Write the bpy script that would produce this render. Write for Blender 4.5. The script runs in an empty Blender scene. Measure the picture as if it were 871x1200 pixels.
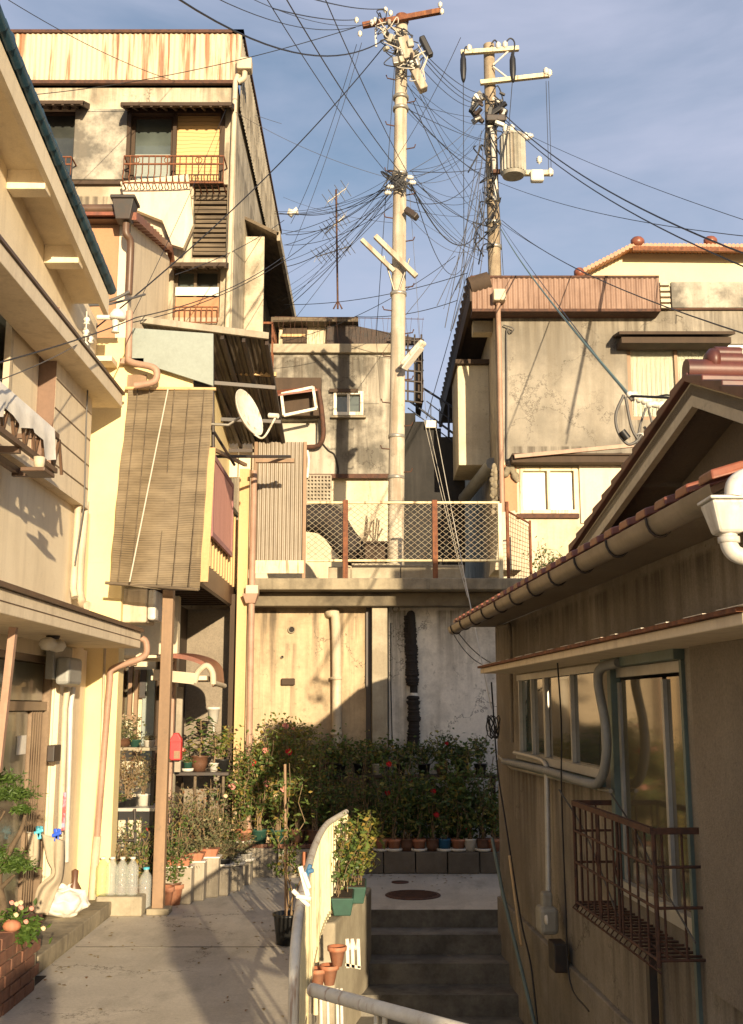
import bpy, math, random
from mathutils import Vector, Matrix
RAD = math.radians
scene = bpy.context.scene
COL = scene.collection
# ---------------------------------------------------------------- camera model
FPX = 1250.0; CX = 435.5; CY = 600.0; PITCH = math.atan(228.0/1250.0)
SP, CP = math.sin(PITCH), math.cos(PITCH)
def ray(px, py):
    u = (px-CX)/FPX; v = (CY-py)/FPX
    return Vector((u, CP - v*SP, SP + v*CP))
def P(px, py, Y):
    r = ray(px, py); return r*(Y/r.y)
def PX(px, py, X):
    r = ray(px, py); return r*(X/r.x)
def PZ(px, py, Z):
    r = ray(px, py); return r*(Z/r.z)
class Frame:
    """vertical wall frame: u runs along the wall, o outwards, z up"""
    def __init__(s, ox, oy, ang):
        s.o = Vector((ox, oy, 0)); a = RAD(ang)
        s.u = Vector((math.cos(a), math.sin(a), 0)); s.n = Vector((math.sin(a), -math.cos(a), 0))
    def pt(s, u, o, z): return s.o + s.u*u + s.n*o + Vector((0, 0, z))
    def hit(s, px, py, off=0.0):
        r = ray(px, py); c = s.o + s.n*off
        t = c.dot(s.n)/r.dot(s.n); p = r*t
        return (p - s.o).dot(s.u), p.z
    def w(s, px, py, off=0.0):
        u, z = s.hit(px, py, off); return s.pt(u, off, z)
    def rect(s, x0, y0, x1, y1, off=0.0):
        a = s.hit(x0, (y0+y1)/2, off)[0]; b = s.hit(x1, (y0+y1)/2, off)[0]
        xm = (x0+x1)/2; zt = s.hit(xm, y0, off)[1]; zb = s.hit(xm, y1, off)[1]
        return min(a, b), max(a, b), min(zt, zb), max(zt, zb)
# ---------------------------------------------------------------- materials
def srgb(r, g, b):
    f = lambda c: (c/255/12.92) if c/255 <= .04045 else ((c/255+.055)/1.055)**2.4
    return (f(r), f(g), f(b))
_mats = {}
def _new(name):
    m = bpy.data.materials.new(name); m.use_nodes = True
    nt = m.node_tree; bs = nt.nodes['Principled BSDF']; return m, nt, bs
def _noise(nt, vec, scale, detail=6, rough=.6, stretch=None, dist=0.0):
    n = nt.nodes.new('ShaderNodeTexNoise'); n.inputs['Scale'].default_value = scale
    n.inputs['Detail'].default_value = detail; n.inputs['Roughness'].default_value = rough
    n.inputs['Distortion'].default_value = dist
    if stretch:
        mp = nt.nodes.new('ShaderNodeMapping'); mp.inputs['Scale'].default_value = stretch
        nt.links.new(vec, mp.inputs['Vector']); vec = mp.outputs['Vector']
    nt.links.new(vec, n.inputs['Vector']); return n.outputs['Fac']
def _ramp(nt, fac, lo, hi):
    r = nt.nodes.new('ShaderNodeMapRange'); r.inputs['From Min'].default_value = lo
    r.inputs['From Max'].default_value = hi; nt.links.new(fac, r.inputs['Value']); return r.outputs['Result']
def _mix(nt, fac, a, b, mode='MIX'):
    m = nt.nodes.new('ShaderNodeMix'); m.data_type = 'RGBA'; m.blend_type = mode
    for i, v in ((0, fac), (6, a), (7, b)):
        if isinstance(v, (int, float)): m.inputs[i].default_value = v
        elif isinstance(v, tuple): m.inputs[i].default_value = (*v, 1) if len(v) == 3 else v
        else: nt.links.new(v, m.inputs[i])
    return m.outputs[2]
def _mul(nt, a, b):
    m = nt.nodes.new('ShaderNodeMath'); m.operation = 'MULTIPLY'
    for i, v in ((0, a), (1, b)):
        if isinstance(v, (int, float)): m.inputs[i].default_value = v
        else: nt.links.new(v, m.inputs[i])
    return m.outputs[0]
def _bump(nt, bs, h, strength, dist=.01):
    b = nt.nodes.new('ShaderNodeBump'); b.inputs['Strength'].default_value = strength
    b.inputs['Distance'].default_value = dist
    nt.links.new(h, b.inputs['Height']); nt.links.new(b.outputs['Normal'], bs.inputs['Normal'])
def mat(name, c1, c2=None, amt=.8, scale=2.0, lo=.42, hi=.62, stretch=None, c3=None, s3=1.2, lo3=.5, hi3=.68, st3=(1, 1, .08),
        amt3=.7, rough=.85, metal=0.0, bump=.25, bscale=60, bdist=.006, fine=.12, local=False, speck=0.0, grime=None, drips=(), crack=0.0, dax='X'):
    """layered procedural surface: base + blotches (c2) + streaks (c3) + fine mottling"""
    if name in _mats: return _mats[name]
    m, nt, bs = _new(name)
    if local: vec = nt.nodes.new('ShaderNodeTexCoord').outputs['Object']
    else: vec = nt.nodes.new('ShaderNodeNewGeometry').outputs['Position']
    col = c1
    if c2:
        f = _ramp(nt, _noise(nt, vec, scale, 8, .65, stretch), lo, hi); col = _mix(nt, _mul(nt, f, amt), c1, c2)
    if c3:
        f3 = _ramp(nt, _noise(nt, vec, s3*6, 5, .6, st3), lo3, hi3); col = _mix(nt, _mul(nt, f3, amt3), col, c3)
    if grime:
        gd = _ramp(nt, _noise(nt, vec, .55, 9, .72, (1, 1, .45), .6), .50, .62); col = _mix(nt, _mul(nt, gd, .75), col, grime)
    if crack:
        vo = nt.nodes.new('ShaderNodeTexVoronoi'); vo.feature = 'DISTANCE_TO_EDGE'; vo.inputs['Scale'].default_value = .75
        dn = nt.nodes.new('ShaderNodeTexNoise'); dn.inputs['Scale'].default_value = 2.2; dn.inputs['Detail'].default_value = 7; dn.inputs['Roughness'].default_value = .7
        nt.links.new(vec, dn.inputs['Vector']); dv = nt.nodes.new('ShaderNodeVectorMath'); dv.operation = 'MULTIPLY_ADD'
        nt.links.new(dn.outputs['Color'], dv.inputs[0]); dv.inputs[1].default_value = (1.1, 1.1, 1.1); nt.links.new(vec, dv.inputs[2]); nt.links.new(dv.outputs[0], vo.inputs['Vector'])
        cm = _mul(nt, _ramp(nt, vo.outputs['Distance'], .010, .003), _ramp(nt, _noise(nt, vec, .8, 3, .5), .50, .58))
        col = _mix(nt, _mul(nt, cm, crack), col, (.05, .04, .03))
    if drips:
        sx = nt.nodes.new('ShaderNodeSeparateXYZ'); nt.links.new(vec, sx.inputs[0]); acc = None
        st_ = _ramp(nt, _noise(nt, vec, 9, 5, .6, (1, 1, .05)), .42, .60)
        for (u0, u1, zt_, ln) in drips:
            a = _ramp(nt, sx.outputs[dax], u0-.04, u0+.04); b = _ramp(nt, sx.outputs[dax], u1+.04, u1-.04)
            c = _ramp(nt, sx.outputs['Z'], zt_+.01, zt_-.02); d = _ramp(nt, sx.outputs['Z'], zt_-ln, zt_)
            q = _mul(nt, _mul(nt, a, b), _mul(nt, c, d))
            if acc is None: acc = q
            else:
                mxn = nt.nodes.new('ShaderNodeMath'); mxn.operation = 'MAXIMUM'; nt.links.new(acc, mxn.inputs[0]); nt.links.new(q, mxn.inputs[1]); acc = mxn.outputs[0]
        col = _mix(nt, _mul(nt, _mul(nt, acc, st_), .8), col, (.07, .055, .04))
    if speck:
        sp = _ramp(nt, _noise(nt, vec, 9, 6, .7), .60, .68); col = _mix(nt, _mul(nt, sp, speck), col, (.10, .08, .055))
    fn = _noise(nt, vec, bscale*.5, 4, .7)
    if fine:
        g = _ramp(nt, fn, .3, .7)
        col = _mix(nt, fine*2, col, _mix(nt, g, (.45, .45, .45), (1., 1., 1.)), 'MULTIPLY')
    if isinstance(col, tuple): bs.inputs['Base Color'].default_value = (*col, 1)
    else: nt.links.new(col, bs.inputs['Base Color'])
    bs.inputs['Roughness'].default_value = rough; bs.inputs['Metallic'].default_value = metal
    if bump: _bump(nt, bs, _noise(nt, vec, bscale, 5, .65), bump, bdist)
    _mats[name] = m; return m
def leafmat(name, c1, c2, c3=None, trans=.35):
    if name in _mats: return _mats[name]
    m, nt, bs = _new(name); vec = nt.nodes.new('ShaderNodeNewGeometry').outputs['Position']
    wn = nt.nodes.new('ShaderNodeTexWhiteNoise')
    g = nt.nodes.new('ShaderNodeNewGeometry')
    nt.links.new(g.outputs['Random Per Island'], wn.inputs['Vector'])
    f = wn.outputs['Value']
    col = _mix(nt, f, c1, c2)
    if c3:
        col = _mix(nt, _ramp(nt, g.outputs['Random Per Island'], .78, .86), col, c3)
    nt.links.new(col, bs.inputs['Base Color']); bs.inputs['Roughness'].default_value = .5
    tr = nt.nodes.new('ShaderNodeBsdfTranslucent'); nt.links.new(col, tr.inputs['Color'])
    mx = nt.nodes.new('ShaderNodeMixShader'); mx.inputs[0].default_value = trans
    nt.links.new(bs.outputs[0], mx.inputs[1]); nt.links.new(tr.outputs[0], mx.inputs[2])
    nt.links.new(mx.outputs[0], nt.nodes['Material Output'].inputs['Surface'])
    _mats[name] = m; return m
def stripes(name, c1, c2, freq, axis='z', rough=.7, bump=.4, duty=.5, c3=None, trans=0.0, alpha=0.0, metal=0):
    """fine parallel lines running across `axis` (slats, reeds, ribs)"""
    if name in _mats: return _mats[name]
    m, nt, bs = _new(name); geo = nt.nodes.new('ShaderNodeNewGeometry').outputs['Position']
    sx = nt.nodes.new('ShaderNodeSeparateXYZ'); nt.links.new(geo, sx.inputs[0])
    nz = _noise(nt, geo, 3, 3, .5)
    a = nt.nodes.new('ShaderNodeMath'); a.operation = 'MULTIPLY_ADD'
    nt.links.new(sx.outputs['XYZ'.index(axis.upper())], a.inputs[0]); a.inputs[1].default_value = freq
    nt.links.new(nz, a.inputs[2])
    fr = nt.nodes.new('ShaderNodeMath'); fr.operation = 'FRACT'; nt.links.new(a.outputs[0], fr.inputs[0])
    f = _ramp(nt, fr.outputs[0], duty-.12, duty+.12)
    big = _ramp(nt, _noise(nt, geo, 2.5, 6, .6, (1, 1, 3)), .4, .65)
    col = _mix(nt, f, c1, c2)
    if c3: col = _mix(nt, _mul(nt, big, .7), col, c3)
    nt.links.new(col, bs.inputs['Base Color']); bs.inputs['Roughness'].default_value = rough; bs.inputs['Metallic'].default_value = metal
    _bump(nt, bs, fr.outputs[0], bump, .004)
    out = bs.outputs[0]
    if trans:
        tr = nt.nodes.new('ShaderNodeBsdfTranslucent'); nt.links.new(col, tr.inputs['Color'])
        mx = nt.nodes.new('ShaderNodeMixShader'); mx.inputs[0].default_value = trans
        nt.links.new(out, mx.inputs[1]); nt.links.new(tr.outputs[0], mx.inputs[2]); out = mx.outputs[0]
    if alpha:
        tp = nt.nodes.new('ShaderNodeBsdfTransparent'); mx = nt.nodes.new('ShaderNodeMixShader')
        nt.links.new(_mul(nt, f, alpha), mx.inputs[0])
        nt.links.new(out, mx.inputs[1]); nt.links.new(tp.outputs[0], mx.inputs[2]); out = mx.outputs[0]
    nt.links.new(out, nt.nodes['Material Output'].inputs['Surface'])
    _mats[name] = m; return m
def glass(name, col, rough=.08, spec=.6, wav=0.0):
    if name in _mats: return _mats[name]
    m, nt, bs = _new(name); vec = nt.nodes.new('ShaderNodeNewGeometry').outputs['Position']
    c = _mix(nt, _ramp(nt, _noise(nt, vec, 2.2, 4, .5), .35, .7), col, tuple(x*.6 for x in col))
    nt.links.new(c, bs.inputs['Base Color']); bs.inputs['Roughness'].default_value = rough
    bs.inputs['Specular IOR Level'].default_value = spec
    bs.inputs['Coat Weight'].default_value = .35; bs.inputs['Coat Roughness'].default_value = .03
    if wav: _bump(nt, bs, _noise(nt, vec, 90, 3, .5), wav, .004)
    _mats[name] = m; return m
def clear(name, col=(1, 1, 1), ior=1.33, rough=.03, mixw=.5, trn=1.0):
    if name in _mats: return _mats[name]
    m, nt, bs = _new(name)
    bs.inputs['Base Color'].default_value = (*col, 1); bs.inputs['Roughness'].default_value = rough
    bs.inputs['IOR'].default_value = ior; bs.inputs['Transmission Weight'].default_value = trn
    tp = nt.nodes.new('ShaderNodeBsdfTransparent'); tp.inputs[0].default_value = (*col, 1)
    mx = nt.nodes.new('ShaderNodeMixShader'); mx.inputs[0].default_value = mixw
    nt.links.new(bs.outputs[0], mx.inputs[1]); nt.links.new(tp.outputs[0], mx.inputs[2])
    nt.links.new(mx.outputs[0], nt.nodes['Material Output'].inputs['Surface'])
    _mats[name] = m; return m
RUST = (.20, .062, .02); RUSTD = (.09, .03, .014); DIRT = (.10, .085, .06)
M = {}
def mk():
    M['cream_wall'] = mat('cream_stucco', (.84, .72, .52), (.70, .58, .40), .6, 1.0, speck=.10, c3=(.40, .31, .20), amt3=.22, bump=.5, bscale=160, bdist=.004, fine=.12)
    M['siding'] = mat('pale_siding', (.78, .66, .48), (.64, .53, .37), .5, .7, c3=(.38, .28, .18), amt3=.3, rough=.7, bump=.1)
    M['yellow'] = mat('yellow_stucco', (.82, .67, .36), (.70, .55, .28), .6, 1.4, speck=.08, c3=(.5, .38, .18), amt3=.25, lo3=.55, hi3=.72, bump=.4, bscale=140, bdist=.004, fine=.08)
    M['ret_wall'] = mat('stained_render', (.56, .43, .27), (.28, .215, .14), .9, 1.1, .46, .66, speck=.45, grime=(.36, .26, .15), crack=.8, drips=[(-1.75, -1.2, 1.3, 2.2), (-.9, -.3, 1.3, 1.3), (-.5, -.1, 1.3, 2.4), (-1.2, -1.05, .85, 1.2), (-1.25, -1.05, .35, .9)], c3=(.33, .24, .14), amt3=.5, lo3=.5, hi3=.72, bump=.4, bscale=40, fine=.15)
    M['ret_grey'] = mat('pale_grey_render', (.86, .80, .70), (.36, .33, .28), .85, 1.0, .47, .66, speck=.5, crack=.8, drips=[(.2, .5, 1.3, 2.5), (.9, 1.4, 1.3, 1.0)], c3=(.3, .28, .24), amt3=.35, bump=.4, bscale=40, fine=.15)
    M['conc'] = mat('weathered_concrete', (.34, .29, .20), (.15, .125, .085), .8, 2.0, c3=(.08, .065, .045), amt3=.5, bump=.5, bscale=50)
    M['conc_light'] = mat('light_concrete', (.42, .37, .27), (.24, .2, .14), .7, 2.0, c3=(.18, .15, .1), amt3=.4, bump=.4, bscale=60)
    M['ground'] = mat('alley_concrete', (.62, .56, .46), (.48, .43, .35), .75, .9, .4, .62, speck=.2, crack=.8, grime=(.46, .41, .33), c3=(.15, .135, .105), s3=.5, st3=(1, .35, 1), amt3=.4, bump=.5, bscale=90, fine=.2)
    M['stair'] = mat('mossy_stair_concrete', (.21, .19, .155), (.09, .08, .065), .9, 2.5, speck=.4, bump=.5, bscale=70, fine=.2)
    M['earth'] = mat('ground_earth', (.12, .10, .07), (.07, .06, .04), .8, .3)
    M['grey_stucco'] = mat('grey_streaked_stucco', (.37, .33, .265), (.20, .18, .145), .9, .75, .42, .60, speck=.25, grime=(.24, .215, .17), crack=.7, drips=[(4.0, 4.5, 4.9, 2.0), (5.2, 6.5, 4.8, 2), (2.0, 9, 6.9, 1.5), (2.3, 3.6, 4.2, 1.1), (4.2, 4.5, 6.9, 3)], c3=(.19, .16, .115), s3=.55, amt3=.6, lo3=.46, hi3=.66, bump=.45, bscale=90, bdist=.005, fine=.12)
    M['grey_stucco2'] = mat('dark_streaked_stucco', (.46, .42, .34), (.12, .11, .09), .95, .8, .44, .58, speck=.35, grime=(.20, .18, .145), crack=.9, drips=[(-2.2, .9, 6.4, 1.6), (-.75, -.1, 5.25, 1.6), (-1.6, -1.2, 6.4, 2.6), (.1, .5, 6.4, 3)], c3=(.12, .105, .08), s3=.5, amt3=.7, lo3=.45, hi3=.62, bump=.45, bscale=90, fine=.12)
    M['old_plaster'] = mat('old_cream_plaster', (.58, .51, .38), (.27, .23, .165), .85, 1.2, .45, .62, speck=.4, grime=(.38, .32, .225), crack=.8, drips=[(-4.2, -2.3, 9.6, 1.1), (-6, -4.2, 8.6, 1.8), (-4.4, -2.4, 8.0, 1.5), (-6, -2.2, 10.9, .8)], c3=(.24, .19, .13), s3=.6, amt3=.6, lo3=.5, hi3=.7, bump=.35, bscale=60)
    M['plaster_grey'] = mat('sooty_plaster_panel', (.46, .42, .34), (.13, .12, .10), .95, 1.0, .42, .56, speck=.3, c3=(.2, .17, .13), s3=.5, amt3=.5, bump=.3, bscale=60)
    M['white_wall'] = mat('white_washed_wall', (.68, .60, .43), (.45, .37, .25), .6, 1.5, speck=.3, c3=(.35, .28, .18), amt3=.3, bump=.3)
    M['cream_far'] = mat('far_cream_render', (.72, .64, .40), (.6, .52, .33), .5, 1.0, bump=.1)
    M['brown_stucco'] = mat('brown_stucco', (.36, .315, .25), (.22, .19, .145), .9, 1.1, .42, .60, speck=.35, grime=(.22, .18, .13), crack=.8, dax='Y', drips=[(7.2, 10.5, -.50, .9), (5.0, 7.2, -1.2, .9), (3, 11.2, .75, .35), (7.6, 8.1, -1.0, .8)], c3=(.12, .09, .06), amt3=.4, bump=.9, bscale=130, bdist=.006, fine=.25)
    M['beige_stucco'] = mat('rough_beige_stucco', (.31, .26, .195), (.22, .18, .135), .7, 1.3, speck=.2, bump=1.0, bscale=110, bdist=.008, fine=.3)
    M['gable_stucco'] = mat('gable_stucco', (.27, .225, .165), (.20, .16, .115), .7, 1.3, bump=.7, bscale=130, fine=.2)
    M['ply'] = mat('plywood', (.46, .26, .145), (.36, .19, .1), .6, 1.5, stretch=(1, 1, .2), bump=.1)
    M['rust_corr'] = mat('rust_streaked_tin', (.60, .50, .34), RUST, .85, 1.5, .53, .60, stretch=(1.6, 1.6, .12), c3=(.30, .12, .045), s3=1.6, st3=(1, 1, .05), lo3=.52, hi3=.62, amt3=.9, rough=.6, bump=.1)
    M['rust_band'] = mat('rusty_brown_tin', (.28, .175, .125), (.20, .115, .075), .8, 1.5, c3=(.13, .065, .04), amt3=.6, s3=2, rough=.6, bump=.1)
    M['rust'] = mat('rusty_iron', (.21, .075, .032), (.10, .035, .018), .9, 14, c3=(.3, .12, .04), s3=3, bump=.5, bscale=160, rough=.8)
    M['rust_dark'] = mat('dark_rusty_iron', (.105, .045, .025), (.05, .025, .018), .9, 14, bump=.5, bscale=160, rough=.8)
    M['brown_metal'] = mat('brown_trim', (.13, .075, .045), (.09, .05, .03), .7, 4, rough=.45, bump=.05)
    M['dark_metal'] = mat('dark_iron', (.035, .03, .027), (.07, .035, .02), .5, 6, rough=.5, bump=.1)
    M['blue_tile'] = mat('blue_glazed_tile', (.02, .055, .085), (.03, .08, .11), .7, 5, rough=.3, bump=.05)
    M['red_tile'] = mat('red_brown_tile', (.27, .085, .045), (.15, .05, .03), .8, 6, rough=.4, bump=.1, c3=(.08, .05, .035), st3=(1, 1, 1), amt3=.4)
    M['maroon_tile'] = mat('maroon_glazed_tile', (.12, .036, .028), (.06, .022, .018), .8, 6, speck=.3, rough=.45, bump=.05)
    M['orange_tile'] = mat('orange_tile', (.45, .18, .07), (.3, .11, .045), .8, 6, rough=.5)
    M['wood_old'] = mat('grey_weathered_wood', (.17, .13, .085), (.08, .06, .04), .9, 5, stretch=(.3, 1, 3), bump=.5, bscale=60)
    M['wood_tan'] = mat('tan_post', (.30, .19, .11), (.20, .125, .07), .8, 3, speck=.3, stretch=(2, 2, .2), bump=.1, rough=.6)
    M['wood_pale'] = mat('pale_timber', (.62, .43, .22), (.5, .33, .16), .6, 3, stretch=(2, 2, .2), bump=.15)
    M['wood_dark'] = mat('dark_timber', (.07, .045, .028), (.045, .03, .02), .6, 3, stretch=(2, 2, .3), bump=.2)
    M['pink_pipe'] = mat('pinkish_pvc', (.42, .265, .19), (.31, .19, .13), .7, 4, c3=(.2, .12, .08), amt3=.5, speck=.25, rough=.6, bump=.03)
    M['cream_pipe'] = mat('cream_pvc', (.60, .51, .37), (.45, .37, .26), .6, 4, c3=(.27, .21, .15), amt3=.5, speck=.25, rough=.6, bump=.03)
    M['white_pvc'] = mat('white_pvc', (.72, .70, .64), (.52, .49, .42), .5, 4, c3=(.25, .21, .16), amt3=.5, speck=.3, rough=.5, bump=.02)
    M['grey_pipe'] = mat('grey_pvc', (.30, .30, .28), (.2, .2, .19), .5, 4, rough=.5, bump=.05)
    M['pole'] = mat('pole_concrete', (.55, .49, .38), (.38, .33, .25), .8, 3, c3=(.24, .16, .10), s3=1.6, st3=(1, 1, .06), lo3=.48, hi3=.62, amt3=.6, speck=.5, grime=(.38, .32, .24), bump=.3, bscale=80)
    M['pole_b'] = mat('brown_pole_concrete', (.36, .29, .20), (.24, .185, .125), .8, 3, c3=(.14, .10, .07), s3=1.6, amt3=.6, speck=.4, bump=.3, bscale=80)
    M['wire'] = mat('black_cable', (.012, .012, .014), None, bump=0, rough=.5, fine=0)
    M['wire_grey'] = mat('grey_cable', (.09, .085, .08), None, bump=0, rough=.5, fine=0)
    M['wire_white'] = mat('pale_cable', (.5, .46, .38), None, bump=0, rough=.5, fine=0)
    M['wire_green'] = mat('green_cable', (.10, .16, .14), None, bump=0, rough=.5, fine=0)
    M['porcelain'] = mat('porcelain', (.72, .70, .64), (.5, .45, .36), .5, 20, rough=.25, bump=0)
    M['transf'] = mat('weathered_transformer_grey', (.36, .34, .28), (.26, .24, .19), .7, 5, c3=(.2, .11, .06), amt3=.4, rough=.5, bump=.05)
    M['galv'] = mat('galvanised_steel', (.40, .38, .33), (.28, .25, .2), .7, 8, rough=.45, metal=.5, bump=.05)
    M['white_metal'] = mat('white_painted_steel', (.74, .70, .60), (.55, .48, .34), .5, 7, c3=(.3, .14, .06), s3=3, lo3=.57, hi3=.66, amt3=.7, speck=.3, rough=.5, bump=.05)
    M['rail_cream'] = mat('cream_painted_steel', (.72, .64, .40), (.55, .44, .24), .5, 7, c3=(.22, .09, .04), s3=3, lo3=.56, hi3=.64, amt3=.8, rough=.5, bump=.08)
    M['link'] = mat('wire_netting', (.50, .44, .32), (.3, .2, .12), .7, 8, rough=.5, metal=.3, bump=0)
    M['alu'] = mat('aluminium_frame', (.52, .50, .45), (.42, .39, .33), .5, 6, rough=.4, metal=.2, bump=0)
    M['alu_brown'] = mat('bronze_frame', (.24, .17, .11), (.18, .12, .08), .5, 6, rough=.4, metal=.2, bump=0)
    M['green_frame'] = mat('grey_green_frame', (.14, .19, .17), (.09, .12, .11), .6, 5, rough=.5, bump=.05)
    M['terracotta'] = mat('terracotta', (.42, .155, .075), (.3, .11, .055), .7, 12, c3=(.5, .36, .26), amt3=.3, rough=.85, bump=.1, local=True)
    M['pot_brown'] = mat('brown_glazed_pot', (.15, .075, .045), (.1, .05, .03), .6, 9, rough=.4, bump=.05, local=True)
    M['pot_white'] = mat('white_plastic', (.74, .70, .62), (.6, .55, .45), .5, 9, rough=.45, bump=.02)
    M['pot_black'] = mat('black_plastic', (.018, .018, .018), (.03, .03, .028), .5, 9, rough=.4, bump=.02)
    M['pot_green'] = mat('green_plastic', (.025, .085, .06), (.02, .06, .045), .5, 9, rough=.6, bump=.02)
    M['pot_blue'] = mat('blue_plastic', (.03, .14, .28), (.03, .1, .2), .5, 9, rough=.4, bump=.02)
    M['blue_bright'] = mat('bright_blue_plastic', (.02, .09, .6), None, rough=.4, bump=0, fine=0)
    M['cyan_bright'] = mat('cyan_plastic', (.08, .42, .55), None, rough=.4, bump=0, fine=0)
    M['red_box'] = mat('red_painted_tin', (.72, .05, .055), (.6, .035, .04), .5, 6, rough=.4, bump=.03)
    M['soil'] = mat('potting_soil', (.05, .035, .022), (.03, .02, .015), .7, 40, bump=.8, bscale=150)
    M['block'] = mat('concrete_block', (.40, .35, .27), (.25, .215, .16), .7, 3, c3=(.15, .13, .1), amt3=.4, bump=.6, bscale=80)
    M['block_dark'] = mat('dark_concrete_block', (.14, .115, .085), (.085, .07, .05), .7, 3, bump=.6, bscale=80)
    M['brick'] = mat('brick_red', (.22, .10, .06), (.13, .06, .04), .8, 7, speck=.4, c3=(.4, .3, .22), amt3=.25, bump=.5, bscale=120)
    M['bark'] = mat('bark', (.13, .09, .055), (.07, .05, .03), .8, 15, bump=.8, bscale=80)
    M['twig'] = mat('twig', (.24, .165, .09), (.13, .09, .05), .8, 15, bump=.2)
    M['cloth'] = mat('grey_beige_sheet', (.44, .37, .27), (.34, .28, .2), .5, 3, bump=.2, rough=.95)
    M['cloth_white'] = mat('white_cloth', (.80, .76, .68), (.7, .64, .54), .4, 5, bump=.1, rough=.9)
    M['cloth_curt'] = mat('curtain_white', (.74, .70, .60), (.62, .57, .47), .5, 3, stretch=(8, 8, .2), bump=.2, rough=.9)
    M['pink'] = mat('pink_fabric', (.60, .30, .24), (.48, .22, .18), .6, 4, stretch=(6, 6, .3), bump=.1)
    M['panel_green'] = mat('pale_grey_green_sheet', (.27, .31, .28), (.22, .25, .22), .5, 2, bump=.05, rough=.5)
    M['tarp'] = mat('black_tarpaulin', (.018, .014, .012), (.03, .022, .018), .7, 5, bump=.3, bscale=30, rough=.85)
    M['conc_dark'] = mat('dark_stained_concrete', (.20, .165, .11), (.08, .065, .045), .9, 1.6, .42, .6, speck=.4, bump=.5)  # stained beam concrete; the shade under the slab is put into its colour
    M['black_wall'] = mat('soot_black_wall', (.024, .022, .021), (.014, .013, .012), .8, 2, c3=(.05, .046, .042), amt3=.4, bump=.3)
    M['stone'] = mat('dark_stone', (.10, .09, .08), (.05, .045, .04), .8, 8, bump=1, bscale=50)
    M['blind'] = stripes('reed_blind', (.215, .165, .10), (.075, .055, .034), 55, 'z', c3=(.28, .22, .14), alpha=.14, trans=.2)
    M['shutter'] = stripes('bamboo_shutter', (.62, .42, .18), (.38, .24, .10), 14, 'z', duty=.8)
    M['corr_roof'] = mat('smoky_corrugated_plastic', (.12, .095, .07), (.07, .055, .04), .7, 2, c3=(.2, .16, .11), amt3=.5, rough=.4, bump=.05)
    M['corr_panel'] = mat('tan_corrugated_plastic', (.25, .205, .15), (.18, .145, .10), .7, 1.5, c3=(.12, .09, .06), amt3=.4, rough=.4, bump=.03)
    M['g_dark'] = glass('dark_window_glass', (.055, .06, .055))
    M['g_blue'] = glass('sky_lit_window_glass', (.10, .12, .11))
    M['g_frost'] = glass('frosted_glass', (.46, .43, .33), .35, .5, .25)
    M['g_frost_lit'] = glass('pale_frosted_glass', (.72, .68, .55), .32, .6, .15)
    M['g_green'] = glass('patterned_glass', (.13, .125, .085), .3, .5, .5)
    M['g_beige'] = glass('curtained_glass', (.13, .11, .07), .08, .6)
    M['g_teal'] = glass('teal_window_glass', (.03, .06, .06))
    M['pet'] = clear('clear_plastic', (.93, .95, .93), 1.3, .06, .84, 0)
    M['pet_y'] = clear('yellowish_clear_plastic', (.93, .95, .72), 1.3, .06, .80, 0)
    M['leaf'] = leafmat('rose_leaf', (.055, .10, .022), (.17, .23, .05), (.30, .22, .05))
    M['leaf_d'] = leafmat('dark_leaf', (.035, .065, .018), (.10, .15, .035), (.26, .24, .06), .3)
    M['leaf_y'] = leafmat('yellow_green_leaf', (.12, .15, .028), (.22, .22, .05), (.36, .26, .06))
    M['leaf_g'] = leafmat('grey_green_leaf', (.12, .13, .06), (.22, .22, .11), (.3, .24, .12))
    M['leaf_b'] = leafmat('bonsai_leaf', (.05, .10, .015), (.10, .16, .03), None, .3)
    M['leaf_dry'] = leafmat('dry_leaf', (.20, .15, .07), (.30, .23, .11), (.26, .13, .06))
    M['fl_red'] = leafmat('red_petal', (.65, .03, .03), (.5, .02, .03))
    M['fl_pink'] = leafmat('pink_petal', (.85, .42, .34), (.8, .33, .28))
    M['fl_white'] = leafmat('cream_petal', (.8, .7, .5), (.85, .6, .35))
mk()
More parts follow.
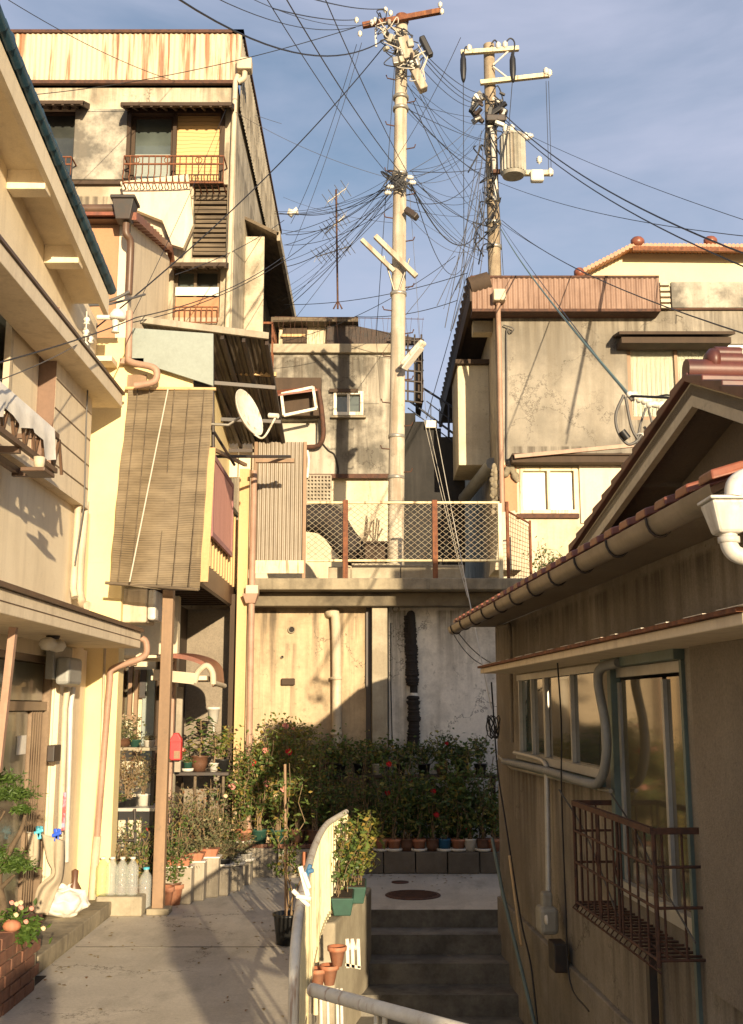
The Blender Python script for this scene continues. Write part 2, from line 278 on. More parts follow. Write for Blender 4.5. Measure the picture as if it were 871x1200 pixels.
# ---------------------------------------------------------------- scene tree
OFF = {}
def tag(o, label=None, cat=None, group=None, kind=None):
    if label: o['label'] = label
    if cat: o['category'] = cat
    if group: o['group'] = group
    if kind: o['kind'] = kind
    return o
def thing(name, label, cat, loc, group=None):
    o = bpy.data.objects.new(name, None); COL.objects.link(o); o.empty_display_size = .1
    o.location = loc; OFF[o.name] = Vector(loc); return tag(o, label, cat, group)
class MB:
    def __init__(s): s.v = []; s.f = []; s.m = []; s.sm = []; s.mi = 0; s.smooth = False
    def add(s, vs, fs, smooth=None):
        b = len(s.v); s.v += [Vector(v) for v in vs]
        for f in fs:
            s.f.append([i+b for i in f]); s.m.append(s.mi); s.sm.append(s.smooth if smooth is None else smooth)
        return s
    def quad(s, a, b, c, d): return s.add([a, b, c, d], [(0, 1, 2, 3)])
    def hexa(s, p):
        return s.add(p, [(0, 3, 2, 1), (4, 5, 6, 7), (0, 1, 5, 4), (1, 2, 6, 5), (2, 3, 7, 6), (3, 0, 4, 7)])
    def box(s, x0, x1, y0, y1, z0, z1):
        return s.hexa([(x0, y0, z0), (x1, y0, z0), (x1, y1, z0), (x0, y1, z0), (x0, y0, z1), (x1, y0, z1), (x1, y1, z1), (x0, y1, z1)])
    def fb(s, F, u0, u1, o0, o1, z0, z1):
        return s.hexa([F.pt(u0, o0, z0), F.pt(u1, o0, z0), F.pt(u1, o1, z0), F.pt(u0, o1, z0),
                       F.pt(u0, o0, z1), F.pt(u1, o0, z1), F.pt(u1, o1, z1), F.pt(u0, o1, z1)])
    def beam(s, a, b, w, h, up=(0, 0, 1)):
        a = Vector(a); b = Vector(b); d = (b-a).normalized(); up = Vector(up)
        if abs(d.dot(up)) > .95: up = Vector((0, 1, 0))
        x = d.cross(up).normalized()*(w/2); y = x.cross(d).normalized()*(h/2)
        return s.hexa([a-x-y, a+x-y, b+x-y, b-x-y, a-x+y, a+x+y, b+x+y, b-x+y])
    def prism(s, pts, off):
        n = len(pts); off = Vector(off); vs = [Vector(p) for p in pts]; vs += [p+off for p in vs]
        return s.add(vs, [tuple(range(n))[::-1], tuple(range(n, 2*n))] + [(i, (i+1) % n, n+(i+1) % n, n+i) for i in range(n)])
    def tube(s, pts, r, n=6, r2=None, caps=True):
        pts = [Vector(p) for p in pts]; k = len(pts); vs = []; up = None
        for i, p in enumerate(pts):
            d = (pts[min(i+1, k-1)] - pts[max(i-1, 0)])
            d = d.normalized() if d.length > 1e-9 else Vector((0, 0, 1))
            if up is None or abs(up.dot(d)) > .98: up = Vector((0, 0, 1)) if abs(d.z) < .9 else Vector((0, 1, 0))
            x = d.cross(up).normalized(); y = x.cross(d).normalized(); up = y
            rr = r if r2 is None else r + (r2-r)*i/max(1, k-1)
            for j in range(n):
                a = 2*math.pi*j/n; vs.append(p + x*math.cos(a)*rr + y*math.sin(a)*rr)
        fs = [(i*n+j, i*n+(j+1) % n, (i+1)*n+(j+1) % n, (i+1)*n+j) for i in range(k-1) for j in range(n)]
        s.add(vs, fs, True)
        if caps and n > 3: s.add(vs[:n], [tuple(range(n))[::-1]], False); s.add(vs[-n:], [tuple(range(n))], False)
        return s
    def lathe(s, c, prof, n=16, axis=(0, 0, 1), smooth=True):
        c = Vector(c); ax = Vector(axis).normalized(); t = Vector((1, 0, 0)) if abs(ax.x) < .9 else Vector((0, 1, 0))
        x = ax.cross(t).normalized(); y = ax.cross(x); vs = []
        for r, h in prof:
            for j in range(n):
                a = 2*math.pi*j/n; vs.append(c + ax*h + (x*math.cos(a)+y*math.sin(a))*r)
        k = len(prof)
        fs = [(i*n+j, i*n+(j+1) % n, (i+1)*n+(j+1) % n, (i+1)*n+j) for i in range(k-1) for j in range(n)]
        return s.add(vs, fs, smooth)
    def ball(s, c, r, n=10, sc=(1, 1, 1)):
        c = Vector(c); vs = []; m = max(4, n//2+1)
        for i in range(m+1):
            t = math.pi*i/m
            for j in range(n):
                a = 2*math.pi*j/n
                vs.append(c + Vector((r*sc[0]*math.sin(t)*math.cos(a), r*sc[1]*math.sin(t)*math.sin(a), r*sc[2]*math.cos(t))))
        return s.add(vs, [(i*n+j, i*n+(j+1) % n, (i+1)*n+(j+1) % n, (i+1)*n+j) for i in range(m) for j in range(n)], True)
    def corr(s, a, b, c, d, pitch, amp, thick=0, sq=False):
        """corrugated sheet a-b (across ribs) to d-c (along ribs)"""
        a, b, c, d = map(Vector, (a, b, c, d)); L = (b-a).length; k = max(2, int(L/pitch*4))
        nrm = (b-a).cross(d-a).normalized(); vs = []
        for row in ((a, b), (d, c)):
            for i in range(k+1):
                ph = 2*math.pi*i/4
                h = math.sin(ph)
                vs.append(row[0].lerp(row[1], i/k) + nrm*amp*h)
        return s.add(vs, [(i, i+1, k+1+i+1, k+1+i) for i in range(k)], True)
    def wall(s, F, u0, u1, z0, z1, th, holes=(), off=0.0):
        us = sorted({u0, u1, *[min(max(h[0], u0), u1) for h in holes], *[min(max(h[1], u0), u1) for h in holes]})
        zs = sorted({z0, z1, *[min(max(h[2], z0), z1) for h in holes], *[min(max(h[3], z0), z1) for h in holes]})
        op = lambda u, z: any(h[0] < u < h[1] and h[2] < z < h[3] for h in holes) or not (u0 < u < u1 and z0 < z < z1)
        for i in range(len(us)-1):
            for j in range(len(zs)-1):
                a, b, c, d = us[i], us[i+1], zs[j], zs[j+1]; um, zm = (a+b)/2, (c+d)/2
                if op(um, zm): continue
                o, q = off, off-th
                s.quad(F.pt(a, o, c), F.pt(b, o, c), F.pt(b, o, d), F.pt(a, o, d))
                s.quad(F.pt(b, q, c), F.pt(a, q, c), F.pt(a, q, d), F.pt(b, q, d))
                e = 1e-4
                if i == 0 or op(a-e, zm): s.quad(F.pt(a, q, c), F.pt(a, o, c), F.pt(a, o, d), F.pt(a, q, d))
                if i == len(us)-2 or op(b+e, zm): s.quad(F.pt(b, o, c), F.pt(b, q, c), F.pt(b, q, d), F.pt(b, o, d))
                if j == 0 or op(um, c-e): s.quad(F.pt(a, q, c), F.pt(b, q, c), F.pt(b, o, c), F.pt(a, o, c))
                if j == len(zs)-2 or op(um, d+e): s.quad(F.pt(a, o, d), F.pt(b, o, d), F.pt(b, q, d), F.pt(a, q, d))
        return s
    def leaves(s, c, rad, n, size, rng, clumps=10, spread=.33, droop=.0):
        c = Vector(c); cl = []
        for _ in range(clumps):
            while True:
                q = Vector((rng.uniform(-1, 1), rng.uniform(-1, 1), rng.uniform(-1, 1)))
                if q.length < 1: break
            cl.append((Vector((q.x*rad[0], q.y*rad[1], q.z*rad[2])), rng.uniform(.5, 1.15)))
        sp = spread*(rad[0]+rad[1]+rad[2])/3
        for i in range(n):
            q, w = rng.choice(cl)
            p = c + q + Vector((rng.gauss(0, sp*w), rng.gauss(0, sp*w), rng.gauss(0, sp*w*.85)))
            s.leaf(p, size*rng.uniform(.55, 1.3), rng)
        return s
    def leaf(s, p, L, rng, w=.55):
        d = Vector((rng.gauss(0, 1), rng.gauss(0, 1), rng.gauss(-.1, .7))).normalized()
        x = d.cross(Vector((rng.gauss(0, 1), rng.gauss(0, 1), rng.gauss(0, 1)))).normalized()
        nn = d.cross(x)
        h = L*w/2; mid = p + d*L*.45
        s.add([p, mid + x*h + nn*h*.4, p + d*L, mid - x*h + nn*h*.4, mid], [(0, 4, 1), (1, 4, 2), (2, 4, 3), (3, 4, 0)], False)
        return s
    def build(s, name, mats, parent=None, label=None, cat=None, group=None, kind=None, bevel=0.0, subd=0, autosm=True):
        if not isinstance(mats, (list, tuple)): mats = [mats]
        me = bpy.data.meshes.new(name)
        if parent is not None: off = OFF[parent.name]
        else:
            xs = [v.x for v in s.v]; ys = [v.y for v in s.v]; zs = [v.z for v in s.v]
            off = Vector(((min(xs)+max(xs))/2, (min(ys)+max(ys))/2, min(zs)))
        me.from_pydata([tuple(v-off) for v in s.v], [], s.f)
        for m in mats: me.materials.append(m)
        for p, mi, sm in zip(me.polygons, s.m, s.sm): p.material_index = mi; p.use_smooth = sm
        me.update()
        o = bpy.data.objects.new(name, me); COL.objects.link(o)
        if parent is not None: o.parent = parent
        else: o.location = off
        OFF[o.name] = off
        tag(o, label, cat, group, kind)
        if bevel:
            b = o.modifiers.new('bevel', 'BEVEL'); b.width = bevel; b.segments = 2; b.limit_method = 'ANGLE'
        if subd:
            b = o.modifiers.new('subd', 'SUBSURF'); b.levels = b.render_levels = subd
        return o
def kids(o): return [c for c in bpy.data.objects if c.parent == o]
def copy_tree(o, loc=None, rz=None, parent=None, sc=None):
    c = o.copy(); COL.objects.link(c); c.parent = parent
    if loc is not None: c.location = loc
    if rz is not None: c.rotation_euler = (0, 0, rz)
    if sc is not None: c.scale = (sc, sc, sc)
    for ch in kids(o): copy_tree(ch, None, None, c)
    return c
def arc(pts, n=6):
    """smooth polyline through points (Catmull-Rom)"""
    pts = [Vector(p) for p in pts]; out = []
    q = [pts[0]*2-pts[1]] + pts + [pts[-1]*2-pts[-2]]
    for i in range(1, len(q)-2):
        p0, p1, p2, p3 = q[i-1:i+3]
        for k in range(n):
            t = k/n
            out.append(.5*((2*p1)+(p2-p0)*t+(2*p0-5*p1+4*p2-p3)*t*t+(3*p1-p0-3*p2+p3)*t**3))
    out.append(pts[-1]); return out
# ================================================================ SETTING
def st(mb, name, m, **k): return mb.build(name, m, kind='structure', **k)
st(MB().box(-900, 900, -900, 900, -5.2, -5.0), 'ground', M['earth'])
GZ = -2.0
st(MB().box(-9, -.42, 3.5, 14.62, -4.9, GZ), 'alley', M['ground'])
st(MB().box(-.42, 3.0, 11.25, 14.62, -4.9, GZ-.003), 'landing', M['ground'])
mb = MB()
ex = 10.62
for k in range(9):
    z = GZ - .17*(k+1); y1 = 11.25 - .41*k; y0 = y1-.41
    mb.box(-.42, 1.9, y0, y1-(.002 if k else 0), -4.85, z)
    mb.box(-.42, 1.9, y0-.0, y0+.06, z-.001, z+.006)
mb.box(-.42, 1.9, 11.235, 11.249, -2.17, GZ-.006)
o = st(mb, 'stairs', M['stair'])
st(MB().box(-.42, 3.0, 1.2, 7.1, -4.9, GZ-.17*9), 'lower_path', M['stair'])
st(MB().box(-9, 9, -12, 3.4, -4.9, -1.72), 'street', M['conc'])
st(MB().box(-70, 70, 14.9, 160, -4.95, 1.62), 'terrace', M['conc'])
# ---------------- retaining wall with deck above
WY = 14.6
rw = thing('retaining_wall', 'tall stained cream retaining wall carrying the concrete deck', 'wall', (0, WY, GZ))
FW = Frame(0, WY, 0)
cu = FW.hit(455, 800)[0]
MB().box(-6.4, cu-.008, WY, WY+.3, -4.9, 1.50).build('wall_face', M['ret_wall'], rw)
MB().box(cu+.008, 6, WY-.03, WY+.3, -4.9, 1.50).build('wall_face', M['ret_grey'], rw)
a = FW.rect(436, 690, 454, 880)
MB().box(a[0], a[1], WY-.26, WY-.002, GZ, 1.34).build('pilaster', M['conc_light'], rw, bevel=.01)
for px, py, r in ((342, 738, .05), (331, 770, .022), (464, 714, .05)):
    c = FW.w(px, py)
    b = MB(); b.lathe(c+Vector((0, -.04, 0)), [(r, 0), (r, .06), (r*.75, .06), (r*.75, .0), (r, 0)], 14, (0, 1, 0)); b.mi = 1
    b.lathe(c+Vector((0, -.012, 0)), [(0, 0), (r*.74, 0)], 14, (0, 1, 0)); b.build('drain_hole', [M['conc'], M['tarp']], rw)
c = FW.w(338, 799); MB().box(c.x-.09, c.x+.09, WY-.07, WY+.01, c.z-.045, c.z+.045).build('drain_hole', M['wood_dark'], rw, bevel=.01)
def bracketed_pipe(name, label, cat, pts, r, m, n=12, brk=(), bm=None, **k):
    if name.endswith('pipe') or True:
        t = thing(name, label, cat, pts[-1], **k)
        MB().tube(pts, r, n).build('tube', m, t)
        for b in brk:
            b = Vector(b); MB().lathe(b-Vector((0, 0, .02)), [(r*1.02, 0), (r*1.25, 0), (r*1.25, .04), (r*1.02, .04)], n).build('clamp', bm or m, t)
        return t
p0 = FW.w(386, 722, .10); p1 = FW.w(394, 735, .10); p2 = FW.w(395, 905, .10)
bracketed_pipe('drain_pipe', 'pale downpipe leaving the middle of the sunlit retaining wall', 'pipe',
               arc([p0+Vector((-.02, .14, .03)), p0+Vector((.02, .02, .04)), p1, p2], 6), .065, M['cream_pipe'], brk=[FW.w(394, 795, .10), FW.w(394, 860, .1)])
u, z = FW.hit(432, 860, .05)
MB().box(u-.035, u+.035, WY-.06, WY-.002, GZ, 1.33).build('steel_strip', M['dark_metal'], label='narrow dark vertical strip beside the concrete pilaster', cat='strip')
t = thing('insulated_pipe', 'pipe wrapped in torn black insulation on the grey retaining wall', 'pipe', FW.w(486, 912, .12))
pp = arc([FW.w(480, 724, .02), FW.w(482, 720, .1), FW.w(483, 735, .13), FW.w(485, 800, .13), FW.w(484, 880, .13)], 8)
rng = random.Random(3)
b = MB()
for i in range(60):
    f = i/59; q = pp[min(len(pp)-1, int(f*(len(pp)-1)))]; z0 = pp[0].z + (pp[-1].z-pp[0].z)*f
    if .52 < f < .60:
        if len(b.v): b.build('insulation', M['tarp'], t); b = MB()
        continue
    b.lathe(Vector((q.x, q.y, z0)), [(.05, -.025), (.075+rng.uniform(-.01, .02), -.01), (.08+rng.uniform(-.012, .02), .02), (.055, .032)], 9)
b.build('insulation', M['tarp'], t)
MB().tube(pp, .052, 12).build('tube', M['tarp'], t); MB().tube([FW.w(485, 812, .13), FW.w(485, 838, .13)], .056, 12).build('bare_tube', M['white_pvc'], t); MB().tube([FW.w(484, 882, .13), FW.w(486, 912, .13)], .05, 12).build('bare_tube', M['white_pvc'], t)
b = MB(); b.tube([FW.w(458, 730, .03), FW.w(458, 800, .03), FW.w(460, 880, .03)], .008, 5)
b.build('wall_cable', M['wire'], label='thin black cable running down beside the pilaster', cat='cable')
# ---------------- deck
dk = thing('deck', 'weathered concrete deck slab overhanging the retaining wall', 'deck', (0, 14.3, 1.3))
xl, xr = P(277, 680, 13.9).x, P(628, 680, 13.9).x
MB().box(xl, xr, 13.9, 14.598, 1.505, 1.655).build('slab', M['conc'], dk, bevel=.012)
MB().box(xl, xr, 14.602, 14.92, 1.505, 1.655).build('slab', M['conc'], dk)
MB().box(xl+.05, xr-.15, 14.22, 14.45, 1.32, 1.503).build('beam', M['conc_dark'], dk, bevel=.012)
MB().prism([(xr-.15, 14.12, 1.503), (xr-.15, 14.12, 1.32), (xr+.0, 14.12, 1.44), (xr, 14.12, 1.503)], (0, .33, 0)).build('bracket', M['conc'], dk)
# kerbs and low steps on the deck
b = MB(); FD = Frame(0, 14.25, 0)
for x0, x1, y0 in ((385, 412, 664), (412, 470, 660), (470, 545, 662)):
    r = FD.rect(x0, y0, x1, 674); b.box(r[0], r[1]-.01, 14.25, 14.6, 1.657, r[3])
b.build('concrete_kerb', M['conc_light'], label='low concrete kerb blocks along the deck behind the netting', cat='kerb', bevel=.01)
# ================================================================ deck fences
F = Frame(0, 14.0, 0)
fe = thing('netting_fence', 'wire netting fence with rusty posts along the deck edge', 'fence', F.w(470, 676))
x0, x1, z0, z1 = F.rect(360, 589, 586, 657)
b = MB(); b.tube([F.pt(x0, 0, z1), F.pt(x1, 0, z1)], .018, 8); b.build('rail', M['rail_cream'], fe)
b = MB(); b.tube([F.pt(x0, 0, z0), F.pt(x1, 0, z0)], .018, 8); b.build('rail', M['rail_cream'], fe)
b = MB(); p = .075; W = x1-x0; H = z1-z0; k = -int(H/p)-1
while x0 + k*p*1.25 < x1:
    for s in (0, 1):
        xa = x0+k*p*1.25; xb = xa+H*1.25; 
        ta = max(0, (x0-xa)/(xb-xa)); tb = min(1, (x1-xa)/(xb-xa))
        if ta < tb:
            za = z0+H*ta; zb = z0+H*tb
            if s: za, zb = z0+H-(za-z0), z0+H-(zb-z0)
            b.tube([F.pt(xa+(xb-xa)*ta, .004*s, za), F.pt(xa+(xb-xa)*tb, .004*s, zb)], .0035, 3, caps=False)
    k += 1
b.build('netting', M['link'], fe)
for px in (405, 510):
    r = F.rect(px-3, 586, px+3, 677, .03)
    MB().box(r[0], r[1], 13.95, 14.0-.021, 1.62, r[3]).build('post', M['rust'], fe, bevel=.004)
r = F.rect(584, 590, 589, 660); MB().box(r[0], r[1], 13.98, 14.03, 1.62, r[3]).build('post', M['rail_cream'], fe, bevel=.004)
# side gate, seen obliquely
a = P(592, 600, 13.95); c = P(622, 612, 14.9)
g = thing('side_railing', 'small rusty mesh gate at the right end of the deck', 'gate', (a.x, a.y, 1.66))
ca, cc = P(594, 588, 13.95), P(621, 610, 14.7)
ba, bc = Vector((ca.x, ca.y, 1.66)), Vector((cc.x, cc.y, 1.70))
MB().tube([ba, ca], .022, 8).build('post', M['rust'], g); MB().tube([bc, cc], .018, 8).build('post', M['rust'], g)
MB().tube([ba.lerp(ca, .88), bc.lerp(cc, .95)], .014, 6).build('rail', M['rust'], g)
b = MB()
for i in range(1, 14): b.tube([ba.lerp(bc, i/14), ca.lerp(cc, i/14)-Vector((0, 0, .1))], .004, 3)
for i in range(1, 14):
    f = i/14; b.tube([ba.lerp(ca, f*.88), bc.lerp(cc, f*.95)], .004, 3)
b.build('netting', M['rust'], g)
# corrugated translucent screen left of the netting
F2 = Frame(0, 14.05, 0)
sc = thing('corrugated_screen', 'tan corrugated plastic screen closing the left end of the deck', 'screen', F2.w(328, 672))
x0, x1, z0, z1 = F2.rect(297, 518, 356, 668)
b = MB(); b.corr(F2.pt(x0, 0, z0), F2.pt(x1, 0, z0), F2.pt(x1, 0, z1), F2.pt(x0, 0, z1), .055, .014)
b.build('sheet', M['corr_panel'], sc)
for pz in (600, 632, 655):
    r = F2.rect(297, pz-3, 356, pz+3)
    MB().box(r[0], r[1], 14.07, 14.10, r[2], r[3]).build('rail', M['wood_pale'], sc)
for px in (299, 357):
    r = F2.rect(px-2, 518, px+2, 672, .03)
    MB().box(r[0], r[1], 14.0, 14.033, 1.62, r[3]).build('post', M['wood_tan'], sc, bevel=.003)
r = F2.rect(297, 657, 356, 672, .04); MB().box(r[0], r[1], 13.985, 13.998, r[2], r[3]).build('kick_board', M['rail_cream'], sc)
# ================================================================ A: near left house
AX = -3.0
FA = Frame(AX, 0, 90)     # u = +y, o = +x
def arect(x0, y0, x1, y1, off=0.0): return FA.rect(x0, y0, x1, y1, off)
A = thing('near_house', 'cream stucco house at far left with blue roof edge and porch', 'house', (AX, 8, GZ))
zs = FA.hit(75, 573, .1)[1]       # siding bottom
# wall with front door opening and upper window
d0, d1, dz0, dz1 = arect(-40, 762, 60, 1000); d0 = 8.0; dz0 = GZ+.17
uw = (5.0, FA.hit(21, 480, -.1)[0], 2.55, 3.95); us = FA.hit(64, 480, .1)[0]
TOP = 5.3
MB().wall(FA, 3.4, 11.2, GZ, zs, .25, [(d0, d1, dz0, dz1)]).build('wall', M['cream_wall'], A)
b = MB()
gz = FA.hit(98, 395, .1)[1]
b.wall(FA, us, FA.hit(107, 500, .1)[0], zs, gz, .35, off=.10)
b.build('siding', M['siding'], A)
MB().wall(FA, 3.4, us-.004, zs, gz, .15, [uw], off=-.10).build('window_wall', M['siding'], A)
MB().fb(FA, us-.003, us-.001, -.098, .099, zs+.05, gz).build('bay_return', mat('dull_brown_box', (.22, .14, .10), (.15, .10, .075), .6, 3, bump=.1), A)
MB().fb(FA, 3.4, us-.003, -.099, .10, zs, zs+.05).build('bay_floor', M['siding'], A)
b = MB()
ue = FA.hit(107, 500, .1)[0]
for pz in (430, 463, 497, 530, 560):
    z = FA.hit(85, pz, .1)[1]
    b.fb(FA, us, ue-.02, .10, .104, z-.007, z+.007)
b.build('siding_joint', M['brown_metal'], A)
# gable wall above and rake
o2 = .34
ra = FA.w(128, 345, o2); rb = FA.w(8, 62, o2)
dirr = (rb-ra)
rc = ra + dirr*1.9        # beyond the frame, roof continues up
b = MB(); b.prism([FA.pt(3.2, -.02, gz), FA.pt(11.2, -.02, gz), FA.pt(11.2, -.02, ra.z+.05), FA.pt(rc.y, -.02, rc.z-.03)], (-.25, 0, 0))
b.build('gable', M['cream_wall'], A)
# roof slab, barge board, tiles
mb = MB(); n = Vector((-1, 0, 0))
mb.prism([ra+Vector((0, 0, -.03)), rc+Vector((0, 0, -.03)), rc+Vector((0, 0, -.10)), ra+Vector((0, 0, -.10))], (-5.5, 0, 0)); mb.build('roof_slab', M['cream_wall'], A)
MB().prism([ra+Vector((.002, 0, -.02)), rc+Vector((.002, 0, -.02)), rc+Vector((.002, 0, -.22)), ra+Vector((.002, 0, -.22))], (-.05, 0, 0)).build('barge_board', M['cream_wall'], A)
b = MB(); N = 34
for i in range(N):
    q0 = ra.lerp(rc, i/N); q1 = ra.lerp(rc, (i+1.12)/N)
    b.tube([q0+Vector((.02, 0, .04)), q1+Vector((.02, 0, .055))], .055, 8)
b.build('edge_tiles', M['blue_tile'], A)
mb = MB(); mb.ball(rb+Vector((.0, -.05, .08)), .075, 10, (1, 1.2, 1)); mb.build('ridge_end_tile', M['blue_tile'], A)
MB().prism([ra+Vector((0, 0, .0)), rc+Vector((0, 0, .0)), rc+Vector((0, 0, .04)), ra+Vector((0, 0, .04))], (-5.5, 0, 0)).build('roof_tiles', M['blue_tile'], A)
for px, py, w, h in ((36, 199, 38, 22), (75, 284, 34, 22)):
    c = FA.w(px+18, py, .30); tr_z = ra.z+(rc.z-ra.z)*(c.y-ra.y)/(rc.y-ra.y)-.1; MB().box(AX-.02, AX+.30, c.y, c.y+.16, tr_z-.17, tr_z+.02).build('purlin_end', M['cream_wall'], A, bevel=.008)
# eave trim: broad soffit + brown line
e0 = FA.hit(2, 305, .34); e1 = FA.hit(132, 420, .34)
zt = FA.hit(60, 358, .34)[1]
MB().fb(FA, 3.4, ue+.30, -.02, .34, zt-.14, zt).build('eave', M['siding'], A, bevel=.006)
MB().fb(FA, 3.4, ue+.32, -.02, .36, zt+.002, zt+.03).build('eave_flashing', M['brown_metal'], A)
c = FA.w(115, 398, .2)
# upper window
w = thing('x', '', '', (0, 0, 0)); bpy.data.objects.remove(w)
b = MB(); b.fb(FA, uw[0], uw[1], -.20, -.16, uw[2], uw[3]); wo = b.build('window', M['g_dark'], A)
MB().fb(FA, FA.hit(9, 480, -.06)[0], FA.hit(43, 480, -.06)[0], -.095, -.06, 2.45, 3.9).build('sliding_shutter', M['cream_wall'], A, bevel=.004)
b = MB(); b.fb(FA, FA.hit(7, 480, -.05)[0], FA.hit(10, 480, -.05)[0], -.095, -.04, 2.4, 3.95); b.build('window_frame', M['cream_pipe'], A)
sx0 = FA.hit(42, 480, .32)[0]; sx1 = FA.hit(64, 480, .1)[0]
if False: MB().fb(FA, sx0, sx1+.05, .102, .30, 2.32, zt-.142).build('shutter_box', mat('dull_brown_box', (.30, .19, .135), (.22, .14, .1), .6, 3, bump=.1), A, bevel=.006)
b = MB(); r = arect(49, 570, 74, 570)
b.build('bay_floor', M['siding'], A) if False else None
# balcony rail of the upper window
bo = .42; y0, y1 = 4.6, FA.hit(66, 530, bo)[0]
zt1 = FA.hit(64, 508, bo)[1]; zb1 = FA.hit(64, 553, bo)[1]
rl = MB(); rl.fb(FA, y0, y1, bo-.02, bo+.02, zt1-.03, zt1+.01); rl.fb(FA, y0, y1, bo-.02, bo+.02, zb1-.01, zb1+.03)
rl.fb(FA, y1-.04, y1, .1, bo, zt1-.03, zt1+.01); rl.fb(FA, y1-.04, y1, .1, bo, zb1-.01, zb1+.03)
rl.fb(FA, y0, y1, .11, .16, zb1-.03, zb1+.02)
yy = y0
while yy < y1-.05:
    rl.beam(FA.pt(yy, bo, zb1+.02), FA.pt(yy+.12, bo, zt1-.02), .022, .022, (1, 0, 0))
    rl.beam(FA.pt(yy+.24, bo, zb1+.02), FA.pt(yy+.12, bo, zt1-.02), .022, .022, (1, 0, 0)); yy += .24
for yb in (y1-.1, y1-.9): rl.fb(FA, yb, yb+.05, .1, bo, zb1-.05, zb1)
rl.build('window_railing', M['brown_metal'], A)
# towel over the rail
b = MB(); nseg = 26; ya, yb = 5.4, FA.hit(59, 520, bo)[0]; rng = random.Random(5); rows = []
for i in range(nseg+1):
    y = ya+(yb-ya)*i/nseg; ln = .16+.03*math.sin(i*1.1)+(.09 if i in (14, 15, 24, 25, 26) else 0)
    for (o_, dz) in ((bo-.03, -.12), (bo-.028, .012), (bo, .022), (bo+.03, .012), (bo+.035+.012*math.sin(i*2.2), -ln*.5), (bo+.035+.02*math.sin(i*2.2+.6), -ln)):
        rows.append(FA.pt(y, o_, zt1+dz))
b.add(rows, [(i*6+j, i*6+j+1, (i+1)*6+j+1, (i+1)*6+j) for i in range(nseg) for j in range(5)], True)
b.build('towel', M['cloth_white'], label='white towels draped over the brown window railing', cat='towel')
c = FA.w(46, 545, bo+.08)
t = thing('plant_tray', 'small tray with a cream pot hooked under the brown railing', 'tray', c-Vector((0, 0, .1)))
MB().box(c.x-.1, c.x+.08, c.y-.12, c.y+.14, c.z-.07, c.z-.04).build('tray', M['brown_metal'], t, bevel=.005)
MB().lathe(c+Vector((0, 0, -.04)), [(0, 0), (.035, 0), (.045, .1), (.035, .1), (.03, .02)], 12).build('pot', M['cream_pipe'], t)
# thin sill line below siding
MB().fb(FA, 3.4, ue, -.02, .108, zs-.035, zs-.003).build('siding_sill', M['siding'], A)
# front door -------------------------------------------------------
dr = MB(); dr.fb(FA, d0, d1, -.20, -.12, dz0, dz1); door = dr.build('door', M['wood_dark'], A)
D0 = FA.hit(0, 900)[0]
tz = FA.hit(40, 826)[1]
b = MB(); b.fb(FA, d0, d1-.02, -.12, -.04, tz-.05, tz+.03); b.fb(FA, d0, d1, -.12, -.02, dz1-.06, dz1)
b.fb(FA, d1-.07, d1-.001, -.12, -.02, dz0, dz1-.061); b.build('door_frame', M['alu_brown'], A)
xs = [FA.hit(p, 900)[0] for p in (-30, 13, 42)]
b = MB(); b.fb(FA, xs[0], xs[2]-.02, -.11, -.09, dz0+.1, tz-.06); b.build('door_glass', M['g_green'], A)
b = MB(); b.fb(FA, xs[0], xs[1]-.03, -.11, -.08, tz+.04, dz1-.07); b.fb(FA, xs[1]+.04, d1-.1, -.11, -.08, tz+.04, dz1-.07); b.build('transom_glass', M['g_green'], A)
b = MB()
for i in range(5):
    y = xs[2]+(d1-.1-xs[2])*i/5; b.fb(FA, y, y+.035, -.119, -.06, dz0+.02, tz-.06)
b.build('door_slats', M['alu_brown'], A)
r = arect(21, 862, 31, 884, -.08); MB().fb(FA, r[0], r[1], -.089, -.082, r[2], r[3]).build('paper_note', M['cloth_white'], label='small white paper note stuck on the brown door', cat='note')
# porch canopy -----------------------------------------------------
pu0, pz0 = FA.hit(57, 705, .66); pu1, pz1 = FA.hit(165, 745, .66)
zc = (FA.hit(57, 705, .66)[1]+FA.hit(165, 742, .66)[1])/2
pc = thing('porch_canopy', 'flat cream porch canopy with dark flashing over the brown door', 'canopy', FA.pt(pu0+1, .3, zc-.15))
MB().fb(FA, 3.6, pu1, -.0+.002, .66, zc-.16, zc).build('slab', M['siding'], pc, bevel=.006)
MB().fb(FA, 3.6, pu1+.02, .002, .69, zc+.001, zc+.035).build('flashing', M['brown_metal'], pc)
MB().fb(FA, 3.6, pu1-.02, .655, .664, zc-.085, zc-.078).build('fascia_joint', M['brown_metal'], pc)
b = MB(); b.prism([FA.pt(3.6, .002, zc+.16), FA.pt(3.6, .66, zc+.037), FA.pt(3.6, .002, zc+.037)], (0, pu1-3.6, 0)); b.build('sloped_top', M['brown_metal'], pc)
r = FA.w(8, 800, .55)
MB().beam(FA.w(16, 735, .50), FA.w(-3, 905, .42), .05, .05).build('timber_strut', M['pink_pipe'], pc)
c = FA.w(62, 752, .35)
t = thing('porch_lamp', 'twin round porch lamps under the cream canopy', 'lamp', (c.x, c.y, zc-.16))
MB().lathe((c.x, c.y, zc-.19), [(0, 0), (.05, 0), (.06, .03)], 12).build('mount', M['dark_metal'], t)
for s in (-1, 1): MB().lathe((c.x, c.y+.13*s, zc-.29), [(0, 0), (.05, .01), (.075, .05), (.06, .09), (.02, .11), (0, .11)], 14).build('lamp_globe', M['pot_white'], t)
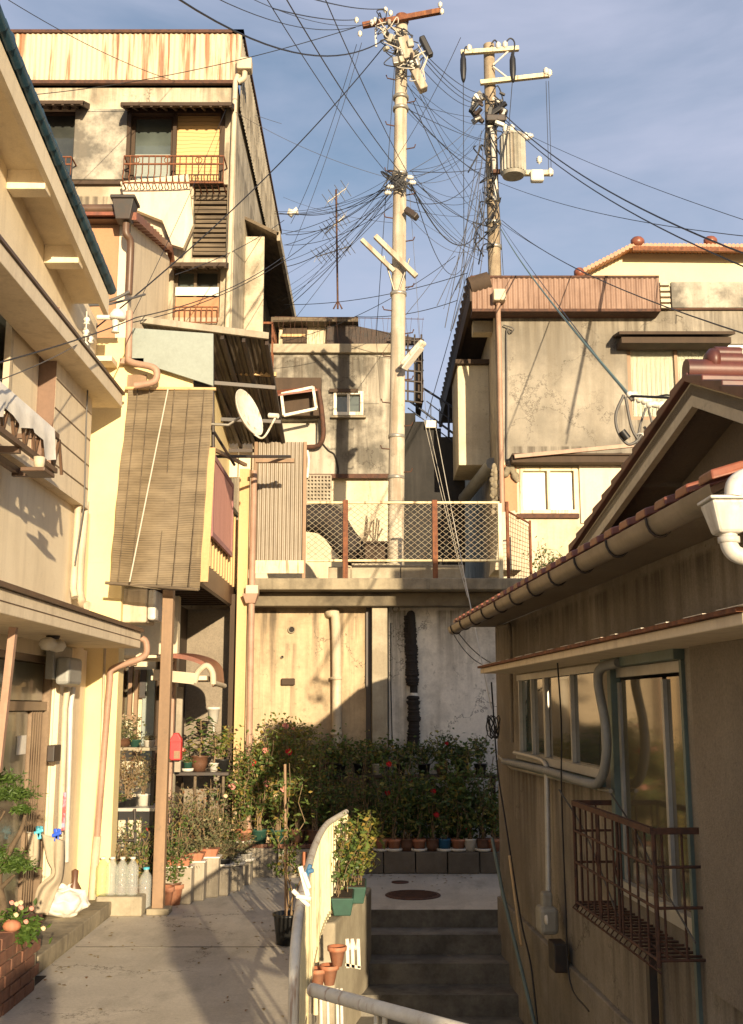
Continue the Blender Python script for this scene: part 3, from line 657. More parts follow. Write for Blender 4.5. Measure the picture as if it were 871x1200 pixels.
# meter box, column, pipes between door and yellow house
FB = Frame(0, 11.0, 0)
y = FA.hit(67, 790)[0]
b = MB(); b.fb(FA, d1+.01, 11.15, .002, .05, GZ, zc-.17); b.build('door_jamb_panel', M['siding'], A)
mt = thing('meter_box', 'grey electricity meter box under the cream porch canopy', 'box', FA.w(77, 800, .16))
r = arect(67, 757, 88, 803, .16)
MB().fb(FA, r[0], r[1], .052, .13, r[2]+.05, r[3]).build('backboard', M['grey_pipe'], mt, bevel=.01)
MB().fb(FA, r[0]+.05, r[1]-.1, .132, .26, r[2], r[2]+.25).build('cover', M['grey_pipe'], mt, bevel=.03)
def pipe(name, label, pts, r, m, cat='pipe', n=10, group=None):
    return MB().tube(pts, r, n).build(name, m, label=label, cat=cat, group=group)
pipe('conduit', 'cream conduit dropping from the meter box past the door', [FA.w(79, 806, .12), FA.w(76, 830, .12), FA.w(70, 1000, .12)], .03, M['cream_pipe'])
pipe('conduit', 'white pipe close beside the yellow wall under the meter box', [FA.w(86, 806, .10), FA.w(83, 830, .10), FA.w(78, 1010, .10)], .024, M['white_pvc'])
r = arect(65, 873, 73, 892, .13); MB().fb(FA, r[0], r[1], .052, .12, r[2], r[3]).build('door_intercom', M['dark_metal'], label='small black intercom box beside the brown door', cat='intercom', bevel=.008)
a_ = FA.w(91, 590, .08); b_ = FA.w(86, 705, .08)
pipe('drain_pipe', 'pair-left cream drain pipe at the corner below the pale siding', [FA.w(92, 588, .06), FA.w(86, 690, .06), FA.w(88, 700, .09)], .035, M['cream_pipe'])
pipe('drain_pipe', 'wider cream drain pipe right beside the yellow wall corner', arc([FA.w(100, 588, .06), FA.w(95, 650, .06), FA.w(93, 690, .06), FA.w(97, 707, .12), FA.w(103, 710, .2)]), .045, M['cream_pipe'])
pipe('wall_cable', 'thin grey cable down the pale siding corner', [FA.w(105, 400, .14), FA.w(101, 500, .14), FA.w(99, 590, .14), FA.w(88, 660, .1)], .008, M['wire_grey'], 'cable', 5)
t = thing('power_bracket', 'bracket with white insulators where cables reach the pale siding', 'bracket', FA.w(102, 400, .3))
for px, py in ((102, 376), (101, 390), (100, 405), (106, 398)):
    MB().lathe(FA.w(px, py, .3), [(0, -.04), (.035, -.035), (.02, -.01), (.035, .01), (.02, .035), (0, .04)], 10).build('insulator', M['porcelain'], t)
MB().tube([FA.w(102, 365, .3), FA.w(100, 415, .3)], .012, 6).build('rod', M['galv'], t)
MB().tube([FA.w(100, 385, .3), FA.w(100, 385, .0)], .012, 6).build('arm', M['galv'], t)
# step, items on it ----------------------------------------------------
sy0, sy1 = 8.55, 10.95
b = MB(); b.box(-3.3, -2.52, sy0, sy1, -1.985, -1.86); b.box(-3.3, -2.53, sy0+.02, sy1, -2.2, -1.986)
b.build('doorstep', M['conc'], label='long concrete doorstep in front of the brown door', cat='step', bevel=.01)
# ================================================================ B: yellow house, balcony, blind
BY = 11.2
FB = Frame(0, BY, 0)
B = thing('yellow_house', 'yellow stucco house whose upper floor carries the reed blind', 'house', (-2.8, BY, GZ))
xr = FB.hit(127, 900)[0]; xru = FB.hit(165, 560)[0]
zf = 1.50
zr = FB.hit(130, 395)[1]
MB().box(-3.24, -2.63, BY, 11.45, GZ, zf).build('wall', M['yellow'], B, bevel=.01)
MB().box(-3.24, -1.95, BY+.02, 14.55, zf+.001, zr).build('upper_wall', M['yellow'], B)
MB().box(-2.62, -1.9, 11.6, 14.55, zf-.12, zf).build('balcony_floor', M['wood_dark'], B)
b = MB()
for i in range(12):
    y = 11.35+i*.26; b.box(-2.62, -1.9, y, y+.05, zf-.17, zf-.121)
b.build('joists', M['wood_dark'], B)
b = MB(); b.beam((-1.86, BY, zf-.07), (-1.86, 14.5, zf-.07), .06, .24); b.build('edge_beam', M['brown_metal'], B)
# side panel of balcony (facing +x)
FS = Frame(-1.84, 0, 90)
MB().fb(FS, BY+.05, 14.35, -.03, 0, zf+.06, zf+1.0).build('balcony_panel', M['yellow'], B)
b = MB()
for i in range(1, 14):
    y = BY+.05+i*.235; b.fb(FS, y, y+.05, .001, .02, zf+.06, zf+1.0)
b.build('panel_ribs', M['wood_pale'], B)
b = MB(); b.beam((-1.84, BY+.2, zf+1.06), (-1.84, 14.3, zf+1.06), .06, .06); b.build('handrail', M['dark_metal'], B)
# dark interior back behind
MB().box(-3.2, -1.98, 14.3, 14.4, zf+.01, 4.2).build('back_wall', M['siding'], B)
# posts
a = PZ(184, 1072, GZ); yp = a.y
top = P(193, 690, yp)
bp = thing('balcony_post', 'tan square post holding up the balcony near the bottles', 'post', a)
MB().box(a.x-.055, a.x+.055, yp, yp+.11, GZ+.05, top.z+.25).build('post', M['wood_tan'], bp, bevel=.006)
MB().box(a.x-.10, a.x+.12, yp-.04, yp+.16, GZ, GZ+.06).build('base', M['conc'], bp, bevel=.01)
r = Frame(0, 13.8, 0); x0, x1, z0, z1 = r.rect(276, 560, 288, 985)
bp2 = thing('balcony_post', 'tall pale yellow post beside the pink downpipe', 'post', (x0, 13.8, GZ))
MB().box(x0, x1, 13.8, 13.92, GZ, 3.1).build('post', M['wood_pale'], bp2, bevel=.006)
x0, x1, z0, z1 = r.rect(265, 700, 274, 985)
MB().box(x0, x1, 13.95, 14.1, GZ, 1.45).build('balcony_post', M['wood_dark'], label='dark timber post in shade left of the pale yellow post', cat='post')
dp = thing('downpipe', 'long pinkish downpipe running past the left end of the deck', 'pipe', Frame(0, 13.7, 0).w(293, 985))
f = Frame(0, 13.72, 0)
MB().tube([f.w(298, 552), f.w(295, 700), f.w(290, 985)], .042, 12).build('tube', M['pink_pipe'], dp)
c = f.w(294, 700); MB().hexa([(c.x-.06, 13.66, c.z-.08), (c.x+.06, 13.66, c.z-.08), (c.x+.06, 13.78, c.z-.08), (c.x-.06, 13.78, c.z-.08), (c.x-.10, 13.62, c.z+.04), (c.x+.10, 13.62, c.z+.04), (c.x+.10, 13.82, c.z+.04), (c.x-.10, 13.82, c.z+.04)]).build('hopper', M['pink_pipe'], dp, bevel=.006)
MB().box(c.x-.06, c.x+.1, 13.64, 13.8, c.z+.042, c.z+.15).build('hopper_box', M['cream_pipe'], dp, bevel=.006)
f = Frame(0, 13.6, 0)
b = MB(); 
for px in (283, 288): 
    q0, q1 = f.w(px, 900), f.w(px-3, 1000); b.tube([q0, Vector((q1.x, q1.y, GZ))], .012, 6)
b.build('bamboo_stakes', M['wood_pale'], label='bamboo stakes standing against the pink downpipe foot', cat='stake')
# reed blind ---------------------------------------------------------
bt0, bt1 = P(150, 456, 11.15), P(250, 457, 11.15)
bb0, bb1 = P(127, 683, 10.62), P(233, 691, 10.62)
bl = thing('reed_blind', 'large brown reed blind hanging in front of the yellow house', 'blind', (bb0+bb1)/2)
b = MB(); nx, ny = 24, 40; vs = []
for j in range(ny+1):
    for i in range(nx+1):
        s, t_ = i/nx, j/ny; s2 = s
        p = bt0.lerp(bt1, s2).lerp(bb0.lerp(bb1, s2), t_); p.y += .05*math.sin(s*7+2*t_)*t_ + .014*math.sin(t_*30+s*5) + .03*math.sin(t_*8); p.z -= .025*math.sin(s*3.14)*t_; p.x += .004*math.sin(t_*13)
        vs.append(p)
b.add(vs, [(j*(nx+1)+i, j*(nx+1)+i+1, (j+1)*(nx+1)+i+1, (j+1)*(nx+1)+i) for j in range(ny) for i in range(nx)], True)
b.build('reeds', M['blind'], bl)
b = MB()
for s in (.12, .26, .55, .72, .9): b.tube([bt0.lerp(bt1, s)+Vector((0, -.02, 0)), bb0.lerp(bb1, s)+Vector((0, -.045, .02))], .005, 4)
b.build('bindings', M['wood_old'], bl)
b = MB(); b.tube([P(197, 456, 11.1), P(152, 682, 10.5)], .008, 5); b.build('pull_cord', M['wire_white'], bl)
b = MB(); b.tube([bt0+Vector((-.03, 0, .01)), bt1+Vector((.03, 0, .01))], .02, 8); b.build('top_bar', M['wood_pale'], bl)
b = MB(); b.tube([bb0+Vector((-.03, 0, 0)), bb1+Vector((.0, 0, 0))], .016, 8); b.build('bottom_bar', M['wood_old'], bl)
# yellow board at the blind's right edge
a0, a1 = P(248, 525, 11.3), P(239, 682, 11.15)
MB().beam(a0, a1, .09, .03).build('timber_board', M['wood_pale'], label='pale timber board along the right edge of the reed blind', cat='board')
# dark roller at top and strings
b = MB(); q0, q1 = P(188, 447, 11.3), P(246, 452, 11.3); b.tube([q0, q1], .05, 8)
for i in range(7):
    q = q0.lerp(q1, i/6); b.tube([q, q+Vector((.02, -.05, -.12))], .012, 5)
b.build('blind_roller', M['dark_metal'], label='dark roller and hooks just above the reed blind', cat='roller')
# pale panel above blind + awning ---------------------------------------
f = Frame(0, 11.12, 0)
b = MB(); b.prism([f.w(152, 384), f.w(250, 391), f.w(250, 452), f.w(150, 420)], (0, .03, 0))
b.build('sheet_panel', M['panel_green'], label='pale grey-green sheet panel above the reed blind', cat='panel')
aw = thing('awning', 'dark corrugated awning over the balcony beside the dish', 'awning', (-1.9, 12.8, 3.6))
A0, A1 = P(165, 378, 11.5), P(315, 397, 11.9)
A2, A3 = P(335, 520, 14.2), P(240, 520, 14.2)
b = MB(); b.corr(A0, A1, A2, A3, .07, .014)
b.build('sheet', M['corr_roof'], aw)
b = MB(); b.beam(A0+Vector((0, -.03, .02)), A1+Vector((0, -.03, .02)), .05, .08); b.build('fascia', M['block'], aw, bevel=.005)
for s in (.45, .63, .80, .985):
    MB().beam(A0.lerp(A1, s)+Vector((0, 0, -.05)), A3.lerp(A2, s)+Vector((0, 0, -.05)), .04, .06).build('rafter', M['dark_metal'], aw)
for s in (.35, .68, .99):
    MB().beam(A0.lerp(A3, s)+Vector((0, 0, -.11)), A1.lerp(A2, s)+Vector((0, 0, -.11)), .035, .045).build('purlin', M['dark_metal'], aw)
MB().beam(P(252, 436, 12.6), P(324, 439, 12.6), .05, .05).build('tie_bar', M['wood_pale'], aw)
b = MB(); b.tube([P(249, 405, 11.6), P(250, 530, 11.6)], .02, 6); b.build('post', M['dark_metal'], aw)
b = MB(); b.tube([P(246, 498, 11.6), P(275, 545, 12.2)], .018, 6); b.tube([P(250, 535, 12.2), P(340, 535, 13.2)], .02, 6); b.build('bracket', M['dark_metal'], aw)
b = MB(); b.beam(P(300, 540, 13.2), P(345, 540, 13.2), .06, .05); b.beam(P(247, 525, 11.7), P(288, 545, 13.3), .04, .04)
b.build('support_bar', M['wood_tan'], aw)
# back wall pieces under awning: siding panels
b = MB(); f = Frame(0, 14.35, 0)
for x0, x1, m_ in ((251, 280, 0), (281, 297, 0), (298, 330, 0)):
    r = f.rect(x0, 505, x1, 560); b.box(r[0], r[1]-.01, 14.3, 14.35, r[2], r[3])
b.build('back_panels', M['siding'], aw)
# satellite dish -------------------------------------------------------
dc = P(291, 484, 11.3)
ds = thing('satellite_dish', 'white satellite dish held on an arm by the reed blind', 'dish', dc-Vector((0, 0, .28)))
ax = Vector((.62, -.52, .42)).normalized(); ax = Vector((.88, -.36, .30)).normalized()
b = MB(); prof = [(0, -.05), (.08, -.045), (.16, -.03), (.23, -.005), (.27, .02), (.275, .022), (.272, .012), (.23, -.02), (.16, -.045), (.08, -.06), (0, -.065)]
b.lathe(dc, prof, 28, ax)
b.build('dish', M['white_metal'], ds)
up = Vector((0, 0, 1)); sd = ax.cross(up).normalized(); dn = ax.cross(sd).normalized()
if dn.z > 0: dn = -dn
lnb = dc + ax*.30 + dn*.18
MB().tube(arc([dc+dn*.26, dc+dn*.34+ax*.1, lnb]), .012, 6).build('feed_arm', M['white_metal'], ds)
MB().tube([lnb+ax*.03, lnb-ax*.07+(-dn)*.05], .028, 10).build('feed_horn', M['pot_white'], ds)
MB().tube([dc-ax*.06, P(268, 498, 11.35), P(246, 497, 11.35)], .016, 8).build('mount_arm', M['galv'], ds)
b = MB(); b.beam(dc-ax*.065+dn*.02, dc-ax*.065-dn*.1, .04, .04); b.build('clamp', M['galv'], ds)
# pink curtain/door panel on balcony side
f = Frame(-1.80, 0, 90)
pk = thing('pink_screen', 'pink framed screen hanging outside the balcony panel', 'screen', f.w(259, 645))
r = f.rect(247, 548, 271, 642)
MB().fb(f, r[0]+.04, r[1]-.04, .0, .02, r[2]+.05, r[3]-.05).build('panel', M['pink'], pk)
b = MB(); 
for q in ((r[0], r[1], r[2], r[2]+.06), (r[0], r[1], r[3]-.06, r[3]), (r[0], r[0]+.05, r[2]+.061, r[3]-.061), (r[1]-.05, r[1], r[2]+.061, r[3]-.061)): b.fb(f, q[0], q[1], -.005, .03, q[2], q[3])
b.build('frame', mat('mauve_frame', (.33, .16, .16), (.25, .12, .12), .5, 5), pk)
# wall lamp / pipes at the top of the yellow house
c = P(138, 372, 11.0)
b = MB(); b.lathe(c, [(0, .09), (.05, .085), (.085, .03), (.09, -.01), (.07, -.03), (0, -.03)], 14)
b.lathe(c+Vector((-.02, 0, -.03)), [(.04, 0), (.035, -.12), (.045, -.14), (0, -.14)], 10)
b.tube([c+Vector((-.02, 0, 0)), c+Vector((-.22, 0, .0))], .03, 8); b.build('pipe_cowl', M['white_pvc'], label='white pipe cowl on the yellow house under the blue-edged roof', cat='cowl')
pts = [P(152, 365, 11.05), P(151, 412, 11.05), P(153, 424, 11.05), P(178, 430, 11.0), P(184, 437, 11.0), P(181, 447, 11.0), P(166, 451, 11.0), P(158, 452, 11.0)]
pipe('downpipe', 'pinkish bent downpipe over the top of the reed blind', arc(pts, 4), .038, M['pink_pipe'])
b = MB(); b.box(P(140, 420, 11.1).x, P(168, 420, 11.1).x, 11.12, 11.19, P(150, 425, 11.1).z, P(150, 419, 11.1).z)
b.build('wall_ledge', M['pink_pipe'], B)
r = FB.rect(150, 440, 172, 458); MB().box(r[0], r[1], BY-.03, BY+.02, r[2], r[3]).build('vent_frame', M['wood_tan'], B)
b = MB(); b.box(FA.hit(107,500,.1)[1]*0-3.0, P(130, 420, 10.9).x, 10.95, 11.19, P(115, 421, 10.9).z, P(115, 415, 10.9).z); b.build('eave_return', M['siding'], A)
# curved cables at cowl
b = MB(); b.tube(arc([P(98, 395, 10.9), P(97, 370, 10.9), P(102, 357, 10.9), P(130, 352, 10.9), P(152, 342, 10.9)]), .02, 6)
b.tube(arc([P(104, 358, 10.9), P(130, 356, 10.9), P(170, 345, 11.5)]), .014, 6)
b.build('cable_bundle', M['wire_grey'], label='grey cable loop climbing over the yellow wall top', cat='cable')
# AC unit hung under the balcony
f = Frame(0, 11.35, 0)
ac = thing('air_conditioner', 'cream air conditioner unit hung below the reed blind', 'air conditioner', f.w(165, 735))
r = f.rect(141, 690, 180, 730); MB().box(r[0], r[1]-.06, 11.3, 11.75, r[2], r[3]).build('casing', M['cream_pipe'], ac, bevel=.02)
MB().box(r[1]-.058, r[1]+.03, 11.32, 11.74, r[2]+.03, r[3]-.01).build('side_cover', M['white_pvc'], ac, bevel=.025)
b = MB(); b.beam(f.w(128, 688), f.w(126, 725), .04, .04); b.beam(f.w(145, 690), f.w(134, 728), .02, .02); b.build('hanger', M['pink_pipe'], ac)
# left lower part: B porch front wall, doors, windows at Y~12.9
FP = Frame(0, 12.9, 0)
r1 = FP.rect(128, 780, 156, 838); r2 = FP.rect(160, 775, 176, 890); r3 = FP.rect(186, 775, 200, 930)
b = MB(); b.wall(FP, -3.24, FP.hit(205, 850)[0], GZ, zf-.18, .15, [(-3.1, r1[1], r1[2], r1[3]), (r3[0]-.06, r3[1], GZ+.02, r3[3])])
b.build('porch_wall', M['white_wall'], B)
b = MB(); b.box(-3.1, r1[1], 12.98, 13.0, r1[2], r1[3]); b.build('window_glass', M['g_beige'], B)
b = MB(); 
for x in (r1[0]-.1, r1[0]+.13, r1[1]-.05): b.box(x, x+.045, 12.86, 12.97, r1[2], r1[3])
b.box(-3.1, r1[1]+.04, 12.84, 12.97, r1[2]-.06, r1[2]-.002); b.box(-3.1, r1[1]+.04, 12.84, 12.97, r1[3]+.002, r1[3]+.05)
b.build('window_frame', M['wood_tan'], B)
b = MB(); b.box(r3[0]-.06, r3[1], 13.0, 13.05, GZ+.02, r3[3]); b.build('back_door', M['wood_dark'], B)
x0, x1, z0, z1 = FP.rect(158, 785, 170, 890); MB().box(x0, x0+.04, 12.83, 12.898, z0, z1).build('trim_board', M['wood_tan'], B)
MB().box(x0+.1, x1+.12, 12.83, 12.898, z0, z1).build('shutter_panel', M['panel_green'], B)
x0, x1, z0, z1 = FP.rect(166, 785, 173, 818); MB().box(x0, x1, 12.80, 12.828, z0, z1).build('wall_speaker', M['dark_metal'], label='narrow black box hung on the wall beside the small window', cat='box')
x = FP.hit(200, 850)[0]; MB().box(x, x+.05, 12.80, 12.898, GZ, .6).build('corner_post', M['pink_pipe'], B)
b = MB(); f = Frame(0, 12.7, 0); r = f.rect(205, 805, 212, 905)
MB().box(r[0], r[1], 12.75, 12.8, r[2], r[3]).build('brick_pier', M['block'], label='narrow light pier carrying the red letter box', cat='pier')
# lower roof with rolled tiles
f = Frame(0, 11.9, 0)
lr = thing('tiled_canopy', 'small brown tiled canopy with curved end over the back door', 'canopy', f.w(215, 790))
zz = f.hit(225, 768)[1]
xa, xb, xc = f.hit(135, 770)[0], f.hit(178, 770)[0], f.hit(243, 770)[0]
# soffit slab
MB().box(xb, xc+.0, 11.9, 12.898, f.hit(220, 797)[1], f.hit(220, 792)[1]).build('soffit', M['siding'], lr)
q = [f.w(172, 768), f.w(205, 766), f.w(232, 772), f.w(246, 783), f.w(249, 800)]
b = MB(); tp = arc(q, 5)
for i in range(len(tp)-1):
    b.hexa([tp[i]+Vector((0, 0, -.05)), tp[i+1]+Vector((0, 0, -.05)), tp[i+1]+Vector((0, .95, .0)), tp[i]+Vector((0, .95, .0)), tp[i], tp[i+1], tp[i+1]+Vector((0, .95, .05)), tp[i]+Vector((0, .95, .05))])
b.build('tile_cover', M['red_tile'], lr)
b = MB(); b.tube(arc([f.w(228, 800), f.w(232, 788), f.w(242, 780), f.w(249, 788), f.w(250, 802)], 5), .035, 8); b.tube([f.w(250, 800), f.w(250, 802)+Vector((0, .9, 0))], .03, 8); b.build('curved_end', M['cream_pipe'], lr)
b = MB(); b.prism([q+Vector((0, -.04, 0)) for q in (f.w(180, 784), f.w(230, 789), f.w(228, 802), f.w(182, 797))], (0, .03, 0)); b.build('fascia', M['cream_pipe'], lr)
f = Frame(0, 11.35, 0)
b = MB(); b.box(f.hit(128, 770)[0], f.hit(182, 770)[0], 11.5, 12.5, f.hit(170, 770)[1], f.hit(170, 767)[1]); b.build('lean_to_roof', M['siding'], label='thin pale lean-to roof between porch canopy and tan post', cat='roof')
pts = [f.w(169, 750), f.w(171, 765), f.w(168, 772), f.w(160, 775), f.w(128, 787), f.w(127, 800), f.w(108, 1060)]
f = Frame(0, 11.1, 0)
pts = [f.w(166, 748), f.w(171, 752), f.w(172, 764), f.w(166, 771), f.w(150, 777), f.w(131, 785), f.w(129, 798)]
dp = thing('downpipe', 'pinkish downpipe on the yellow wall corner with a bent top', 'pipe', f.w(108, 1060))
MB().tube(arc(pts, 5), .034, 10).build('bend', M['pink_pipe'], dp)
MB().tube([f.w(129, 795), f.w(114, 980)], .034, 10).build('tube', M['pink_pipe'], dp)
MB().tube([f.w(114, 980), Vector((f.w(107, 1062).x, 11.1, GZ))], .042, 10).build('lower_tube', M['cream_pipe'], dp)
pipe('conduit', 'thin cream conduit left of the pinkish corner downpipe', [f.w(123, 760), f.w(119, 880), Vector((f.w(104, 1060).x, 11.1, GZ))], .014, M['cream_pipe'])
# dark niche behind balcony: rough lit wall is the retaining wall itself; side dark box
MB().box(-2.62, -2.5, 13.4, 14.55, GZ, zf-.2).build('store_wall', M['wood_dark'], B)
MB().box(-2.495, -1.83, 14.50, 14.595, GZ, zf-.2).build('niche_wall', M['beige_stucco'], B)
# ================================================================ C: pink plywood house behind
CYY = 14.0; FC = Frame(0, CYY, 0)
C_ = thing('plywood_house', 'narrow house with pink plywood front behind the blue roof edge', 'house', (-3.6, 14, 1.6))
xL = FC.hit(60, 300)[0]; xR = FC.hit(152, 300)[0]
FCs = Frame(xR, 0, 90)
ft = FCs.hit(158, 262)[1]; t1 = FCs.w(197, 300); t2 = FCs.w(212, 372)
MB().box(xL, xR-.16, CYY, CYY+.2, 1.7, ft).build('front_wall', M['ply'], C_)
MB().box(xR-.155, xR, CYY, CYY+.2, 1.7, ft).build('corner_post', M['siding'], C_)
yb = t1.y
MB().prism([FCs.pt(CYY+.201, 0, 1.7), FCs.pt(yb, 0, 1.7), FCs.pt(yb, 0, t1.z), FCs.pt(CYY+.201, 0, ft+.1)], (-.2, 0, 0)).build('side_wall', M['siding'], C_)
# gutter
g0, g1 = P(88, 246, 13.75), P(152, 245, 13.75)
b = MB(); b.tube([g0+Vector((-.6, 0, 0)), g1], .07, 10); b.build('gutter', M['brown_metal'], C_)
MB().box(g0.x-.6, g1.x, 13.82, 14.0, g0.z-.1, g0.z+.08).build('eave_board', M['brown_metal'], C_)
h = P(146, 238, 13.7)
b = MB(); b.hexa([(h.x-.09, 13.6, h.z-.28), (h.x+.1, 13.6, h.z-.28), (h.x+.1, 13.8, h.z-.28), (h.x-.09, 13.8, h.z-.28), (h.x-.14, 13.55, h.z+.0), (h.x+.16, 13.55, h.z), (h.x+.16, 13.85, h.z), (h.x-.14, 13.85, h.z)]); b.box(h.x-.16, h.x+.18, 13.53, 13.87, h.z+.001, h.z+.05)
b.build('hopper', M['dark_metal'], C_, bevel=.01)
MB().tube(arc([P(148, 262, 13.7), P(148, 274, 13.7), P(153, 282, 13.75), P(153, 300, 13.8), P(151, 345, 13.85)], 4), .05, 10).build('downpipe', M['brown_metal'], C_)
# rake tiles
e0, e1 = P(155, 252, 13.7), P(198, 292, t1.y)
b = MB(); n = 12
for i in range(n):
    q0, q1 = e0.lerp(e1, i/n), e0.lerp(e1, (i+1.1)/n); b.hexa([q0+Vector((-.1, 0, -.07)), q0+Vector((.06, 0, -.07)), q1+Vector((.06, 0, -.06)), q1+Vector((-.1, 0, -.06)), q0+Vector((-.1, 0, .04)), q0+Vector((.06, 0, .04)), q1+Vector((.06, 0, .075)), q1+Vector((-.1, 0, .075))])
b.build('edge_tiles', M['red_tile'], C_)
MB().prism([e0+Vector((-.1, 0, .0)), e1+Vector((-.1, 0, 0)), e1+Vector((-.1, 0, .05)), e0+Vector((-.1, 0, .05))], (-2.6, 0, 0)).build('roof', M['red_tile'], C_)
MB().beam(e1+Vector((.0, .05, .05)), t2+Vector((0, .1, 0)), .08, .12).build('rear_barge', M['rust'], C_)
MB().box(-5.2, xR, t1.y, t1.y+.15, 1.7, t1.z).build('rear_wall', M['siding'], C_)
# small roofs / flat awning between C and D base
b = MB(); b.prism([P(165, 372, 12.2), P(232, 392, 12.2), P(316, 397, 12.4), P(316, 388, 12.4), P(200, 372, 12.2)], (0, .3, 0))
# ================================================================ D: tall left building
DY = 17.0; FDd = Frame(0, DY, 0)
DX = FDd.hit(276, 200)[0]; FDs = Frame(DX, 0, 90)
D = thing('tall_building', 'tall old plaster apartment building with rust streaked tin parapet', 'building', (DX-2, DY, 1.62))
R = FDd.rect
def H(*a): r = R(*a); return (r[0], r[1], r[2], r[3])
zp0 = FDd.hit(150, 97)[1]; zp1 = FDd.hit(150, 42)[1]
w1 = H(35, 128, 88, 214); w2 = H(152, 131, 262, 213); w3 = H(203, 313, 258, 372)
lath = H(226, 216, 266, 303)
b = MB(); b.wall(FDd, -8.5, DX, 1.62, zp0, .25, [w1, w2, w3, lath]); b.build('front_wall', M['old_plaster'], D)
# tin parapet (corrugated), front and side
b = MB(); b.corr(FDd.pt(-8.5, .06, zp0), FDd.pt(DX+.06, .06, zp0), FDd.pt(DX+.06, .06, zp1), FDd.pt(-8.5, .06, zp1), .09, .012)
b.build('tin_parapet', M['rust_corr'], D)
b = MB(); b.fb(FDd, -8.5, DX+.1, -.1, .10, zp1+.002, zp1+.06); b.fb(FDd, -8.5, DX+.08, .03, .10, zp0-.07, zp0-.005); b.build('parapet_cap', M['rust_dark'], D)
ze = 25.0
b = MB(); b.corr(FDs.pt(DY-.06, .06, zp0-.5), FDs.pt(ze, .06, zp0-.5), FDs.pt(ze, .06, zp1), FDs.pt(DY-.06, .06, zp1), .12, .01); b.build('side_parapet', M['old_plaster'], D)
MB().fb(FDs, DY-.1, ze, -.1, .1, zp1+.002, zp1+.06).build('side_cap', M['rust_dark'], D)
# grey panel between windows
r = H(86, 128, 150, 213); MB().fb(FDd, r[0]+.02, r[1]-.02, .002, .05, r[2]+.02, r[3]-.02).build('plaster_panel', M['plaster_grey'], D, bevel=.01)
r = H(80, 214, 150, 218); MB().fb(FDd, r[0]-1.5, DX-.25, .003, .08, r[2]-.0, r[3]+.0).build('ledge', M['wood_dark'], D)
# windows
def window(T, F, r, panes, frame, o0=-.14, fw=.05, curtain=None, depth=.06):
    """panes: list of (fraction0, fraction1, glass material)"""
    b = MB(); x0, x1, z0, z1 = r
    b.fb(F, x0, x1, o0, o0+depth, z0, z0+fw); b.fb(F, x0, x1, o0, o0+depth, z1-fw, z1)
    b.fb(F, x0, x0+fw, o0, o0+depth, z0+fw, z1-fw); b.fb(F, x1-fw, x1, o0, o0+depth, z0+fw, z1-fw)
    for p in panes[1:]:
        x = x0+(x1-x0)*p[0]; b.fb(F, x-fw*.4, x+fw*.4, o0+.004, o0+depth+.01, z0+fw, z1-fw)
    w = b.build('window', frame, T)
    for a0, a1, g in panes:
        MB().fb(F, x0+(x1-x0)*a0+.01, x0+(x1-x0)*a1-.01, o0-.01, o0+.012, z0+.01, z1-.01).build('pane', g, w)
    return w
window(D, FDd, w1, [(0, 1, M['g_dark'])], M['wood_dark'])
x0, x1, z0, z1 = w2; xm = FDd.hit(203, 160)[0]
window(D, FDd, (x0, xm+.02, z0, z1), [(0, 1, M['g_blue'])], M['wood_dark'], fw=.07)
wg = R(157, 180, 200, 213, -.1); MB().fb(FDd, wg[0], wg[1], -.128, -.124, wg[2], wg[3]).build('curtain', M['panel_green'], D)
MB().fb(FDd, xm+.03, x1-.04, -.12, -.06, z0, z1-.04).build('rolled_shutter', M['shutter'], D)
b = MB(); b.fb(FDd, xm, xm+.06, -.1, .03, z0, z1); b.fb(FDd, x1-.06, x1+.02, -.1, .03, z0-.05, z1); b.fb(FDd, x0-.03, x1+.02, -.1, .04, z1-.05, z1+.03); b.fb(FDd, x0-.06, x0+.01, -.1, .03, z0, z1); b.build('window_casing', M['wood_dark'], D)
window(D, FDd, w3, [(0, .45, M['g_blue']), (.45, 1, M['g_dark'])], M['wood_old'], fw=.06)
r = H(205, 335, 256, 345); MB().fb(FDd, r[0], r[1], -.07, -.05, r[2], r[3]).build('folded_cloth', M['cloth_white'], D)
r = H(205, 347, 256, 372); MB().fb(FDd, r[0], r[1], -.07, -.05, r[2], r[3]).build('lower_panel', M['ply'], D)
b = MB()
for i in range(9):
    x = r[0]+(r[1]-r[0])*i/8; b.fb(FDd, x-.008, x+.008, .05, .066, r[2]-.1, r[2]+.15)
b.fb(FDd, r[0], r[1], .048, .068, r[2]+.15, r[2]+.17); b.fb(FDd, r[0], r[1], .048, .068, r[2]-.12, r[2]-.1); b.build('window_grille', M['rust'], D)
# hoods
def hood(T, F, x0, y0, x1, y1, dp=.45, slats=True, m=None, zt=.0):
    r = F.rect(x0, y0, x1, y1, dp); b = MB(); m = m or M['wood_dark']
    h = .05
    b.hexa([F.pt(r[0], 0, r[3]+.05), F.pt(r[1], 0, r[3]+.05), F.pt(r[1], dp, r[2]+.03), F.pt(r[0], dp, r[2]+.03), F.pt(r[0], 0, r[3]+.09), F.pt(r[1], 0, r[3]+.09), F.pt(r[1], dp, r[2]+.07), F.pt(r[0], dp, r[2]+.07)])
    n = max(3, int((r[1]-r[0])/.16))
    for i in range(n+1):
        x = r[0]+(r[1]-r[0]-.04)*i/n
        b.hexa([F.pt(x, 0, r[3]-.03), F.pt(x+.04, 0, r[3]-.03), F.pt(x+.04, dp+.02, r[2]-.03), F.pt(x, dp+.02, r[2]-.03), F.pt(x, 0, r[3]+.05), F.pt(x+.04, 0, r[3]+.05), F.pt(x+.04, dp+.02, r[2]+.03), F.pt(x, dp+.02, r[2]+.03)])
    b.fb(F, r[0], r[1], dp-.04, dp+.03, r[2]-.01, r[2]+.04) 
    return b.build('window_hood', m, T)
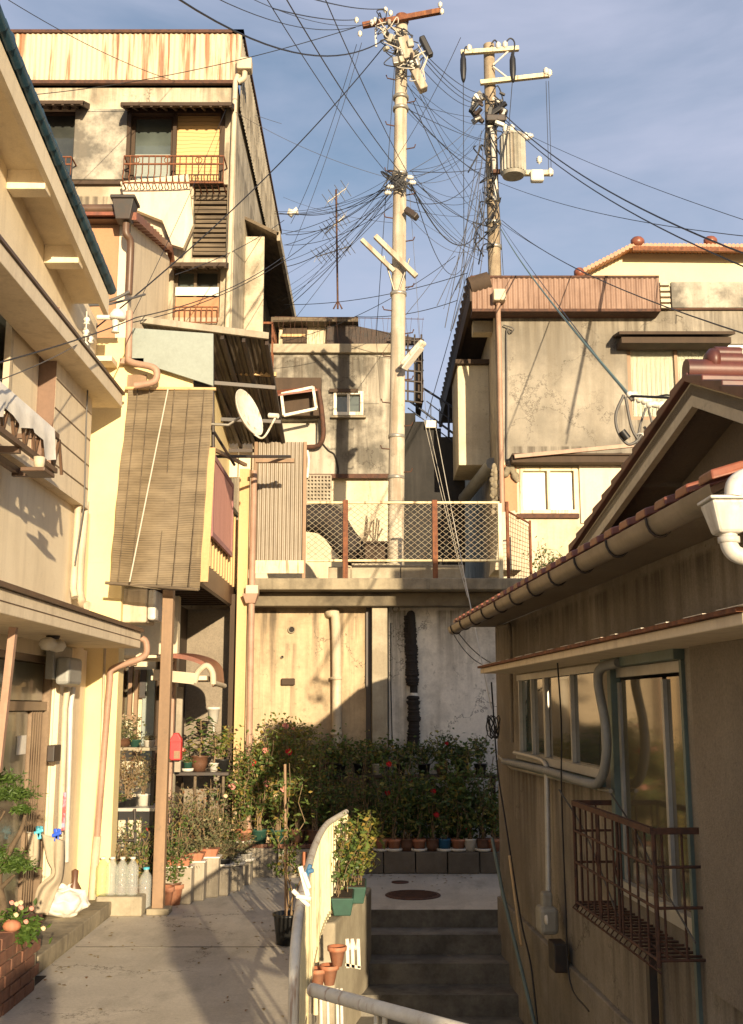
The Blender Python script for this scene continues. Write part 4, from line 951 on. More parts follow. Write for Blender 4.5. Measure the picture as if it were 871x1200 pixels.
hood(D, FDd, 142, 110, 272, 124, .5); hood(D, FDd, 28, 112, 98, 122, .4); hood(D, FDd, 200, 303, 266, 312, .4)
# lath area
b = MB(); b.fb(FDd, lath[0], lath[1], -.2, -.15, lath[2], lath[3]); b.build('lath_backing', M['wood_dark'], D)
b = MB(); rng = random.Random(8); z = lath[2]
while z < lath[3]-.02:
    b.fb(FDd, lath[0]+rng.uniform(0, .04), lath[1]-rng.uniform(0, .03), -.12, -.06+rng.uniform(-.02, .02), z, z+.055); z += .078+rng.uniform(0, .012)
for x in (lath[0]+.02, (lath[0]+lath[1])/2, lath[1]-.05): b.fb(FDd, x, x+.05, -.149, -.12, lath[2], lath[3])
b.build('wall_laths', M['wood_old'], D)
b = MB(); b.prism([FDd.w(143, 217, .08), FDd.w(222, 208, .10), FDd.w(228, 267, .16), FDd.w(216, 294, .2), FDd.w(203, 290, .14), FDd.w(192, 262, .1), FDd.w(150, 245, .07)], (0, -.12, 0))
b.build('peeling_sheet', M['siding'], D)
# balcony railing of window 2
def rusty_rail(T, F, x0, y0, x1, y1, off=.42, m=None, n=16, name='balcony_railing'):
    m = m or M['rust']; r = F.rect(x0, y0, x1, y1, off); b = MB()
    for z in (r[3], r[3]-(r[3]-r[2])*.3, r[2]): b.fb(F, r[0], r[1], off-.012, off+.012, z-.012, z+.012)
    for x in (r[0], r[1]):
        for z in (r[3], r[2]): b.fb(F, x-.01, x+.01, 0, off, z-.01, z+.01)
    for i in range(n+1):
        x = r[0]+(r[1]-r[0])*i/n
        b.tube([F.pt(x, off, r[3]), F.pt(x, off, r[2]+(r[3]-r[2])*.35), F.pt(x, off+.06, r[2]+(r[3]-r[2])*.15), F.pt(x, off-.02, r[2]), F.pt(x, 0.01, r[2])], .010, 4)
        if i % 5 == 2: b.lathe(F.pt(x, off, r[3]-(r[3]-r[2])*.15)+Vector((0, 0, 0)), [(.05, -.006), (.062, -.006), (.062, .006), (.05, .006)], 10, F.n)
    return b.build(name, m, T)
rusty_rail(D, FDd, 145, 183, 262, 214); rusty_rail(D, FDd, 20, 184, 83, 213, .35, n=10)
dp = thing('downpipe', 'cream downpipe down the corner of the tall building', 'pipe', FDd.w(266, 390, .1))
MB().tube([FDd.w(279, 88, .12), FDd.w(276, 96, .12), FDd.w(266, 400, .12)], .045, 10).build('tube', M['cream_pipe'], dp)
c = FDd.w(287, 76, .1); MB().box(c.x-.13, c.x+.13, c.y-.12, c.y+.1, c.z-.14, c.z+.08).build('hopper', M['cream_pipe'], dp, bevel=.02)
MB().tube(arc([FDd.w(287, 84, .12), FDd.w(286, 92, .12), FDd.w(279, 96, .12)], 4), .05, 8).build('bend', M['cream_pipe'], dp)
# side wall
S = FDs.rect
sw1 = (FDs.hit(290, 300)[0], FDs.hit(322, 300)[0])
openu = (18.4, 23.4, FDs.hit(300, 330)[1], FDs.hit(300, 235)[1])
MB().wall(FDs, DY+.252, ze, 1.62, zp0-.1, .25, [(18.7, 24.3, 6.3, 8.4), (18.6, 24.3, 2.9, 4.7)]).build('side_wall', M['old_plaster'], D)
MB().box(-8.5, DX-.25, ze-.25, ze, 1.62, zp0).build('rear_wall', M['old_plaster'], D)
MB().box(-8.5, DX, DY, ze, zp0-.1, zp0-.02).build('flat_roof', M['conc'], D)
for (a_, c_, z0, z1) in ((18.7, 24.3, 6.3, 8.4), (18.6, 24.3, 2.9, 4.7)):
    window(D, FDs, (a_, c_, z0, z1), [(0, .33, M['g_blue']), (.33, .66, M['g_dark']), (.66, 1, M['g_beige'])], M['wood_old'], o0=-.2, fw=.08)
    # sloping hood
    u0, u1 = a_-.3, c_+.4
    b = MB(); zt = z1+.45
    b.hexa([FDs.pt(u0, 0, zt), FDs.pt(u1, 0, zt), FDs.pt(u1, .62, zt-.32), FDs.pt(u0, .62, zt-.32), FDs.pt(u0, 0, zt+.06), FDs.pt(u1, 0, zt+.06), FDs.pt(u1, .64, zt-.26), FDs.pt(u0, .64, zt-.26)])
    b.build('side_hood', M['wood_old'], D)
    MB().fb(FDs, u0, u1, .60, .66, zt-.42, zt-.24).build('hood_fascia', M['old_plaster'], D)
    b = MB()
    zr0, zr1 = z0-.35, z0+.65; 
    for z in (zr0, zr1, zr1-.25): b.fb(FDs, a_, c_+.6, .50, .53, z-.015, z+.015)
    u = a_
    while u <= c_+.6: b.fb(FDs, u-.01, u+.01, .505, .525, zr0, zr1); u += .14
    b.fb(FDs, a_-.01, a_+.03, 0, .53, zr0-.02, zr0+.02); b.fb(FDs, a_-.01, a_+.03, 0, .53, zr1-.02, zr1+.02); b.fb(FDs, c_+.57, c_+.61, 0, .53, zr1-.02, zr1+.02)
    b.build('side_railing', M['rust'], D)
    b = MB(); u = a_
    while u <= c_+.5: b.fb(FDs, u, u+.07, .05, .5, zr0-.03, zr0-.002); u += .11
    b.build('drying_platform', M['wood_old'], D)
    MB().fb(FDs, a_-.1, a_-.02, .003, .35, z0-.3, z1+.2).build('wing_wall', M['old_plaster'], D)
# rusty frame at the far corner of D
b = MB(); f = Frame(0, 24.0, 0)
for x0, x1 in ((318, 321), (326, 330)):
    r = f.rect(x0, 308, x1, 405); b.fb(f, r[0], r[1], 0, .07, 3.2, r[3])
for py in (318, 350, 372, 402): r = f.rect(318, py, 330, py+3); b.fb(f, r[0], r[1], .071, .12, r[2], r[3])
b.build('corner_frame', M['rust'], D)
# small wall light far corner, white
# ================================================================ E: centre grey house
EY = 19.0; FE = Frame(0, EY, 0)
E = thing('grey_house', 'grey streaked stucco house in the centre behind the left utility pole', 'house', (-.6, EY, 1.62))
ex0, ex1 = FE.hit(326, 480)[0]-.9, FE.hit(472, 480)[0]
ez1 = FE.hit(400, 409)[1]; em = FE.hit(400, 557)[1]
ww = FE.rect(391, 459, 426, 487); wl = FE.rect(334, 492, 372, 525)
MB().wall(FE, ex0, ex1, em, ez1, .25, [ww, (ex0+.4, wl[1], wl[2], wl[3])]).build('wall', M['grey_stucco2'], E)
MB().box(ex0, ex1, EY+.10, EY+.3, 1.62, em-.002).build('lower_wall', M['white_wall'], E)
MB().box(ex0, ex1, EY+.3, EY+4, 1.62, ez1).build('wall_core', M['grey_stucco2'], E)
b = MB(); r = FE.rect(326, 405, 456, 413, .1); MB().fb(FE, ex0, ex1+.05, .002, .10, r[2], r[3]+.04).build('cornice', M['conc_light'], E, bevel=.01)
MB().fb(FE, ex0+.8, ex1-.1, .0, .04, em-.06, em+.02).build('rust_ledge', M['rust_dark'], E)
window(E, FE, ww, [(0, .5, M['g_blue']), (.5, 1, M['g_blue'])], M['white_metal'], o0=-.06, fw=.06, depth=.1)
r = FE.rect(388, 484, 429, 489, .1); MB().fb(FE, r[0], r[1], .0, .1, r[2], r[2]+.035).build('window_sill', M['conc'], E)
r = FE.rect(386, 455, 420, 459, .1); MB().fb(FE, r[0], r[1], .0, .08, r[2], r[3]).build('window_lintel', M['wood_dark'], E)
MB().fb(FE, ex0+.4, wl[1]+.0, -.2, -.15, wl[2], wl[3]).build('lower_pane', M['g_frost'], E)
# projecting bay with tilted top-hung frame
r = FE.rect(326, 455, 372, 490, .0)
MB().fb(FE, ex0, r[1]+.08, .003, .18, r[2]-.0, r[3]+.15).build('bay', M['wood_dark'], E)
tf = [FE.w(330, 462, .4), FE.w(367, 454, .4), FE.w(371, 479, .55), FE.w(333, 487, .55)]
b = MB()
for i in range(4): b.beam(tf[i], tf[(i+1) % 4], .05, .05, (0, 1, 0))
b.build('open_window_frame', M['white_metal'], E)
MB().prism([FE.w(318, 458, .05), FE.w(366, 452, .05), FE.w(372, 458, .45), FE.w(326, 464, .45)], (0, 0, .03)).build('bay_hood', M['red_tile'], E)
b = MB(); b.tube(arc([FE.w(373, 456, .2), FE.w(377, 480, .2), FE.w(379, 510, .2), FE.w(373, 522, .15), FE.w(360, 524, .1)]), .045, 7); b.build('broken_edge', M['rust_dark'], E)
rr = FE.rect(370, 522, 372, 528)
b = MB(); b.tube(arc([FE.w(378, 520, .01), FE.w(385, 528, .01), FE.w(392, 533, .01), FE.w(396, 548, .01), FE.w(396, 556, .01)]), .016, 5); b.build('wall_crack', M['tarp'], E)
b = MB(); b.tube(arc([FE.w(360, 560, .12), FE.w(362, 540, .12), FE.w(360, 528, .12)]), .03, 6); b.build('bent_pipe', M['white_pvc'], E)
# pierced block panel
r = FE.rect(360, 558, 388, 592)
b = MB(); n, m_ = 7, 8
for i in range(n+1): x = r[0]+(r[1]-r[0])*i/n; b.fb(FE, x-.014, x+.014, .0, .06, r[2], r[3])
for j in range(m_+1): z = r[2]+(r[3]-r[2])*j/m_; b.fb(FE, r[0], r[1], .004, .064, z-.014, z+.014)
b.fb(FE, r[0], r[1], -.05, -.001, r[2], r[3]); b.build('pierced_blocks', M['block'], E)
# upper lean-to and roof terrace
f = Frame(0, EY+.5, 0)
r = f.rect(327, 378, 383, 405); ptc = thing('roof_shed', 'small rooftop shed with flat tin roof on the grey house', 'shed', (r[0]+.4, EY+.8, r[2]))
MB().box(r[0], r[1], EY+.5, EY+2, r[2]-.1, r[3]).build('wall', M['white_wall'], ptc)
r2 = f.rect(332, 383, 360, 402, .03); MB().box(r2[0], r2[1], EY+.44, EY+.49, r2[2], r2[3]).build('opening', M['wood_dark'], ptc)
r2 = f.rect(330, 392, 358, 395, .06); MB().box(r2[0], r2[1], EY+.41, EY+.438, r2[2], r2[3]).build('shelf', M['wood_pale'], ptc)
r3 = f.rect(330, 366, 420, 377, .3); MB().box(r3[0]-.2, r3[1], EY+.2, EY+2.4, r3[2], r3[2]+.1).build('roof', M['wood_old'], ptc, bevel=.01)
r4 = f.rect(330, 362, 418, 368, .1); MB().box(r4[0], r4[1], EY+.6, EY+2.4, r3[2]+.102, r3[2]+.2).build('roof_sheet', M['rust_dark'], ptc)
f2 = Frame(0, EY+.35, 0)
b = MB(); b.prism([f2.w(384, 375), f2.w(497, 398), f2.w(497, 440), f2.w(497, 404), f2.w(383, 404)][:2]+[f2.w(497, 404), f2.w(383, 404)], (0, .05, 0))
b.build('dark_tin_fence', mat('dark_perforated_tin', (.055, .045, .04), (.09, .06, .045), .6, 9, bump=.2), label='dark perforated tin fence on the grey house rooftop', cat='fence')
# iron cage at right of E
f3 = Frame(0, EY+.2, 0)
cg = thing('iron_rack', 'black iron rack hanging off the right side of the grey house', 'rack', f3.w(480, 468))
b = MB()
ys = [396, 408, 420, 432, 444, 456, 468]
for i, py in enumerate(ys): b.tube([f3.w(456, py, -.0), f3.w(494, py+4, 0)], .02, 5); b.tube([f3.w(494, py+4, 0), f3.w(496, py+2, -1.4)], .018, 5)
for px in (462, 470, 478, 486, 494): b.tube([f3.w(px, 392, 0), f3.w(px, 470, 0)], .018, 5)
b.tube([f3.w(457, 440), f3.w(492, 400)], .03, 5); b.tube([f3.w(457, 455), f3.w(470, 470)], .03, 5)
b.build('bars', M['dark_metal'], cg)
MB().hexa([f3.w(488, 405, -.1), f3.w(495, 408, -.1), f3.w(495, 408, -1.6), f3.w(488, 405, -1.6), f3.w(488, 396, -.1), f3.w(495, 396, -.1), f3.w(495, 396, -1.6), f3.w(488, 396, -1.6)]).build('edge_board', M['wood_dark'], cg)
b = MB(); b.prism([f3.w(490, 404, -.05), f3.w(496, 404, -.05), f3.w(496, 470, -.05), f3.w(490, 466, -.05)], (0, 1.2, 0)); b.build('end_panel', M['wood_dark'], cg)
# rooftop railing wires
b = MB(); f4 = Frame(0, EY+.05, 0)
for py in (371, 403): b.tube([f4.w(322, py), f4.w(497, py+3)], .006, 4)
for i in range(26):
    px = 326+i*6.8; b.tube([f4.w(px, 372), f4.w(px+3*(-1)**i, 404)], .0035, 3)
b.build('rooftop_railing', M['rust_dark'], label='thin rusty railing around the grey house rooftop', cat='railing')
# TV antenna
f5 = Frame(0, EY+1.5, 0)
an = thing('tv_antenna', 'rusty television antenna mast on the rooftop shed', 'antenna', f5.w(396, 362))
b = MB(); b.tube([f5.w(396, 362), f5.w(394, 222)], .02, 6); b.tube([f5.w(391, 362), f5.w(396, 352), f5.w(401, 362)], .018, 5); b.build('mast', M['rust_dark'], an)
for (cx_, cy_, dx, dy, n) in ((396, 228, 12, -9, 4), (394, 262, 13, -12, 7), (393, 294, 22, -7, 8)):
    b = MB(); q0, q1 = f5.w(cx_-dx, cy_-dy), f5.w(cx_+dx*.8, cy_+dy*.8); b.tube([q0, q1], .012, 4)
    for i in range(n):
        q = q0.lerp(q1, i/(n-1)); b.tube([q+Vector((-.1, -.35, .0)), q+Vector((.1, .35, 0))], .007, 3)
        b.tube([q+Vector((-.05, 0, -.12)), q+Vector((.05, 0, .12))], .005, 3)
    b.build('antenna_arm', M['galv'], an)
# black tarpaulin arch and stuff behind the netting
f = Frame(0, 16.2, 0)
b = MB(); rows = []
top = arc([f.w(356, 592), f.w(385, 590), f.w(402, 600), f.w(418, 625), f.w(442, 648)], 5)
bot = arc([f.w(356, 618), f.w(374, 622), f.w(388, 638), f.w(402, 656), f.w(430, 664)], 5)
for a_, c_ in zip(top, bot): rows += [a_+Vector((0, .5, -.05)), a_, (a_+c_)/2+Vector((0, -.12, 0)), c_, c_+Vector((0, .4, 0))]
b.add(rows, [(i*5+j, i*5+j+1, i*5+j+6, i*5+j+5) for i in range(len(top)-1) for j in range(4)], True)
b.build('tarpaulin_cover', M['tarp'], label='black tarpaulin arching down behind the netting fence', cat='tarpaulin')
f = Frame(0, 15.9, 0)
b = MB(); rng = random.Random(4)
for i in range(14):
    px = rng.uniform(422, 452); b.tube([f.w(px, 664), f.w(px+rng.uniform(-4, 8), 640+rng.uniform(-10, 12)), f.w(px+rng.uniform(-2, 14), 612+rng.uniform(-10, 22))], .012, 4)
b.build('scrap_sticks', M['wood_old'], label='loose sticks and scrap leaning by the utility pole foot', cat='sticks')
c = f.w(443, 650)
MB().box(c.x-.2, c.x+.16, 15.7, 15.95, 1.62, c.z+.18).build('scrap_box', M['wood_dark'], label='dark scrap box beside the utility pole foot', cat='box', bevel=.02)
MB().ball(f.w(455, 650), .1, 8, (1, 1, 1.3)).build('yellow_bag', mat('yellow_bag', (.7, .45, .08), (.5, .3, .05), .5, 9), label='small yellow bag by the utility pole foot', cat='bag')
# concrete stair up behind netting
b = MB(); 
for i in range(5):
    f = Frame(0, 16.6+i*.05, 0); r = f.rect(456, 622+i*0, 545-i*18, 660-i*8); b.box(r[0], f.hit(548-i*18, 640)[0], 16.6+i*.3, 18.0, 1.62, 1.62+.17*(i+1))
b.build('deck_steps', M['conc_light'], label='worn concrete steps rising behind the netting fence', cat='steps')
# black stepped stair wall
f = Frame(0, 19.6, 0)
pp = [(440, 480), (474, 480), (474, 484), (487, 484), (487, 494), (502, 494), (502, 502), (517, 502), (517, 512), (533, 512), (533, 520), (545, 520), (545, 700), (440, 700)]
BW = thing('stair_wall', 'soot black stepped wall of the stairway between the houses', 'wall', f.w(500, 600))
zb = 1.62
P2 = [f.w(x, y) for x, y in pp]; 
for q in P2[-2:]: q.z = zb
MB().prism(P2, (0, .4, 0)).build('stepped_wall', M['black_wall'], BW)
r = f.rect(499, 494, 512, 502, .05); MB().fb(f, r[0], r[1], .0, .12, r[2], r[3]).build('light_box', M['pot_white'], BW)
sr = thing('stair_handrail', 'dark blue handrail climbing the black stepped wall', 'railing', f.w(520, 510))
b = MB()
b.tube([f.w(496, 455), f.w(548, 488)], .022, 6); b.tube([f.w(480, 470), f.w(548, 520)], .022, 6)
for q in ((478, 478, 545, 528), (500, 470, 548, 508)): b.tube([f.w(q[0], q[1]), f.w(q[2], q[3])], .012, 5)
for px in (526,): b.tube([f.w(px, 474), f.w(px, 512)], .022, 6)
for px in (505, 515): b.tube([f.w(px, 470+(px-500)*.6), f.w(px, 500)], .01, 5)
b.build('bars', mat('dark_blue_paint', (.03, .04, .07), None, fine=0, rough=.4), sr)
# far filler building behind D/E gap
# ================================================================ F: right grey building
FY = 17.0; FF = Frame(0, FY, 0)
Fb = thing('stucco_building', 'large grey streaked stucco building on the right with rusty tin band', 'building', (4, FY, 1.62))
fx0 = FF.hit(585, 500)[0]; fx1 = 9.0
fz1 = FF.hit(680, 362)[1]; fzt = FF.hit(680, 326)[1]
wu = FF.rect(736, 403, 848, 492); wlo = FF.rect(609, 548, 677, 602); zl = FF.hit(660, 540)[1]
wu2 = (FF.hit(851, 450)[0], FF.hit(851, 450)[0]+1.3, wu[2], wu[3])
MB().wall(FF, fx0, fx1, zl, fz1, .25, [wu, wu2]).build('upper_wall', M['grey_stucco'], Fb)
MB().wall(FF, fx0+.02, fx1, 1.62, zl-.002, .25, [wlo], off=.02).build('lower_wall', M['white_wall'], Fb)
r = FF.rect(680, 545, 731, 613, .06); MB().fb(FF, r[0], r[1], .022, .06, r[2], r[3]).build('cover_panel', M['siding'], Fb, bevel=.006)
window(Fb, FF, wu, [(0, .52, M['cloth_curt']), (.52, 1, M['cloth_curt'])], M['wood_tan'], o0=-.1, fw=.07)
b = MB()
for i in range(60):
    x = wu[0]+.08+(wu[1]-wu[0]-.16)*i/60; b.tube([FF.pt(x, -.09+.01*math.sin(i*1.9), wu[2]+.08), FF.pt(x+.01, -.09, wu[3]-.08)], .012, 4)
b.build('curtain', M['cloth_curt'], Fb)
MB().fb(FF, wu[0]+.03, wu[1]-.03, -.069, -.066, wu[2]+.05, wu[3]-.05).build('window_glass', clear('window_sheet', (.9, .92, .9), 1.45, .03, .85), Fb)
window(Fb, FF, wu2, [(0, 1, M['g_frost'])], M['alu'], o0=-.1, fw=.06)
window(Fb, FF, wlo, [(0, .5, M['g_frost_lit']), (.5, 1, M['g_frost_lit'])], M['rail_cream'], o0=-.06, fw=.06, depth=.1)
r = FF.rect(606, 602, 679, 607, .08); MB().fb(FF, r[0], r[1], .022, .09, r[2], r[3]).build('window_sill', M['rust_dark'], Fb)
r = FF.rect(726, 386, 862, 400, .45)
b = MB(); b.hexa([FF.pt(r[0], 0, r[3]+.02), FF.pt(r[1], 0, r[3]+.02), FF.pt(r[1], .45, r[3]-.08), FF.pt(r[0], .45, r[3]-.08), FF.pt(r[0], 0, r[3]+.06), FF.pt(r[1], 0, r[3]+.06), FF.pt(r[1], .45, r[3]-.03), FF.pt(r[0], .45, r[3]-.03)])
b.fb(FF, r[0]+.05, r[1]-.05, .0, .38, r[2], r[2]+.1); b.build('window_hood', M['wood_dark'], Fb)
r = FF.rect(600, 530, 742, 544, .3)
b = MB(); b.fb(FF, r[0], r[1]+1.5, .0, .30, r[2]+.03, r[3]-.06); b.fb(FF, r[0], r[1]+1.5, .0, .33, r[3]-.055, r[3]-.02); b.build('ledge', M['wood_dark'], Fb, bevel=.01)
MB().beam(FF.w(603, 535, .36), FF.w(742, 522, .36), .05, .06).build('ledge_pole', M['pink_pipe'], Fb)
# rusty tin band & louvre & grey panel
r = FF.rect(553, 326, 773, 362, .3)
b = MB(); b.corr(FF.pt(r[0], .3, r[2]), FF.pt(r[1], .3, r[2]), FF.pt(r[1], .3, r[3]), FF.pt(r[0], .3, r[3]), .085, .014); b.build('tin_band', M['rust_band'], Fb)
b = MB(); b.fb(FF, r[0]-.02, r[1], -.5, .32, r[3]+.002, r[3]+.04); b.fb(FF, r[0], r[1], .0, .32, r[2]-.05, r[2]-.002); b.fb(FF, r[1]-.03, r[1], .0, .28, r[2], r[3]); b.build('band_trim', M['rust_dark'], Fb)
r2 = FF.rect(774, 328, 785, 361, .1); b = MB()
for i in range(5): z = r2[2]+(r2[3]-r2[2])*i/5; b.fb(FF, r2[0], r2[1], .0, .12, z, z+.06)
b.fb(FF, r2[0], r2[1], .0, .02, r2[2], r2[3]); b.build('louvre', M['cream_pipe'], Fb)
MB().fb(FF, r2[0]-.3, fx1, -.25, .0, fz1+.001, r[3]-.02).build('parapet', M['grey_stucco'], Fb)
MB().fb(FF, r2[1]+.04, fx1, .001, .07, r2[2]+.02, r2[3]-.02).build('parapet_panel', M['plaster_grey'], Fb, bevel=.008)
MB().fb(FF, fx0, fx1, .0, .05, fz1-.03, fz1+.001).build('band_line', M['rust_dark'], Fb)
# side wall (faces -x), eave soffit
FFs = Frame(fx0, 0, -90)     # u = -y, o = -x
yend = 24.5
MB().box(fx0, fx0+.25, FY+.252, yend, 1.62, fz1).build('side_wall', M['old_plaster'], Fb)
MB().box(fx0+.25, fx1, yend-.25, yend, 1.62, fz1).build('rear_wall', M['old_plaster'], Fb)
MB().box(r[0], fx1, FY-.0, yend+.2, r[3]-.32, r[3]-.26).build('eave', M['wood_dark'], Fb)
b = MB(); b.box(r[0]-.03, r[0]+.03, FY-.3, yend+.3, r[3]-.40, r[3]-.1); b.build('side_fascia', M['wood_dark'], Fb)
b = MB(); n = 22
for i in range(n): y = FY-.2+i*.34; b.tube([(r[0]-.03, y, r[3]-.12), (r[0]+.3, y, r[3]-.02)], .175, 7)
b.build('eave_tiles', M['wood_dark'], Fb)
# eave brackets, side box
for y in (17.6, 20.6): MB().box(r[0]+.1, fx0-.002, y, y+.25, r[3]-.62, r[3]-.40).build('eave_bracket', M['white_wall'], Fb, bevel=.01)
c0 = Frame(0, 18.3, 0).rect(537, 428, 561, 545)
MB().box(c0[0], fx0-.002, 18.3, 19.6, c0[2], c0[3]).build('side_bay', M['white_wall'], Fb, bevel=.01)
MB().box(c0[0]-.04, fx0-.002, 18.2, 19.7, c0[3]+.002, c0[3]+.08).build('bay_roof', M['wood_dark'], Fb)
b = MB(); b.tube([Frame(0, 17.8, 0).w(577, 543), Frame(0, 19.5, 0).w(545, 583), Frame(0, 21, 0).w(530, 590)], .11, 10); b.build('duct', M['grey_pipe'], Fb)
dp = thing('downpipe', 'pinkish downpipe on the front corner of the stucco building', 'pipe', FF.w(589, 670, .15))
MB().tube([FF.w(584, 352, .36), FF.w(584, 368, .3), FF.w(585, 400, .14), FF.w(590, 670, .14)], .042, 10).build('tube', M['pink_pipe'], dp)
c = FF.w(585, 346, .38); MB().box(c.x-.1, c.x+.1, c.y-.1, c.y+.1, c.z-.12, c.z+.08).build('hopper', M['cream_pipe'], dp, bevel=.02)
b = MB(); b.tube(arc([FF.w(590, 381, .05), FF.w(602, 385, .08), FF.w(598, 390, .05), FF.w(594, 387, .05), FF.w(594, 440, .05), FF.w(594, 545, .05)], 4), .012, 5); b.build('wall_cable', M['wire_grey'], label='thin cable down the front corner of the stucco building', cat='cable')
# broken corner & base pier
b = MB(); r = FF.rect(588, 545, 606, 600, .03); b.fb(FF, r[0]+.05, r[1], .021, .04, r[2], r[3]); b.build('bare_board', M['ply'], Fb)
rng = random.Random(9); b = MB()
for i in range(26):
    q = FF.w(579+rng.uniform(-2, 3), 545+i*2.2, .05); b.ball(q+Vector((rng.uniform(-.03, .05), 0, 0)), rng.uniform(.03, .07), 6, (1, .6, 1))
for i in range(12):
    q = FF.w(593+i*1.2, 545+abs(i-4)*2.5, .08); b.ball(q, rng.uniform(.04, .07), 6, (1, .6, 1))
b.build('crumbled_edge', M['conc'], Fb)
f = Frame(0, 15.4, 0); r = f.rect(588, 600, 610, 670)
b = MB(); b.prism([f.w(588, 600), f.w(604, 598), f.w(612, 668), f.w(580, 668)], (0, .8, 0)); b.build('plinth', M['white_wall'], label='cream sloping plinth at the foot of the stucco building corner', cat='plinth', bevel=.01)
# ================================================================ G: far cream house with orange tiles
GY = 27.0; FG = Frame(0, GY, 0)
G = thing('cream_house', 'cream house with orange tiled roof behind the stucco building', 'house', (8, GY, 1.6))
q = [FG.w(682, 322), FG.w(742, 292), FG.w(900, 294), FG.w(900, 420), FG.w(682, 420)]
for v in q[-2:]: v.z = 1.62
MB().prism(q, (0, 4, 0)).build('wall', M['cream_far'], G)
e0, e1, e2 = FG.w(679, 322, .5), FG.w(741, 290, .5), FG.w(905, 291, .5)
b = MB()
for a_, c_, n in ((e0, e1, 14), (e1, e2, 34)):
    for i in range(n):
        q0, q1 = a_.lerp(c_, i/n), a_.lerp(c_, (i+1)/n); d = (q1-q0)
        b.tube([q0.lerp(q1, .5)+Vector((0, -.05, .05)), q0.lerp(q1, .5)+Vector((0, 4.5, .55))], d.length*.55, 7)
b.build('roof_tiles', M['orange_tile'], G)
b = MB(); b.beam(e1+Vector((0, 0, -.04)), e2+Vector((0, 0, -.06)), .1, .12); b.build('gutter', M['rust'], G)
b = MB(); b.ball(e1+Vector((.15, 0, .16)), .15, 8, (1.3, 1, 1)); b.build('ridge_end_tile', M['red_tile'], G); MB().ball(FG.w(833, 287, .4)+Vector((0, 0, .1)), .15, 8, (1.3, 1, 1)).build('ridge_end_tile', M['red_tile'], G); MB().ball(e0+Vector((0, 0, .05)), .15, 8).build('ridge_end_tile', M['red_tile'], G)
# ================================================================ right house
FR = Frame(1.27, 11.0, -86.43)     # u towards the camera, o to the left
def rr_(x0, y0, x1, y1, off=0.0): return FR.rect(x0, y0, x1, y1, off)
RH = thing('tiled_house', 'brown stucco house on the right with maroon tiled roof and gable', 'house', FR.pt(3, -2, -4.6))
UE = 7.0
wz0, wz1 = -.42, .26
wu0, wu1 = FR.hit(608, 840)[0], FR.hit(706, 840)[0]
du0, du1 = FR.hit(722, 900)[0], FR.hit(806, 900)[0]
dz0_, dz1_ = -1.12, .24
MB().wall(FR, 0, UE, -1.83, .80, .2, [(wu0, wu1, wz0, wz1), (du0, du1, dz0_, dz1_)]).build('wall', M['brown_stucco'], RH)
MB().fb(FR, 0, UE, -.2, .035, -4.9, -1.832).build('foundation', M['brown_stucco'], RH, bevel=.01)
b = MB(); p0, p1 = FR.pt(0, -.2, -4.9), FR.pt(0, -4.5, -4.9)
b.fb(FR, 0, .2, -4.5, -.201, -4.9, .80); b.fb(FR, UE-.2, UE, -4.5, -.201, -4.9, .80); b.fb(FR, .2, UE-.2, -4.5, -4.3, -4.9, .8); b.build('end_walls', M['brown_stucco'], RH)
MB().fb(FR, .21, UE-.21, -1.6, -1.55, -1.8, .75).build('inner_wall', M['gable_stucco'], RH)
# near proud panel
pu = FR.hit(817, 900, .03)[0]
b = MB(); b.prism([FR.pt(pu, .002, .36), FR.pt(UE, .002, .36), FR.pt(UE, .002, FR.hit(900, 1205, .03)[1]), FR.pt(pu, .002, FR.hit(830, 1158, .03)[1])], FR.n*.035); b.build('rough_panel', M['beige_stucco'], RH)
# window
W = MB(); W.fb(FR, wu0, wu1, -.05, .012, wz1-.03, wz1+.02); W.fb(FR, wu0-.02, wu1+.02, -.05, .03, wz0-.04, wz0+.02)
for px, wd in ((608.5, .02), (623, .014), (638, .035), (669, .016), (705, .022)):
    u = FR.hit(px, 840)[0]; W.fb(FR, u-wd, u+wd, -.035, .0, wz0+.021, wz1-.031)
wo = W.build('window', M['alu'], RH)
for a_, c_, m_ in ((609, 623, 'g_teal'), (623, 637, 'g_dark'), (641, 669, 'g_beige'), (669, 704, 'g_dark')):
    MB().fb(FR, FR.hit(a_, 840)[0], FR.hit(c_, 840)[0], -.03-.006*(a_ % 2), -.022-.006*(a_ % 2), wz0, wz1).build('pane', M[m_], wo)
MB().fb(FR, wu0-.05, wu1+.03, .001, .07, wz0-.11, wz0-.052).build('window_sill', M['green_frame'], RH, bevel=.005)
# sliding door
W = MB(); W.fb(FR, du0-.06, du1+.04, -.05, .06, dz1_-.0, dz1_+.09)
W.fb(FR, du0-.06, du0+.02, -.05, .02, dz0_-.1, dz1_-.001); W.build('door_casing', M['green_frame'], RH, bevel=.004)
MB().fb(FR, du1, du1+.035, -.05, .02, -1.9, dz1_-.001).build('corner_strip', M['green_frame'], RH)
W = MB(); um = FR.hit(776, 900)[0]
W.fb(FR, du0+.021, du1-.001, -.06, -.018, dz1_-.06, dz1_-.001); W.fb(FR, du0+.021, du1-.001, -.06, .01, dz0_, dz0_+.08)
for u, w_ in ((du0+.045, .022), (um, .018), (du1-.025, .018)): W.fb(FR, u-w_, u+w_, -.055, -.02, dz0_+.08, dz1_-.091)
sd = W.build('sliding_door', M['alu'], RH)
MB().fb(FR, du0+.09, um-.02, -.04, -.03, dz0_+.07, dz1_-.08).build('pane', M['g_beige'], sd)
MB().fb(FR, um+.02, du1-.04, -.052, -.042, dz0_+.07, dz1_-.08).build('pane', M['g_beige'], sd)
